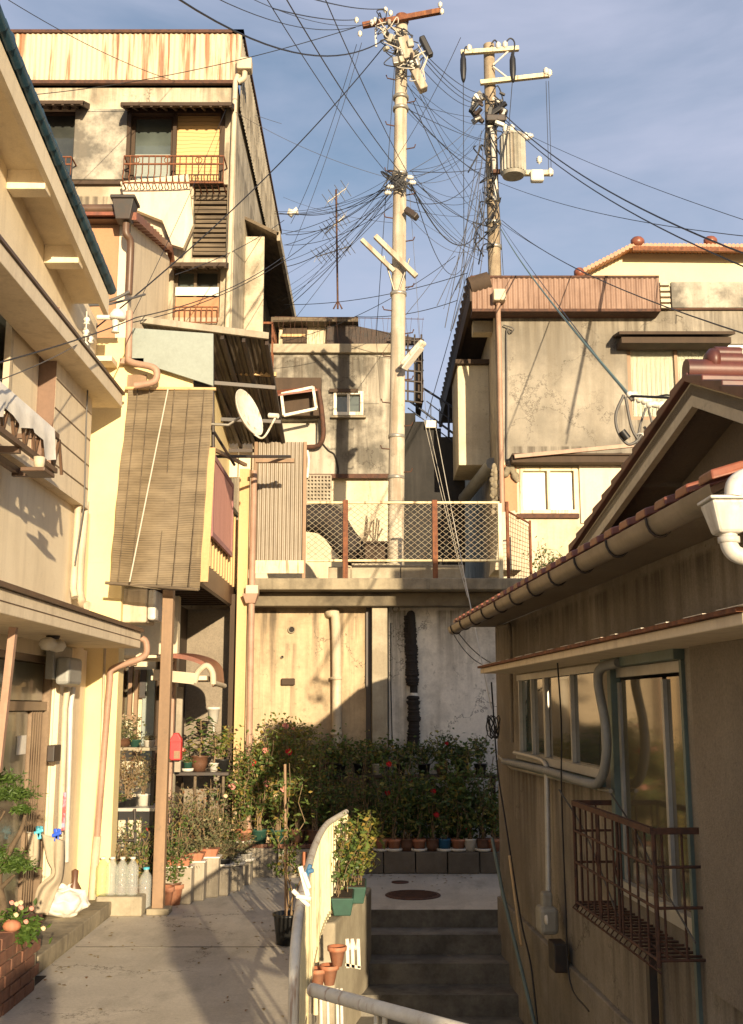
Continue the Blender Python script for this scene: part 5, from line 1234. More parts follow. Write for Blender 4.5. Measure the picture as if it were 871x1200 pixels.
# canopy
cz = (FR.hit(565, 783, .36)[1]+FR.hit(850, 722, .36)[1])/2
cu0 = FR.hit(563, 780, .36)[0]
cn = thing('window_canopy', 'long thin rust edged canopy over the windows of the tiled house', 'canopy', FR.pt(3, .1, cz))
MB().fb(FR, cu0, UE+.1, .002, .36, cz-.045, cz-.0).build('slab', M['siding'], cn, bevel=.006)
MB().fb(FR, cu0-.01, UE+.1, .002, .385, cz+.002, cz+.02).build('rusty_flashing', M['rust'], cn)
b = MB(); rng = random.Random(2)
for i in range(16):
    u = cu0+.3+i*.36; MB().fb(FR, u, u+rng.uniform(.06, .28), .16, .387, cz+.0205, cz+.0235).build('peeling_paint', M['white_metal'], cn)  # short pale strips of uneven length along the flashing
# eave: gutter, soffit, lower roof
gz_ = .78; go = .44
gt = FR.hit(531, 742, go)[0]
MB().fb(FR, gt, UE+.2, .002, go-.05, .801, .83).build('eave_soffit', M['gable_stucco'], RH)
b = MB(); b.prism([FR.pt(gt, go-.04, .831), FR.pt(gt, -2.2, 1.42), FR.pt(gt, -2.2, 1.36), FR.pt(gt, go-.04, .80)], FR.u*(4.2-gt)); 
b.prism([FR.pt(4.2, go-.04, .831), FR.pt(4.2, -.0, .96), FR.pt(4.2, -.0, .90), FR.pt(4.2, go-.04, .80)], FR.u*(UE+.2-4.2)); b.build('lower_roof', M['maroon_tile'], RH)
b = MB(); vs = []; n = 40
for i in range(n+1):
    u = gt+(UE+.2-gt)*i/n
    for k in range(9):
        a = math.pi*k/8; vs.append(FR.pt(u, go+.055*math.cos(a), gz_+.015-.075*math.sin(a)))
b.add(vs, [(i*9+k, i*9+k+1, (i+1)*9+k+1, (i+1)*9+k) for i in range(n) for k in range(8)], True)
b.add([FR.pt(gt, go+.055*math.cos(math.pi*k/8), gz_+.015-.075*math.sin(math.pi*k/8)) for k in range(9)], [tuple(range(9))])
gu = b.build('gutter', mat('dull_gutter', (.25, .205, .15), (.16, .13, .09), .7, 6, rough=.45, bump=.05), RH)
b = MB()
u = gt+.25
while u < UE: MB().tube([FR.pt(u, go+.06*math.cos(math.pi*k/8), gz_+.015-.082*math.sin(math.pi*k/8)) for k in range(9)]+[FR.pt(u, go-.1, gz_+.04)], .006, 4).build('strap', M['dark_metal'], gu); u += .62
b = MB(); u = gt+.02; i = 0
while u < UE+.1:
    b.hexa([FR.pt(u, go+.0, .835), FR.pt(u+.15, go+.0, .835), FR.pt(u+.15, go-.5, .985), FR.pt(u, go-.5, .985), FR.pt(u+.01, go+.0, .875), FR.pt(u+.14, go+.0, .875), FR.pt(u+.13, go-.5, 1.03), FR.pt(u+.02, go-.5, 1.03)])
    u += .265
b.build('eave_tiles', M['red_tile'], RH, bevel=.008)
# gable
go2 = .27
pk = FR.hit(810, 453, go2); lo = FR.hit(672, 660, go2); nr = FR.hit(871, 471, go2)
pk, lo, nr = (pk[0], pk[1]-.09), (lo[0], lo[1]-.05), (nr[0], nr[1]-.09)
k = (pk[1]-nr[1])/(nr[0]-pk[0]); un = UE+.3; zn = pk[1]-k*(un-pk[0])
L = lambda o: [FR.pt(lo[0], o, lo[1]), FR.pt(pk[0], o, pk[1]), FR.pt(un, o, zn)]
MB().prism([FR.pt(lo[0], 0, .84), FR.pt(lo[0], 0, lo[1]+.04), FR.pt(pk[0], 0, pk[1]+.04), FR.pt(UE, 0, zn+.12), FR.pt(UE, 0, .84)], FR.n*-.15).build('gable_wall', M['gable_stucco'], RH)
for nm, a_, c_ in (('barge_board', 0, 1), ('barge_board', 1, 2)):
    q = L(go2); MB().prism([q[a_], q[c_], q[c_]+Vector((0, 0, .11)), q[a_]+Vector((0, 0, .11))], FR.n*-.035).build(nm, M['white_wall'], RH)
    MB().prism([q[a_]+Vector((0, 0, .05)), q[c_]+Vector((0, 0, .05)), q[c_]+Vector((0, 0, .10)), q[a_]+Vector((0, 0, .10))], FR.n*-4.6).build('roof_slab', M['gable_stucco'], RH)
b = MB(); q = L(go2)
for a_, c_ in ((q[0], q[1]), (q[2], q[1])):
    d = c_-a_; n = max(2, int(d.length/.2))
    for i in range(n):
        s0, s1 = a_+d*(i/n), a_+d*((i+1.15)/n); z0 = Vector((0, 0, .112)); 
        b.hexa([s0+z0+FR.n*.03, s1+z0+FR.n*.03, s1+z0-FR.n*4.6, s0+z0-FR.n*4.6, s0+z0+FR.n*.03+Vector((0, 0, .055)), s1+z0+FR.n*.03+Vector((0, 0, .03)), s1+z0-FR.n*4.6+Vector((0, 0, .03)), s0+z0-FR.n*4.6+Vector((0, 0, .055))])
b.build('roof_tiles', M['maroon_tile'], RH, bevel=.006)
pt_ = FR.pt(pk[0], go2+.02, pk[1]+.165)
b = MB(); b.tube([pt_, pt_-FR.n*4.6], .05, 12); b.build('ridge_tiles', M['maroon_tile'], RH)
b = MB(); c = pt_-FR.n*.13+Vector((0, 0, .045)); b.tube([c, c-FR.n*.12], .04, 12); b.tube([c+Vector((0, 0, .035)), c+Vector((0, 0, .035))-FR.n*.12], .03, 10)
for i in range(5): b.tube([c-FR.n*(.12+.0*i)+Vector((0, 0, -.02)), c-FR.n*1.2+Vector((0, 0, -.02))], .04, 8); break
b.lathe(c+FR.n*.02, [(0, .02), (.03, .02), (.055, .0), (.055, -.03), (0, -.03)], 14, FR.n)
b.build('ridge_end_tile', M['maroon_tile'], RH)
c = FR.w(768, 562, .12); MB().box(c.x-.12, c.x+.14, c.y-.05, c.y+.07, c.z-.05, c.z+.05).build('purlin_end', M['gable_stucco'], RH, bevel=.006)
# white hopper at gutter's near part
hp = thing('gutter_hopper', 'white plastic rain hopper and elbow hung on the near gutter', 'hopper', FR.w(850, 640, .5))
c = FR.w(849, 600, .47)
MB().hexa([c+Vector((-.035, -.04, -.08)), c+Vector((.05, -.04, -.08)), c+Vector((.05, .05, -.08)), c+Vector((-.035, .05, -.08)), c+Vector((-.065, -.07, .035)), c+Vector((.12, -.07, .035)), c+Vector((.12, .08, .035)), c+Vector((-.065, .08, .035))]).build('hopper', M['white_pvc'], hp, bevel=.012)
MB().box(c.x-.07, c.x+.125, c.y-.075, c.y+.085, c.z+.036, c.z+.048).build('hopper_lip', M['white_pvc'], hp, bevel=.004)
MB().tube(arc([c+Vector((.02, -.05, .045)), c+Vector((.03, -.05, .09)), c+Vector((.08, -.06, .115)), c+Vector((.17, -.08, .10))], 5), .034, 12).build('upper_elbow', M['white_pvc'], hp)
MB().tube(arc([c+Vector((.01, 0, -.07)), c+Vector((.01, 0, -.12)), c+Vector((.04, .0, -.155)), c+Vector((.12, .0, -.165)), c+Vector((.2, -.02, -.16))], 5), .031, 12).build('lower_elbow', M['white_pvc'], hp)
for q_, a_ in ((c+Vector((.01, 0, -.10)), (0, 0, 1)), (c+Vector((.09, 0, -.163)), (1, 0, 0)), (c+Vector((.10, -.063, .115)), (1, 0, 0))):
    MB().lathe(q_, [(.032, -.012), (.038, -.010), (.038, .010), (.032, .012)], 14, a_).build('joint_collar', M['white_pvc'], hp)
# balcony basket
bo_ = .24
bu0, bu1 = FR.hit(716, 940)[0], FR.hit(822, 978)[0]
bz1 = -.60; bz0 = -1.20
bk = thing('window_basket', 'rusty iron basket railing below the sliding door of the tiled house', 'railing', FR.pt((bu0+bu1)/2, .15, bz0))
def rod(m, a_, c_, r=.008, n=5): m.tube([a_, c_], r, n)
b = MB(); p = FR.pt
b.beam(p(bu0, bo_, bz1), p(bu1, bo_, bz1), .03, .03); b.beam(p(bu0, 0, bz1), p(bu0, bo_, bz1), .03, .03); b.beam(p(bu1, 0, bz1), p(bu1, bo_, bz1), .03, .03)
for u in (bu0, bu1): rod(b, p(u, bo_, bz1), p(u, bo_, bz0-.03), .012)
b.build('top_rail', M['rust_dark'], bk)
b = MB()
for z in (bz1-.17, bz1-.36, bz0):
    rod(b, p(bu0, bo_, z), p(bu1, bo_, z)); rod(b, p(bu0, 0, z), p(bu0, bo_, z)); rod(b, p(bu1, 0, z), p(bu1, bo_, z))
n = 11
for i in range(n+1):
    u = bu0+(bu1-bu0)*i/n; rod(b, p(u, bo_, bz1), p(u, bo_, bz0), .0065)
for u in (bu0, bu1):
    for o in (.1, .2): rod(b, p(u, o, bz1), p(u, o, bz0), .0065)
b.build('bars', M['rust_dark'], bk)
b = MB()
for i in range(n+9):
    u = bu0+(bu1-bu0)*i/(n+8); b.tube([p(u, 0, bz0), p(u, bo_, bz0), p(u, bo_+.025, bz0-.03), p(u+.03, bo_, bz0-.05)], .0065, 4)
for o in (.08, .16, .24): rod(b, p(bu0, o, bz0), p(bu1, o, bz0), .006)
b.build('floor_grid', M['rust_dark'], bk)
for u in (bu0+(bu1-bu0)*.35, bu0+(bu1-bu0)*.6):
    b = MB()
    for s in (-1, 1): b.tube([p(u, bo_, bz1-.2), p(u+.03*s, bo_+.01, bz1-.27), p(u, bo_, bz1-.33)], .007, 4)
    rod(b, p(u, bo_, bz1), p(u, bo_, bz0), .009)
    b.build('ornament', M['rust_dark'], bk)
# gas meter and pipes
gm = thing('gas_meter', 'grey gas meter on the wall of the tiled house', 'meter', FR.w(640, 1100, .1))
r = rr_(630, 1062, 650, 1098, .14); um_ = (r[0]+r[1])/2; MB().fb(FR, um_-.10, um_+.10, .06, .20, r[2]+.03, r[3]).build('body', M['transf'], gm, bevel=.03)
r2 = rr_(632, 1046, 647, 1063, .12); MB().fb(FR, um_-.05, um_+.05, .09, .17, r2[2], r2[3]+.02).build('neck', M['transf'], gm, bevel=.02)
c = FR.w(641, 1078, .205); MB().lathe(c, [(0, .012), (.03, .012), (.035, 0)], 14, FR.n).build('dial', M['pot_white'], gm)
MB().tube([FR.w(641, 905, .06), FR.w(643, 1046, .1)], .022, 8).build('riser', M['alu'], gm)
r = rr_(644, 1104, 662, 1150, .1); MB().fb(FR, (r[0]+r[1])/2-.1, (r[0]+r[1])/2+.1, .037, .14, r[2]+.08, r[3]).build('control_box', M['dark_metal'], label='dark box mounted low under the gas meter', cat='box', bevel=.01)
pipe('conduit', 'pale conduit running under the window to the gas meter riser', arc([FR.w(603, 882, .05), FR.w(630, 889, .05), FR.w(640, 897, .05), FR.w(641, 915, .05)], 4), .018, M['alu'], n=8)
pipe('conduit', 'horizontal conduit from the house corner to the sliding door', [FR.w(584, 886, .05), FR.w(600, 900, .05), FR.w(716, 927, .05)], .014, M['galv'], n=6)
pts = arc([FR.w(724, 777, .07), FR.w(705, 783, .09), FR.w(701, 800, .09), FR.w(709, 845, .09), FR.w(711, 880, .09), FR.w(705, 912, .09), FR.w(690, 918, .09), FR.w(640, 903, .08), FR.w(590, 892, .06)], 8)
b = MB(); prof = []
for i in range(len(pts)): pass
b.tube(pts, .026, 9)
for i in range(0, len(pts)-1):
    for t_ in (0, .33, .66):
        q = pts[i].lerp(pts[i+1], t_); d = (pts[i+1]-pts[i]).normalized(); b.lathe(q, [(.026, -.006), (.031, 0), (.026, .006)], 9, d)
b.build('corrugated_hose', M['grey_pipe'], label='grey corrugated hose looping beside the sliding door', cat='hose')
pipe('conduit', 'thin pipe at the far end corner of the brown wall under the eave', arc([FR.w(583, 735, .05), FR.w(594, 734, .06), FR.w(598, 745, .06), FR.w(600, 870, .05)], 4), .018, M['gable_stucco'])
f = Frame(0, 10.8, 0)
# leaning poles and cords
b = MB(); b.tube([FR.w(577, 983, .25), FR.w(590, 1050, .28), FR.w(628, 1205, .22)], .016, 8); b.build('leaning_pole', M['green_frame'], label='long green pole leaning beside the dark stairs', cat='pole')
b = MB(); b.tube([FR.w(597, 1003, .18), FR.w(611, 1108, .18)], .011, 7); b.build('thin_stick', M['wood_pale'], label='short pale stick leaning beside the green pole', cat='stick')
for pts, nm, r, m_ in (([(576, 800), (578, 830), (583, 900), (592, 960), (610, 1075), (622, 1130), (630, 1200)], 'long black cord hanging from the house corner to the stairs', .008, 'wire'),
                   ([(653, 770), (658, 850), (658, 925), (663, 1060), (668, 1150), (690, 1185)], 'black cord hanging before the wide window and gas meter', .006, 'wire'),
                   ([(655, 925), (680, 965), (700, 1010), (730, 1090)], 'slack pale cord crossing below the window basket', .006, 'wire_grey'),
                   ([(716, 930), (745, 975), (775, 1035), (815, 1105)], 'pale cord slanting through the window basket', .005, 'wire_grey')):
    b = MB(); b.tube(arc([FR.w(x, y, .12+.12*(i == 0)) for i, (x, y) in enumerate(pts)], 5), r, 5); b.build('loose_cord', M[m_], label=nm, cat='cord')
b = MB(); c = FR.w(576, 852, .14)
for i in range(5): b.tube([c+Vector((.05*math.cos(a/8*6.28+i)+.01*i, .01*i, .11*math.sin(a/8*6.28))) for a in range(9)], .006, 4)
b.build('cord_coil', M['wire'], label='small coil of black cord at the far corner of the tiled house', cat='cord')
u = FR.hit(777, 1160)[0]; MB().fb(FR, u-.03, u+.03, .036, .08, -4.6, bz0-.02).build('wall_batten', M['dark_metal'], RH)
# right power cable bracket with insulators (cables above the gable)
ib = thing('cable_bracket', 'bracket with porcelain insulators and cables above the maroon gable', 'bracket', P(755, 470, 6.2))
for i, (px, py) in enumerate(((741, 462), (745, 466), (752, 468), (758, 470), (764, 474), (772, 474), (778, 478))):
    c = P(px, py, 6.2); MB().lathe(c, [(0, -.035), (.018, -.03), (.022, -.01), (.012, 0), (.022, .01), (.016, .03), (0, .035)], 9, (1, 0, .1)).build('insulator', M['porcelain'], ib)
b = MB(); b.tube([P(738, 464, 6.2), P(871, 470, 5.4)], .008, 5); b.tube(arc([P(764, 466, 6.2), P(790, 465, 6.1), P(820, 500, 5.8), P(880, 503, 5.4)]), .006, 5)
b.build('feeder', M['wire'], ib)
for pts, r in (([(731, 463), (722, 485), (724, 505), (735, 520), (745, 518), (752, 510)], .009), ([(733, 465), (740, 500), (748, 515), (756, 522), (760, 510), (755, 500)], .009), ([(757, 478), (750, 500), (745, 530)], .007), ([(760, 478), (765, 505), (757, 525)], .007)):
    b = MB(); b.tube(arc([P(x, y, 6.2) for x, y in pts]), r, 6); b.build('loop', M['wire_grey'], ib)
b = MB(); b.tube([P(729, 505, 6.18), P(736, 514, 6.18)], .022, 8); b.build('clamp', M['wire'], ib)
for i in range(4):
    b = MB(); b.lathe(P(750+i*3, 513, 6.2), [(.025, -.006), (.031, 0), (.025, .006)], 12, (.3, .8, .2)); b.build('clip', M['porcelain'], ib)
# unseen house added behind the camera, sized and turned to shade the wall
NB = thing('rear_house', 'plain cream house standing behind the viewpoint', 'house', (9.0, -3, -1.7))
FN = Frame(4.33, -.3, 15.5)
MB().fb(FN, 0, 8, -4.5, 0, -1.72, 3.5).build('wall', M['cream_wall'], NB)
MB().fb(FN, -.02, 8.1, -4.6, .05, 3.501, 3.6).build('roof', M['red_tile'], NB)
# ================================================================ utility poles
Y1 = 15.6; f1 = Frame(0, Y1, 0)
UP = thing('utility_pole', 'tall pale concrete utility pole in the centre with rusty crossarm', 'pole', Vector((f1.w(463, 660).x, Y1, 1.65)))
tp, bs_ = f1.w(471, 22), f1.w(463, 665); bs_.z = 1.6
MB().tube([bs_, tp], .125, 20, .095).build('pole_shaft', M['pole'], UP)
ax_ = (tp-bs_).normalized()
def on1(py, o=0.0, dx=0): 
    t_ = (py-22)/(665-22); c = f1.w(471-8*t_+dx, py, o); return c
for py in (590, 560, 512, 345, 205, 115, 128):
    c = on1(py); MB().lathe(c, [(.11, -.03), (.128, -.025), (.128, .025), (.11, .03)], 18, ax_).build('band', M['galv'], UP)
for i, py in enumerate(range(95, 560, 27)):
    s = 1 if i % 2 else -1; c = on1(py); MB().tube([c, c+Vector((s*.22, -.08, 0)), c+Vector((s*.24, -.09, .05))], .010, 5).build('step_bolt', M['rust_dark'], UP)
a_, c_ = f1.w(425, 30, .15), f1.w(517, 13, .15)
MB().beam(a_, c_, .08, .085).build('crossarm', M['rust'], UP, bevel=.006)
MB().lathe(on1(22), [(0, .06), (.10, .05), (.115, -.06), (.10, -.1), (0, -.1)], 16).build('pole_cap', M['rust'], UP)
MB().beam(f1.w(452, 38, .12), f1.w(497, 100, .12), .07, .07).build('brace', M['pole'], UP)
def insul(parent, c, s=1.0, ax=(0, 0, 1)):
    return MB().lathe(c, [(0, .09*s), (.03*s, .085*s), (.035*s, .06*s), (.06*s, .045*s), (.035*s, .03*s), (.065*s, .01*s), (.035*s, -.01*s), (.06*s, -.03*s), (.03*s, -.05*s), (0, -.09*s)], 10, ax).build('insulator', M['porcelain'], parent)
for px, py in ((516, 6), (518, 14), (418, 24), (422, 40), (440, 24), (452, 12), (458, 16), (436, 27)): insul(UP, f1.w(px, py, .2), .62)
rng = random.Random(11)
for i in range(34):
    px = rng.uniform(452, 494); py = 38+(px-452)*1.0+rng.uniform(-18, 22)*(1 if px < 482 else .5); c = f1.w(px, py, rng.uniform(.05, .34)); w_, h_ = rng.uniform(.02, .05), rng.uniform(.03, .085)
    b = MB(); dd = Vector((rng.gauss(0, .5), rng.gauss(0, .3), 1)).normalized()
    if i % 3: b.beam(c-dd*h_, c+dd*h_, w_*2, w_*1.6)
    else: b.lathe(c, [(0, -h_), (w_*.7, -h_*.9), (w_, -h_*.3), (w_*.6, 0), (w_, h_*.3), (w_*.6, h_*.9), (0, h_)], 9, dd)
    b.build('fitting', [M['galv'], M['pole'], M['transf'], M['dark_metal'], M['white_pvc']][i % 5], UP, bevel=.015)
for i in range(34):
    px = rng.uniform(446, 488); py = 25+(px-448)*.9+rng.uniform(-8, 30); q = [f1.w(px+rng.uniform(-14, 14), py+rng.uniform(-12, 14), .3) for _ in range(4)]
    MB().tube(arc([f1.w(px, py, .1)]+q, 5), .009, 5).build('jumper_wire', M['wire'] if i % 3 else M['wire_white'], UP)
for x0, y0, x1, y1, w_ in ((486, 84, 497, 106, .085), (494, 44, 505, 66, .06), (472, 45, 480, 70, .09)):
    b = MB(); b.beam(f1.w(x0, y0, .25), f1.w(x1, y1, .25), w_*2, w_*1.6); b.build('splice_box', M['pole'] if w_ > .08 else M['wire'], UP, bevel=.02)
MB().beam(f1.w(440, 33, .2), f1.w(441, 55, .2), .03, .02).build('hanging_tag', M['white_pvc'], UP)
# lower diagonal arms
MB().beam(f1.w(424, 281, .18), f1.w(462, 318, .18), .07, .06).build('lower_arm', M['pole'], UP)
MB().beam(f1.w(440, 277, .22), f1.w(488, 324, .22), .08, .07).build('lower_arm', M['pole'], UP)
b = MB(); b.tube([f1.w(450, 300, .18), f1.w(462, 340, .1)], .014, 5); b.tube([f1.w(480, 303, .2), f1.w(466, 345, .1)], .014, 5); b.build('arm_stays', M['galv'], UP)
# street lamp
lp = thing('street_lamp', 'slanted pale street lamp fixed to the centre utility pole', 'lamp', f1.w(473, 430, .1))
MB().beam(f1.w(472, 428, .3), f1.w(497, 400, .5), .16, .07).build('housing', M['white_metal'], lp, bevel=.03)
MB().beam(f1.w(474, 430, .32)-Vector((0, 0, .03)), f1.w(494, 404, .5)-Vector((0, 0, .045)), .12, .03).build('lens', M['pot_white'], lp)
MB().tube([f1.w(466, 432, .0), f1.w(474, 428, .3)], .02, 8).build('bracket', M['galv'], lp)
# cable band clutter at y~213 and y~250
for i in range(10):
    q = [f1.w(460+rng.uniform(-14, 26), 213+rng.uniform(-14, 14), .2) for _ in range(4)]
    MB().tube(arc([on1(213, .12)]+q, 5), .011, 5).build('jumper_wire', M['wire'], UP)
for px, py in ((480, 208), (483, 214), (457, 219), (454, 226)): insul(UP, f1.w(px, py, .2), .7, (1, 0, 0))
MB().beam(f1.w(476, 246, .15), f1.w(489, 255, .2), .14, .1).build('cable_closure', M['dark_metal'], UP, bevel=.02)
# bird-like guard
# ---- pole 2
Y2 = 25.5; f2_ = Frame(0, Y2, 0)
U2 = thing('utility_pole', 'brown utility pole behind the right building carrying a transformer', 'pole', Vector((f2_.w(580, 400).x, Y2, 1.62)))
tp2, b2 = f2_.w(573, 53), f2_.w(580, 323); d = (b2-tp2); b2 = tp2+d*((1.6-tp2.z)/d.z)
MB().tube([b2, tp2], .20, 20, .145).build('pole_shaft', M['pole_b'], U2)
def on2(py, o=0.0, dx=0): return f2_.w(573+7*(py-53)/270+dx, py, o)
MB().beam(f2_.w(540, 62, .25), f2_.w(608, 57, .25), .11, .11).build('crossarm', M['rail_cream'], U2)
MB().beam(f2_.w(563, 97, .25), f2_.w(644, 88, .25), .11, .11).build('crossarm', M['rail_cream'], U2)
MB().beam(f2_.w(612, 203, .25), f2_.w(648, 203, .25), .12, .12).build('crossarm', M['rail_cream'], U2)
b = MB(); b.tube([f2_.w(578, 76, .2), f2_.w(598, 58, .25)], .025, 5); b.tube([f2_.w(578, 78, .2), f2_.w(596, 92, .25)], .025, 5); b.build('brace', M['white_metal'], U2)
for px, py in ((550, 57), (584, 54), (592, 53), (640, 84), (644, 86), (632, 188), (628, 206), (645, 202), (616, 160)): insul(U2, f2_.w(px, py, .3), 1.25)
for px, py in ((543, 78), (601, 78)):
    b = MB(); b.lathe(f2_.w(px, py, .3), [(0, .45), (.03, .4), (.08, .2), (.085, -.1), (.06, -.35), (.025, -.45), (0, -.45)], 10); b.build('cable_head', M['wire'], U2)
MB().tube(arc([f2_.w(543, 66, .3), f2_.w(546, 55, .3), f2_.w(551, 57, .3)]), .02, 5).build('jumper_wire', M['wire'], U2)
MB().tube(arc([f2_.w(584, 52, .3), f2_.w(580, 47, .3), f2_.w(576, 51, .3)]), .02, 5).build('jumper_wire', M['wire'], U2)
MB().tube(arc([f2_.w(592, 51, .3), f2_.w(598, 45, .3), f2_.w(603, 50, .3), f2_.w(602, 64, .3)]), .02, 5).build('jumper_wire', M['wire'], U2)
tr = thing('transformer', 'grey finned transformer drum hung on the brown utility pole', 'transformer', f2_.w(601, 208, .5))
c = f2_.w(601, 182, .45); H_ = .56; 
b = MB(); n = 44; vs = []
ring = lambda r, z: [c+Vector((r*math.cos(2*math.pi*i/n), r*math.sin(2*math.pi*i/n), z)) for i in range(n)]
fin = lambda z: [c+Vector(((.33 if i % 2 else .28)*math.cos(2*math.pi*i/n), (.33 if i % 2 else .28)*math.sin(2*math.pi*i/n), z)) for i in range(n)]
vs = ring(.27, -.58)+ring(.30, -.5)+fin(-.49)+fin(.45)+ring(.31, .46)+ring(.30, .52)+ring(.15, .58)
b.add(vs, [(k*n+i, k*n+(i+1) % n, (k+1)*n+(i+1) % n, (k+1)*n+i) for k in range(6) for i in range(n)]); b.add(vs[:n], [tuple(range(n))[::-1]]); b.add(vs[-n:], [tuple(range(n))])
b.build('drum', M['transf'], tr)
for a in (0.6, 1.6, 2.6): insul(tr, c+Vector((.2*math.cos(a+2), -.1, .66)), 1.4)
insul(tr, c+Vector((.38, -.1, .45)), 1.6, (1, 0, .3))
MB().beam(c+Vector((-.5, .1, -.4)), c+Vector((-.2, .1, -.4)), .1, .1).build('mount', M['rust_dark'], tr)
MB().tube([on2(148, .2, 1), on2(235, .2, 4)], .06, 8).build('riser_pipe', M['white_pvc'], U2)
for i in range(30):
    px = rng.uniform(553, 592); py = rng.uniform(106, 150); c = f2_.w(px, py, rng.uniform(.1, .45)); w_ = rng.uniform(.03, .09)
    dd = Vector((rng.gauss(0, 1), rng.gauss(0, .3), .6)).normalized()
    MB().beam(c-dd*w_*1.8, c+dd*w_*1.8, w_*1.6, w_*1.4).build('fitting', [M['dark_metal'], M['galv'], M['wire'], M['white_pvc'], M['dark_metal']][i % 5], U2, bevel=.015)
MB().beam(f2_.w(585, 128, .3), f2_.w(594, 134, .3), .25, .12).build('splice_box', M['wire'], U2, bevel=.03)
MB().box(*(lambda q: (q.x-.2, q.x+.3, q.y-.2, q.y+.1, q.z-.09, q.z+.09))(f2_.w(578, 142, .3))).build('switch_box', M['dark_metal'], U2, bevel=.03)
for i in range(22):
    px = rng.uniform(560, 592); py = rng.uniform(105, 300); q = [f2_.w(px+rng.uniform(-12, 10), py+rng.uniform(-18, 24), .35) for _ in range(3)]
    MB().tube(arc([on2(py, .2)]+q, 4), .018, 4).build('jumper_wire', M['wire'], U2)
for py in (235, 262, 290): MB().lathe(on2(py), [(.18, -.05), (.20, -.04), (.20, .04), (.18, .05)], 16).build('band', M['galv'], U2)
MB().box(*(lambda q: (q.x-.12, q.x+.22, q.y-.1, q.y+.1, q.z-.2, q.z+.12))(f2_.w(627, 205, .35))).build('fuse_switch', M['porcelain'], U2, bevel=.05)
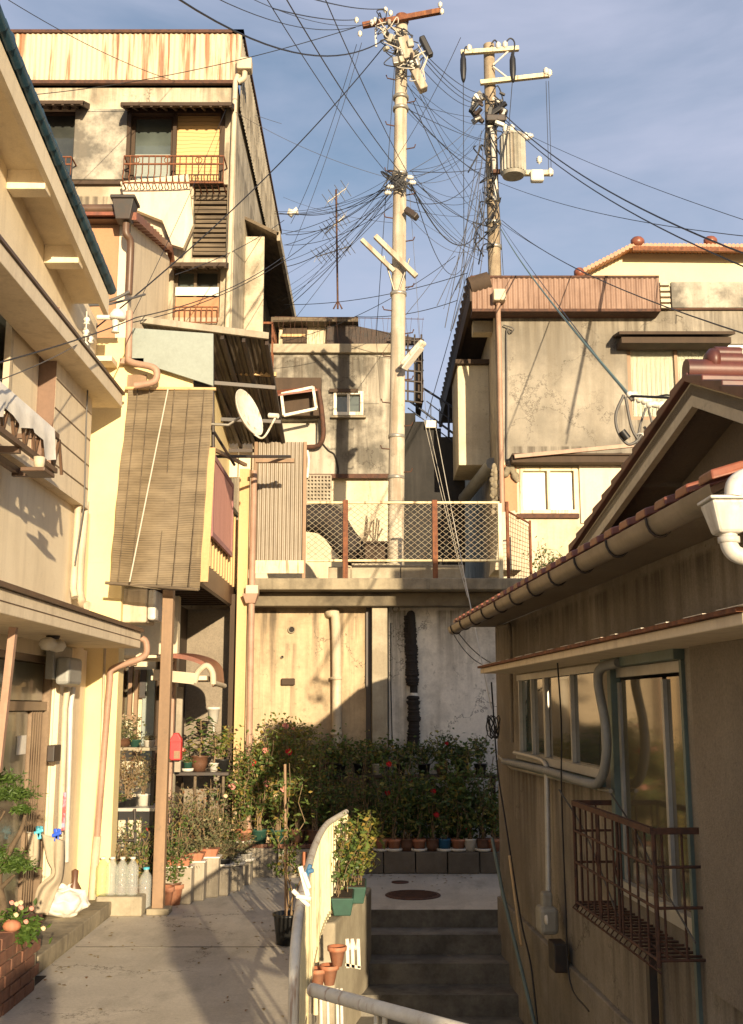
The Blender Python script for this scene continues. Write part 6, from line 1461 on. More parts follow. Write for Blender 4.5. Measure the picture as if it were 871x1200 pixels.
# ================================================================ cables
CAB = [
 # (pixel, Y) list, radius, sag, material, label
 (((320, 10), 9), ((418, 23), Y1), .012, .1, 'wire', 'cable reaching the left tip of the rusty crossarm from above left'),
 (((364, -2), 9), ((452, 10), Y1), .012, .1, 'wire', 'short cable entering the top of the picture above the crossarm'),
 (((205, -4), 8), ((457, 42), Y1), .018, .9, 'wire', 'heavy sagging cable from the upper edge to the pole head'),
 (((28, 112), 16.6), ((417, 32), Y1), .012, .35, 'wire', 'cable from the rusty tin parapet to the crossarm'),
 (((95, 398), 11), ((452, 52), Y1), .016, .5, 'wire', 'long rising cable from the pale siding corner to the pole head'),
 (((311, -4), 9), ((459, 209), Y1), .009, .2, 'wire', 'first thin cable dropping from the upper edge to the middle of the pale pole'),
 (((334, -4), 9), ((472, 205), Y1), .012, .2, 'wire', 'second thin cable dropping from the upper edge to the middle of the pale pole'),
 (((380, -4), 9), ((478, 203), Y1), .010, .15, 'wire', 'steepest thin cable dropping from the upper edge to the pale pole'),
 (((463, 68), Y1-.3), ((441, 394), Y1+1), .010, .05, 'wire', 'cable hanging almost straight down left of the pale pole'),
 (((418, 52), Y1), ((341, 262), 20), .009, .5, 'wire_grey', 'thin grey cable from crossarm tip to the tall building rear corner'),
 (((424, 50), Y1), ((338, 300), 20), .008, .5, 'wire_grey', 'thinner grey cable beside the crossarm tip cable'),
 (((340, 249), 20), ((459, 213), Y1), .012, .5, 'wire', 'uppermost of the cables fanning from pole to tall building'),
 (((335, 275), 20), ((459, 215), Y1), .012, .5, 'wire', 'second of the cables fanning from pole to tall building'),
 (((333, 287), 20), ((462, 240), Y1), .010, .4, 'wire', 'third of the cables fanning from pole to tall building'),
 (((333, 313), 20), ((461, 222), Y1), .013, .5, 'wire', 'lowest heavy cable fanning from pole to tall building'),
 (((205, 322), 14.5), ((333, 258), 20), .012, .2, 'wire', 'cable crossing in front of the tall building below its lower window'),
 (((322, 372), 20), ((462, 225), Y1), .012, .3, 'wire', 'steep cable from the pole down to the rusty corner frame'),
 (((255, 118), 17), ((458, 209), Y1), .007, .3, 'wire_grey', 'fine grey cable from the left parapet to the pale pole'),
 (((332, 231), 22), ((470, 262), Y1), .006, .2, 'wire_grey', 'very fine grey cable below the fan of cables'),
 (((333, 357), 20), ((548, 320), 17), .012, .3, 'wire', 'cable crossing behind the antenna from the tall building to the tin band'),
 (((416, 371), 18), ((536, 352), 17), .012, .2, 'wire', 'lower cable crossing above the rooftop railing'),
 (((333, 400), 18), ((534, 300), 17), .010, .4, 'wire', 'slack cable rising across the rooftops to the right building'),
 (((497, 62), Y1), ((566, 110), Y2), .014, .3, 'wire', 'top cable between the two utility poles'),
 (((499, 68), Y1), ((562, 118), Y2), .014, .3, 'wire', 'second cable between the two utility poles'),
 (((499, 74), Y1), ((560, 122), Y2), .014, .3, 'wire', 'third cable between the two utility poles'),
 (((496, 82), Y1), ((556, 126), Y2), .012, .3, 'wire', 'lowest cable between the two pole heads'),
 (((590, 133), Y2), ((885, 302), 12), .024, .7, 'wire', 'upper heavy cable running right from the transformer pole'),
 (((590, 138), Y2), ((885, 318), 12), .020, .7, 'wire', 'lower heavy cable running right from the transformer pole'),
 (((479, 127), Y1), ((568, 206), Y2), .018, .3, 'wire', 'dark cable slanting from pale pole to the transformer pole middle'),
 (((479, 201), Y1), ((568, 130), Y2), .010, .3, 'wire_grey', 'grey cable rising from pale pole to the transformer pole'),
 (((480, 207), Y1), ((577, 262), Y2), .013, .5, 'wire', 'cable from the pale pole band to the lower transformer pole'),
 (((478, 213), Y1), ((577, 290), Y2), .013, .9, 'wire', 'sagging cable from the pale pole band to the lower transformer pole'),
 (((482, 216), Y1), ((560, 272), Y2), .022, 1.3, 'wire', 'thick looping cable bundle between the two poles'),
 (((482, 213), Y1), ((543, 312), Y2), .013, 1.5, 'wire', 'deep hanging loop of cable right of the pale pole'),
 (((492, 112), Y1), ((565, 240), Y2), .010, .2, 'wire_grey', 'grey service wire slanting down from the pole head splice'),
 (((470, 232), Y1), ((565, 195), Y2), .014, .9, 'wire', 'sagging black cable joining mid heights of the two poles'),
 (((543, 86), Y2-.3), ((544, 345), Y2-.3), .018, .0, 'wire', 'straight black cable hanging down from the left cable head'),
 (((601, 90), Y2-.3), ((596, 152), Y2-.3), .018, .0, 'wire', 'straight black cable hanging from the right cable head to the transformer'),
 (((640, 95), Y2-.3), ((643, 198), Y2-.3), .014, .0, 'wire', 'left of the twin cables below the long crossarm end'),
 (((643, 95), Y2-.3), ((646, 198), Y2-.3), .014, .0, 'wire', 'right of the twin cables below the long crossarm end'),
 (((583, 213), Y2), ((885, 278), 14), .012, .4, 'wire', 'thin cable running right from beneath the transformer'),
 (((588, 258), Y2), ((885, 395), 9), .015, .5, 'wire', 'cable crossing the streaked stucco wall towards the right edge'),
 (((588, 262), Y2), ((800, 372), 16.8), .012, .3, 'wire', 'cable landing beside the dark hood of the stucco building'),
 (((587, 268), Y2), ((736, 462), 6.25), .020, .25, 'wire_green', 'heavy greenish cable sagging to the insulators above the gable'),
 (((586, 262), Y2), ((740, 470), 6.25), .009, .1, 'wire', 'thin cable beside the heavy greenish cable'),
 (((497, 492), 16), ((548, 700), 13.6), .007, .1, 'wire_white', 'left pale cord hanging down past the netting fence'),
 (((502, 497), 16), ((552, 712), 13.6), .007, .1, 'wire_white', 'middle pale cord hanging down past the netting fence'),
 (((511, 502), 16), ((576, 830), 10.9), .011, .1, 'wire_white', 'longest pale cord slanting from fence to the house corner'),
 (((480, 222), Y1), ((500, 497), 16), .006, .1, 'wire_grey', 'fine wire dropping from the pale pole towards the black steps'),
 (((500, 490), 18), ((575, 215), Y2), .013, .2, 'wire', 'steep cable from the stair wall up to the transformer pole'),
 (((450, 398), Y1+1), ((572, 230), Y2), .010, .4, 'wire_grey', 'long slanting wire crossing behind the pale pole'),
 (((575, 140), Y2-.2), ((560, 300), Y2-.2), .02, .0, 'wire', 'black cable drooping along the left of the transformer pole'),
 (((573, 160), Y2-.2), ((550, 345), Y2-.4), .015, .1, 'wire', 'cable falling from the transformer pole behind the tin band'),
 (((585, 240), Y2-.2), ((590, 322), Y2-.2), .015, .0, 'wire', 'short cable hanging right of the transformer pole'),
 (((441, 396), Y1+1), ((446, 470), 18.9), .008, .0, 'wire_white', 'pale wire with tag hanging before the grey house'),
 (((575, 148), Y2), ((520, 362), 20), .008, .3, 'wire_grey', 'fine wire slanting from transformer pole past the iron rack'),
 (((-5, 426), 6.6), ((160, 372), 10.9), .012, .05, 'wire', 'black cable crossing the pale shutter box of the left house'),
 (((-5, 447), 6.6), ((100, 398), 9.6), .008, .05, 'wire_grey', 'grey wire just under the black cable on the left house'),
 (((160, 372), 11.2), ((333, 300), 18), .012, .3, 'wire', 'cable running from the yellow wall top across the tall building'),
 (((155, 378), 11.2), ((400, 250), 17), .010, .6, 'wire', 'cable dipping behind the awning fascia towards the pale pole'),
 (((533, 735), 13.9), ((578, 778), 11.0), .012, .12, 'wire', 'upper slack cable from eave to the tiled house corner'),
 (((531, 742), 13.9), ((578, 782), 11.0), .010, .2, 'wire', 'lower slack cable from eave to the tiled house corner'),
 (((10, 0), 12), ((205, 95), 16.9), .010, .2, 'wire', 'thin cable slanting in from the upper left corner'),
 (((205, 95), 16.9), ((330, 145), 20), .008, .1, 'wire_grey', 'faint cable over the tin parapet corner towards the sky'),
 (((575, 135), Y2), ((885, 262), 14), .010, .3, 'wire', 'fine cable running right just under the two heavy cables'),
 (((461, 190), Y1), ((540, 44), 12), .007, .2, 'wire_grey', 'fine grey wire rising right from the pale pole'),
 (((250, -4), 9), ((440, 24), Y1), .009, .5, 'wire', 'slack cable along the upper edge left of the crossarm'),
 (((290, -4), 9), ((436, 27), Y1), .007, .3, 'wire', 'finer slack cable beneath the upper edge'),
 (((150, 380), 11.2), ((268, 120), 16.8), .007, .2, 'wire', 'thin cable climbing the face of the tall building'),
]
for a_, c_, r, sag, m_, lab in CAB:
    if lab == 'none': continue
    p, q = P(*a_[0], a_[1]), P(*c_[0], c_[1]); n = 18; pts = []
    for i in range(n+1):
        t_ = i/n; v = p.lerp(q, t_); v.z -= 4*sag*t_*(1-t_)*.5; pts.append(v)
    MB().tube(pts, r*.55, 5, caps=False).build('overhead_cable', M[m_], label=lab, cat='cable', group='overhead cables strung between poles and houses')
il = thing('line_insulator', 'small white insulator hung on a cable by the tall building', 'insulator', P(343, 249, 19.9))
MB().lathe(P(343, 249, 19.9), [(0, .12), (.09, .1), (.05, .02), (.1, -.05), (0, -.12)], 10, (1, 0, .3)).build('insulator_body', M['porcelain'], il)

rng = random.Random(21)
for i in range(24):
    p = P(rng.uniform(474, 486), rng.choice((96, 125, 205, 212, 216, 250))+rng.uniform(-6, 6), Y1); q = P(rng.uniform(560, 582), rng.uniform(120, 315), Y2); s_ = rng.uniform(.05, .9); n = 18; pts = []
    for k in range(n+1):
        t_ = k/n; v = p.lerp(q, t_); v.z -= 2*s_*t_*(1-t_); pts.append(v)
    MB().tube(pts, rng.choice((.004, .005, .007)), 4, caps=False).build('service_wire', M['wire' if i % 3 else 'wire_grey'], label='thin service wire in the tangle between the two utility poles', cat='cable', group='fine service wires between the two poles')
for i in range(14):
    p = P(rng.uniform(455, 464), rng.uniform(205, 240), Y1); q = P(rng.uniform(318, 336), rng.uniform(240, 400), 20); s_ = rng.uniform(.05, .5); n = 16; pts = []
    for k in range(n+1):
        t_ = k/n; v = p.lerp(q, t_); v.z -= 2*s_*t_*(1-t_); pts.append(v)
    MB().tube(pts, rng.choice((.004, .005, .006)), 4, caps=False).build('service_wire', M['wire' if i % 3 else 'wire_grey'], label='thin service wire fanning from the pale pole to the tall building', cat='cable', group='fine service wires left of the pale pole')
for i in range(8):
    p = P(rng.uniform(560, 572), rng.uniform(140, 230), Y2-.3); q = P(rng.uniform(512, 560), rng.uniform(330, 420), 21); 
    MB().tube([p, p.lerp(q, .5)+Vector((rng.uniform(-.2, .2), 0, -.2)), q], .009, 4, caps=False).build('service_wire', M['wire_grey'], label='fine wire hanging from the transformer pole to the roofs below', cat='cable', group='fine wires under the transformer pole')
# ================================================================ ground-level things
from mathutils import noise as mnoise
def lbl_pot(): pass
POTS = {
 'terra': ('terracotta', [(0, 0), (.36, 0), (.48, .78), (.55, .79), (.56, 1), (.48, 1), (.45, .85), (0, .84)]),
 'brown': ('pot_brown', [(0, 0), (.34, 0), (.46, .5), (.48, .92), (.54, .94), (.54, 1), (.46, 1), (.44, .86), (0, .85)]),
 'white': ('pot_white', [(0, 0), (.36, 0), (.46, .9), (.5, .92), (.5, 1), (.45, 1), (.42, .86), (0, .85)]),
 'black': ('pot_black', [(0, 0), (.38, 0), (.48, .9), (.52, .92), (.52, 1), (.47, 1), (.44, .86), (0, .85)]),
 'green': ('pot_green', [(0, 0), (.38, 0), (.48, .9), (.52, .92), (.52, 1), (.47, 1), (.44, .86), (0, .85)]),
 'blue': ('pot_blue', [(0, 0), (.38, 0), (.48, .9), (.52, .92), (.52, 1), (.47, 1), (.44, .86), (0, .85)]),
}
def add_pot(t, c, kind, w, h, saucer=None):
    m_, prof = POTS[kind]; n = 18
    MB().lathe(c, [(r*w, z*h) for r, z in prof], n).build('pot', M[m_], t)
    MB().lathe(Vector(c)+Vector((0, 0, h*.86)), [(0, .012), (.2*w, .008), (.44*w, 0)], 12).build('soil', M['soil'], t)
    if saucer: MB().lathe(Vector(c)-Vector((0, 0, .0)), [(.40*w, .003), (.6*w, .008), (.66*w, .04), (.62*w, .04), (.57*w, .014), (.4*w, .008)], n).build('saucer', M[saucer], t)
SEED = [100]
def plant(c, h, rad, leaf, n, lab, pot='terra', pw=.2, ph=.18, saucer=None, stems=5, size=.05, flowers=(), name='potted_plant', cat='potted plant', group=None, start=.25, lean=(0, 0), fsize=.035, wander=.5):
    """pot with branching stems and leaves spread along them"""
    SEED[0] += 1; rng = random.Random(SEED[0]); c = Vector(c)
    t = thing(name, lab, cat, c, group)
    z0 = 0
    if pot: add_pot(t, c, pot, pw, ph, saucer); z0 = ph*.86
    sb = MB(); lb = MB(); tips = []
    for s in range(stems):
        p = c+Vector((rng.uniform(-.2, .2)*pw, rng.uniform(-.2, .2)*pw, z0)); pts = [p.copy()]
        a = 6.283*s/stems+rng.uniform(-.5, .5); out = rng.uniform(.35, 1)*rad; hh = h*rng.uniform(.7, 1.03); k = 7
        for i in range(1, k+1):
            f = i/k; q = c+Vector((math.cos(a)*out*f**1.3+lean[0]*f+rng.gauss(0, .035*wander), math.sin(a)*out*f**1.3+lean[1]*f+rng.gauss(0, .035*wander), z0+(hh-z0)*f)); pts.append(q)
        sb.tube(pts, .009 if h > .6 else .005, 5, .003)
        per = n//stems
        tips.append(pts[-1])
        for br in range(3):
            j = rng.randint(2, k-1); q = pts[j]+Vector((rng.gauss(0, .5)*rad, rng.gauss(0, .5)*rad, rng.uniform(.02, .2)*h*.6)); sb.tube([pts[j], pts[j].lerp(q, .5)+Vector((0, 0, .01)), q], .004, 4, .002); tips.append(q)
            for _ in range(per//6): 
                v = pts[j].lerp(q, rng.random()); lb.leaf(v+Vector((rng.gauss(0, .03), rng.gauss(0, .03), rng.gauss(0, .03)))*(.5+rad*2), size*rng.uniform(.5, 1.25), rng)
        for _ in range(per//2):
            f = start+(1-start)*rng.random()**.8; i = min(k-1, int(f*k)); v = pts[i].lerp(pts[i+1], f*k-i)
            g = rad*.30*(.5+f); lb.leaf(v+Vector((rng.gauss(0, g), rng.gauss(0, g), rng.gauss(0, g*.7))), size*rng.uniform(.5, 1.3), rng)
    sb.build('stems', M['twig'], t); lb.build('foliage', M[leaf], t)
    for i, fm in enumerate(flowers):
        p = tips[(i*3+1) % len(tips)]+Vector((0, -.05, .0)); flower(t, p, fm, fsize, rng)
    return t
def flower(t, p, fm, s, rng):
    b = MB()
    for k in range(9):
        a = 6.283*k/9*1.6; r = s*(.4+.6*(k/9)); d = Vector((math.cos(a), -.5, math.sin(a))).normalized(); x = d.cross(Vector((0, 1, .2))).normalized()
        q = p+d*r; b.add([p, p+d*r*.6+x*s*.5, q, p+d*r*.6-x*s*.5], [(0, 1, 2, 3)], True)
    b.ball(p, s*.4, 6); return b.build('flower', M[fm], t)
# ---- block planters
FK = Frame(0, 13.55, 0)
def block_row(x0, x1, ytop, n, m_, lab):
    r = FK.rect(x0, ytop, x1, 1020); t = thing('block_wall', lab, 'planter wall', ((r[0]+r[1])/2, 13.7, GZ)); w = (r[1]-r[0])/n; rng = random.Random(n)
    for i in range(n):
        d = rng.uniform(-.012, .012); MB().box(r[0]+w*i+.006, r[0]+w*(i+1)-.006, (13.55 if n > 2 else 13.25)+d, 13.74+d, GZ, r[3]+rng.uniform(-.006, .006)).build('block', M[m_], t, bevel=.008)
    return r
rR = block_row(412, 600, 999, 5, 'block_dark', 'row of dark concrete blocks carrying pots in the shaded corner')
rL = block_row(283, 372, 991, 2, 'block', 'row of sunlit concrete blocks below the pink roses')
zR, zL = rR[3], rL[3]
b = MB()
for i in range(9): x = rL[0]+i*.115; b.box(x, x+.108, 13.28, 13.42, zL+.001, zL+.05)
b.build('edging_bricks', M['brick'], label='row of red bricks laid on the sunlit blocks', cat='bricks', bevel=.005)
# pots with roses on the dark blocks
kinds = [('terra', 'pot_white', 'terracotta pot on a white saucer'), ('terra', 'pot_white', 'round terracotta pot'), ('brown', None, 'small brown pot'), ('terra', 'pot_white', 'shallow terracotta pot in a white dish'), ('brown', None, 'square-looking brown pot'), ('blue', 'pot_white', 'blue pot'), ('terra', 'pot_white', 'wide terracotta pot'), ('white', None, 'white plastic pot'), ('brown', 'pot_white', 'brown pot on a saucer'), ('terra', None, 'terracotta pot nearest the tiled house')]
pxs = [447, 462, 477, 491, 507, 521, 537, 551, 566, 579]
hs = [1.2, 1.35, 1.0, 1.3, 1.35, 1.15, 1.3, 1.2, 1.15, 1.25]
fls = {1: ('fl_red',), 4: ('fl_red', 'fl_red'), 6: ('fl_red',), 0: ('fl_red',)}
ordn = ['first', 'second', 'third', 'fourth', 'fifth', 'sixth', 'seventh', 'eighth', 'ninth', 'last']
for i, px in enumerate(pxs):
    x = FK.hit(px, 990, -.12)[0]; k = kinds[i]
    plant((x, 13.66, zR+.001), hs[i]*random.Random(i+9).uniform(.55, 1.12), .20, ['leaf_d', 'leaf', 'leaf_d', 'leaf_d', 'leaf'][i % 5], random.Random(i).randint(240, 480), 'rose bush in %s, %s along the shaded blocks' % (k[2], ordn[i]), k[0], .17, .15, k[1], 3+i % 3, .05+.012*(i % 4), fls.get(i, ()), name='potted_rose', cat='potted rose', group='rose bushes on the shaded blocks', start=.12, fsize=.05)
# fuller second rank behind, on a low plank
FT = Frame(0, 14.2, 0)
zt_ = FT.hit(500, 908)[1]
sh = thing('plant_shelf', 'long dark plant shelf against the retaining wall', 'shelf', (0.2, 14.25, GZ))
xa, xb = FT.hit(285, 905)[0], FT.hit(585, 905)[0]
MB().box(xa, xb, 14.08, 14.36, zt_-.03, zt_).build('board', M['wood_dark'], sh)
for i in range(5):
    x = xa+.05+(xb-xa-.15)*i/4
    for y in (14.1, 14.3): MB().box(x, x+.04, y, y+.04, GZ, zt_-.031).build('leg', M['wood_dark'], sh)
up = [(298, 'blue', .45, 'leaf_y'), (320, 'brown', .55, 'leaf_y'), (334, 'black', .70, 'leaf_y'), (353, 'black', .62, 'leaf_y'), (376, 'brown', .55, 'leaf'), (398, 'black', .62, 'leaf'), (422, 'black', .5, 'leaf_d'), (443, 'white', .48, 'leaf'), (468, 'black', .42, 'leaf_d'), (497, 'black', .5, 'leaf_d'), (518, 'brown', .66, 'leaf_d'), (541, 'black', .5, 'leaf_d'), (563, 'black', .45, 'leaf_d')]
nm = ['turquoise pot at the left end of the long shelf', 'brown pot next to the turquoise one', 'tallest bush behind the railing top on the long shelf', 'bush with yellowing leaves in the sun patch edge', 'bush right of the pale downpipe', 'bush before the dark strip', 'low dark bush left of the pilaster foot', 'white pot under the pilaster', 'small dark bush beside the wall cable', 'dark bush at the insulated pipe foot', 'tall twiggy bush with red bloom right of insulated pipe', 'dark leafy bush on the shaded shelf middle right', 'last small bush on the long shelf']
for i, (px, pk_, h, lf) in enumerate(up):
    x = FT.hit(px, 900)[0]
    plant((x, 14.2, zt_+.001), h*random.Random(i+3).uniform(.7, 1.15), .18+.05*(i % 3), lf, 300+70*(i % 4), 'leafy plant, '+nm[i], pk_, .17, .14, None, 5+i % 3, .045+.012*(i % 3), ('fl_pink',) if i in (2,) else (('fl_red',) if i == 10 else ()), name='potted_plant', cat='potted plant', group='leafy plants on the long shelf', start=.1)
# sunlit roses left
for i, (px, h, lf, fl, kd, lab) in enumerate(((291, 1.05, 'leaf', ('fl_pink', 'fl_red'), 'terra', 'rose bush in terracotta pot beside the pink downpipe'), (309, 1.1, 'leaf', ('fl_pink', 'fl_pink', 'fl_pink', 'fl_white'), 'green', 'pink rose bush in green pot on the red bricks'), (330, 1.3, 'leaf', ('fl_pink', 'fl_pink', 'fl_red'), 'green', 'tall pink rose bush in green planter on the red bricks'), (352, 1.25, 'leaf_y', ('fl_white',), 'brown', 'yellowing rose bush left of the curved railing'), (372, 1.2, 'leaf', (), 'brown', 'bush just behind the curved railing'))):
    x = FK.hit(px-2, 985, -.12)[0]
    plant((x, 13.35, zL+.052), h*1.15, .30, lf, 760, lab, kd, .2, .16, 'pot_white' if i == 0 else None, 7, .055, fl, name='potted_rose', cat='potted rose', start=.1, fsize=.06)
for i, (px, h) in enumerate(((392, 1.25), (410, 1.2), (427, 1.3))):
    x = FK.hit(px, 1000, -.2)[0]
    plant((x, 13.75, GZ+.001), h+.1*i, .2+.04*i, 'leaf' if i == 1 else 'leaf_d', 420, ['dark bush standing behind the railing end', 'dark bush between railing end and shaded blocks', 'dark bush at the left end of the shaded blocks'][i], 'black', .22, .2, None, 6, .055, (), start=.1)
# ground rank of bushes behind the block row
for i, px in enumerate((440, 458, 474, 490, 508, 526, 544, 562, 578)):
    x = FT.hit(px, 960)[0]; r_ = random.Random(200+i)
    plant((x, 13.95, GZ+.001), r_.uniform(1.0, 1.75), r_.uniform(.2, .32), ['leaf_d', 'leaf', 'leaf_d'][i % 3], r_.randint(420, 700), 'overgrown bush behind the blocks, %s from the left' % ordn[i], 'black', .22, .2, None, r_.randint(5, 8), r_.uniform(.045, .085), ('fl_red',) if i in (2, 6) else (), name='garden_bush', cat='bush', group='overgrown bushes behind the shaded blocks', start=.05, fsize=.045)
for i, (px, h, lf) in enumerate(((300, 1.55, 'leaf_y'), (322, 1.7, 'leaf'), (343, 1.85, 'leaf_y'), (362, 1.6, 'leaf'), (384, 1.5, 'leaf'))):
    x = FT.hit(px, 960)[0]
    plant((x, 13.9, GZ+.001), h, .32, lf, 620, 'tall sunlit bush against the cream wall, %s from the pink downpipe' % ordn[i], 'brown', .22, .2, None, 7, .05+.012*(i % 3), ('fl_pink',) if i in (0, 2) else (), name='garden_bush', cat='bush', group='tall bushes against the cream retaining wall', start=.15, fsize=.05)
# manhole and small covers
c = PZ(484, 1049, GZ); b = MB(); b.lathe((c.x, c.y, GZ-.002), [(0, .012), (.29, .012), (.30, .006), (.30, 0)], 32)
for i in range(-4, 5):
    w = math.sqrt(.26**2-(i*.055)**2); b.box(c.x-w, c.x+w, c.y+i*.055-.012, c.y+i*.055+.012, GZ+.010, GZ+.015)
b.build('manhole_cover', M['rust_dark'], label='round rusty manhole cover on the shaded landing', cat='manhole cover')
c = PZ(469, 1034, GZ); b = MB(); b.lathe((c.x, c.y, GZ-.001), [(0, .008), (.1, .008), (.1, 0)], 18); b.build('drain_cover', M['rust_dark'], label='small dark drain cover behind the manhole', cat='drain cover')
# landing edge lip
# ---- curved railing
rail = [(-.23, 10.0, -.94), (-.30, 9.5, -.94), (-.36, 9.0, -.94), (-.385, 8.3, -.94), (-.385, 7.4, -.935), (-.37, 6.5, -.93), (-.345, 5.6, -.92), (-.335, 5.2, -.935), (-.33, 4.98, -.98), (-.33, 4.86, -1.07), (-.33, 4.82, -1.22), (-.33, 4.82, -1.6), (-.33, 4.82, -2.9)]
rp = arc(rail, 6)
cr = thing('curved_railing', 'curved cream railing with rusty vertical bars beside the stairs', 'railing', (-.36, 7.5, GZ))
MB().tube(rp, .024, 12).build('handrail', M['white_metal'], cr)
low = [Vector((q[0], q[1], -1.66)) for q in rail[:8]]
lp_ = arc(low, 8); MB().tube(lp_, .014, 8).build('lower_rail', M['rail_cream'], cr)
# bars as parts
acc = 0; nb = 0; L = 0; bars = []
for i in range(len(lp_)-1):
    seg = (lp_[i+1]-lp_[i]).length
    while acc <= seg:
        q = lp_[i].lerp(lp_[i+1], acc/seg); bars.append(q); acc += .118
    acc -= seg
for i, q in enumerate(bars):
    if q.y < 5.3: continue
    MB().beam(q+Vector((0, 0, -.03)), Vector((q.x, q.y, -.94)), .016, .012, (0, 1, 0)).build('bar', M['rail_cream'], cr)
for q in ((-.23, 10.0), (-.385, 7.9), (-.36, 6.2)): MB().tube([(q[0], q[1], -.94), (q[0], q[1], GZ-.1)], .02, 8).build('post', M['rail_cream'], cr)
# near hand rail to the right
nh = thing('near_handrail', 'thick white pipe handrail crossing the bottom of the picture', 'railing', (0, 4.4, -2.9))
a_, c_ = P(366, 1160, 4.8), P(530, 1205, 4.1)
MB().tube([a_, c_, c_+(c_-a_)*.8], .028, 14).build('rail_pipe', M['white_metal'], nh)
b = MB()
for s in (.5, .56, .95, 1.2): 
    q = a_.lerp(c_, s); b.tube([q, q-Vector((0, 0, 1.7))], .011, 6)
b.build('bars', M['white_metal'], nh)
pl = P(358, 1050, 4.85)
for i, (px, py, x2, y2, m_, lab) in enumerate(((343, 1043, 363, 1062, 'pot_white', 'lower white plastic clip on the railing post'), (352, 1015, 361, 1050, 'pot_white', 'upper white clip tied to the railing post'), (364, 1013, 358, 1030, 'pot_blue', 'blue tipped clip on the railing post'))):
    b = MB(); b.beam(P(px, py, 4.78), P(x2, y2, 4.78), .022, .018); b.beam(P(px+4, py+7, 4.77), P(x2+2, y2-9, 4.77), .018, .018); b.build('peg', M[m_], label=lab, cat='clothes peg', bevel=.004)
# concrete planter kerb with green troughs
pk1 = thing('planter_kerb', 'raised concrete kerb beside the stairs under green troughs', 'kerb', (-.2, 9.3, GZ))
b = MB(); b.prism([(-.30, 8.3, -3.4), (-.02, 8.3, -3.4), (.10, 10.55, -3.4), (-.18, 10.55, -3.4)], (0, 0, 0)) if False else None
pts = [(-.419, 8.95), (-.29, 8.98), (-.03, 10.35), (.0, 10.7), (-.419, 10.75)]
MB().prism([(x, y, -2.75) for x, y in pts], (0, 0, 1.05)).build('kerb_block', M['conc_light'], pk1, bevel=.02)
for i, (x, y, dy) in enumerate(((-.24, 9.42, .48), (-.14, 9.98, .5))):
    t = thing('trough_planter', ['near green plastic trough with leafy rose on the kerb', 'far green plastic trough with leafy rose on the kerb'][i], 'planter', (x, y, -1.69))
    b = MB(); b.hexa([(x-.07, y-dy/2+.02, -1.69), (x+.07, y-dy/2+.02, -1.69), (x+.07, y+dy/2-.02, -1.69), (x-.07, y+dy/2-.02, -1.69), (x-.095, y-dy/2, -1.55), (x+.095, y-dy/2, -1.55), (x+.095, y+dy/2, -1.55), (x-.095, y+dy/2, -1.55)]); b.build('trough', M['pot_green'], t, bevel=.008)
    MB().box(x-.08, x+.08, y-dy/2+.015, y+dy/2-.015, -1.56, -1.545).build('soil', M['soil'], t)
    sb, lb = MB(), MB(); rng = random.Random(40+i)
    for s in range(9):
        p = Vector((x+rng.uniform(-.05, .05), y+rng.uniform(-.22, .22), -1.55)); h = rng.uniform(.35, .72); q = p+Vector((rng.uniform(-.02, .22), rng.uniform(-.1, .1), h)); sb.tube([p, p.lerp(q, .5)+Vector((-.02, 0, .02)), q], .005, 4, .002)
        for _ in range(55):
            f = rng.uniform(.25, 1.05); v = p.lerp(q, f); lb.leaf(v+Vector((rng.gauss(0, .05), rng.gauss(0, .05), rng.gauss(0, .04))), .055*rng.uniform(.5, 1.3), rng)
    sb.build('stems', M['twig'], t); lb.build('foliage', M['leaf_y' if i else 'leaf'], t)
# black pot with tall climber left of the railing
c = PZ(338, 1106, GZ)
t = plant((c.x, c.y, GZ+.001), 1.5, .20, 'leaf', 380, 'tall slender climber in a ribbed black pot on the alley', 'black', .27, .25, None, 3, .05, (), start=.35, wander=1)
b = MB(); b.tube([(c.x-.02, c.y, GZ+.1), (c.x-.05, c.y, GZ+1.5)], .013, 6); b.build('stake', M['wood_tan'], t)
b = MB(); b.tube([(c.x+.09, c.y, GZ+.2), (c.x+.13, c.y+.05, GZ+.75)], .02, 6); b.build('terracotta_stake', M['terracotta'], t)
# stair side pots and brackets
for i, (px, py, yy) in enumerate(((386, 1146, 7.75), (395, 1124, 8.1), (372, 1150, 7.6))):
    c = P(px, py+8, 7.7 - .0*i); rng = random.Random(i)
    t = thing('hanging_pot', ['lower terracotta pot hooked beside the stair kerb', 'upper terracotta pot hooked beside the stair kerb', 'small terracotta pot half hidden behind the railing post'][i], 'pot', c)
    b = MB(); b.lathe(c, [(0, 0), (.034, 0), (.056, .10), (.066, .10), (.068, .128), (.06, .128), (.052, .105), (0, .10)], 16); b.build('pot', M['terracotta'], t)
    MB().lathe(c+Vector((0, 0, .10)), [(0, .015), (.05, 0)], 10).build('soil', M['soil'], t)
f = Frame(0, 7.85, 0)
b = MB()
for px in (407, 413, 420): b.beam(f.w(px, 1100), f.w(px+1, 1134), .022, .02)
b.beam(f.w(405, 1130), f.w(423, 1134), .02, .02); b.tube(arc([f.w(407, 1100), f.w(410, 1112), f.w(413, 1100)]), .01, 6); b.tube(arc([f.w(413, 1100), f.w(417, 1112), f.w(420, 1100)]), .01, 6)
b.build('white_bracket', M['white_metal'], label='white toothed bracket beside the stair kerb', cat='bracket')
b = MB(); 
for px in (376, 384, 395, 400): b.tube([f.w(px, 1158), f.w(px+1, 1210)], .012, 6)
b.build('plastic_stakes', M['pot_white'], label='white plastic rods below the hooked terracotta pots', cat='rods')
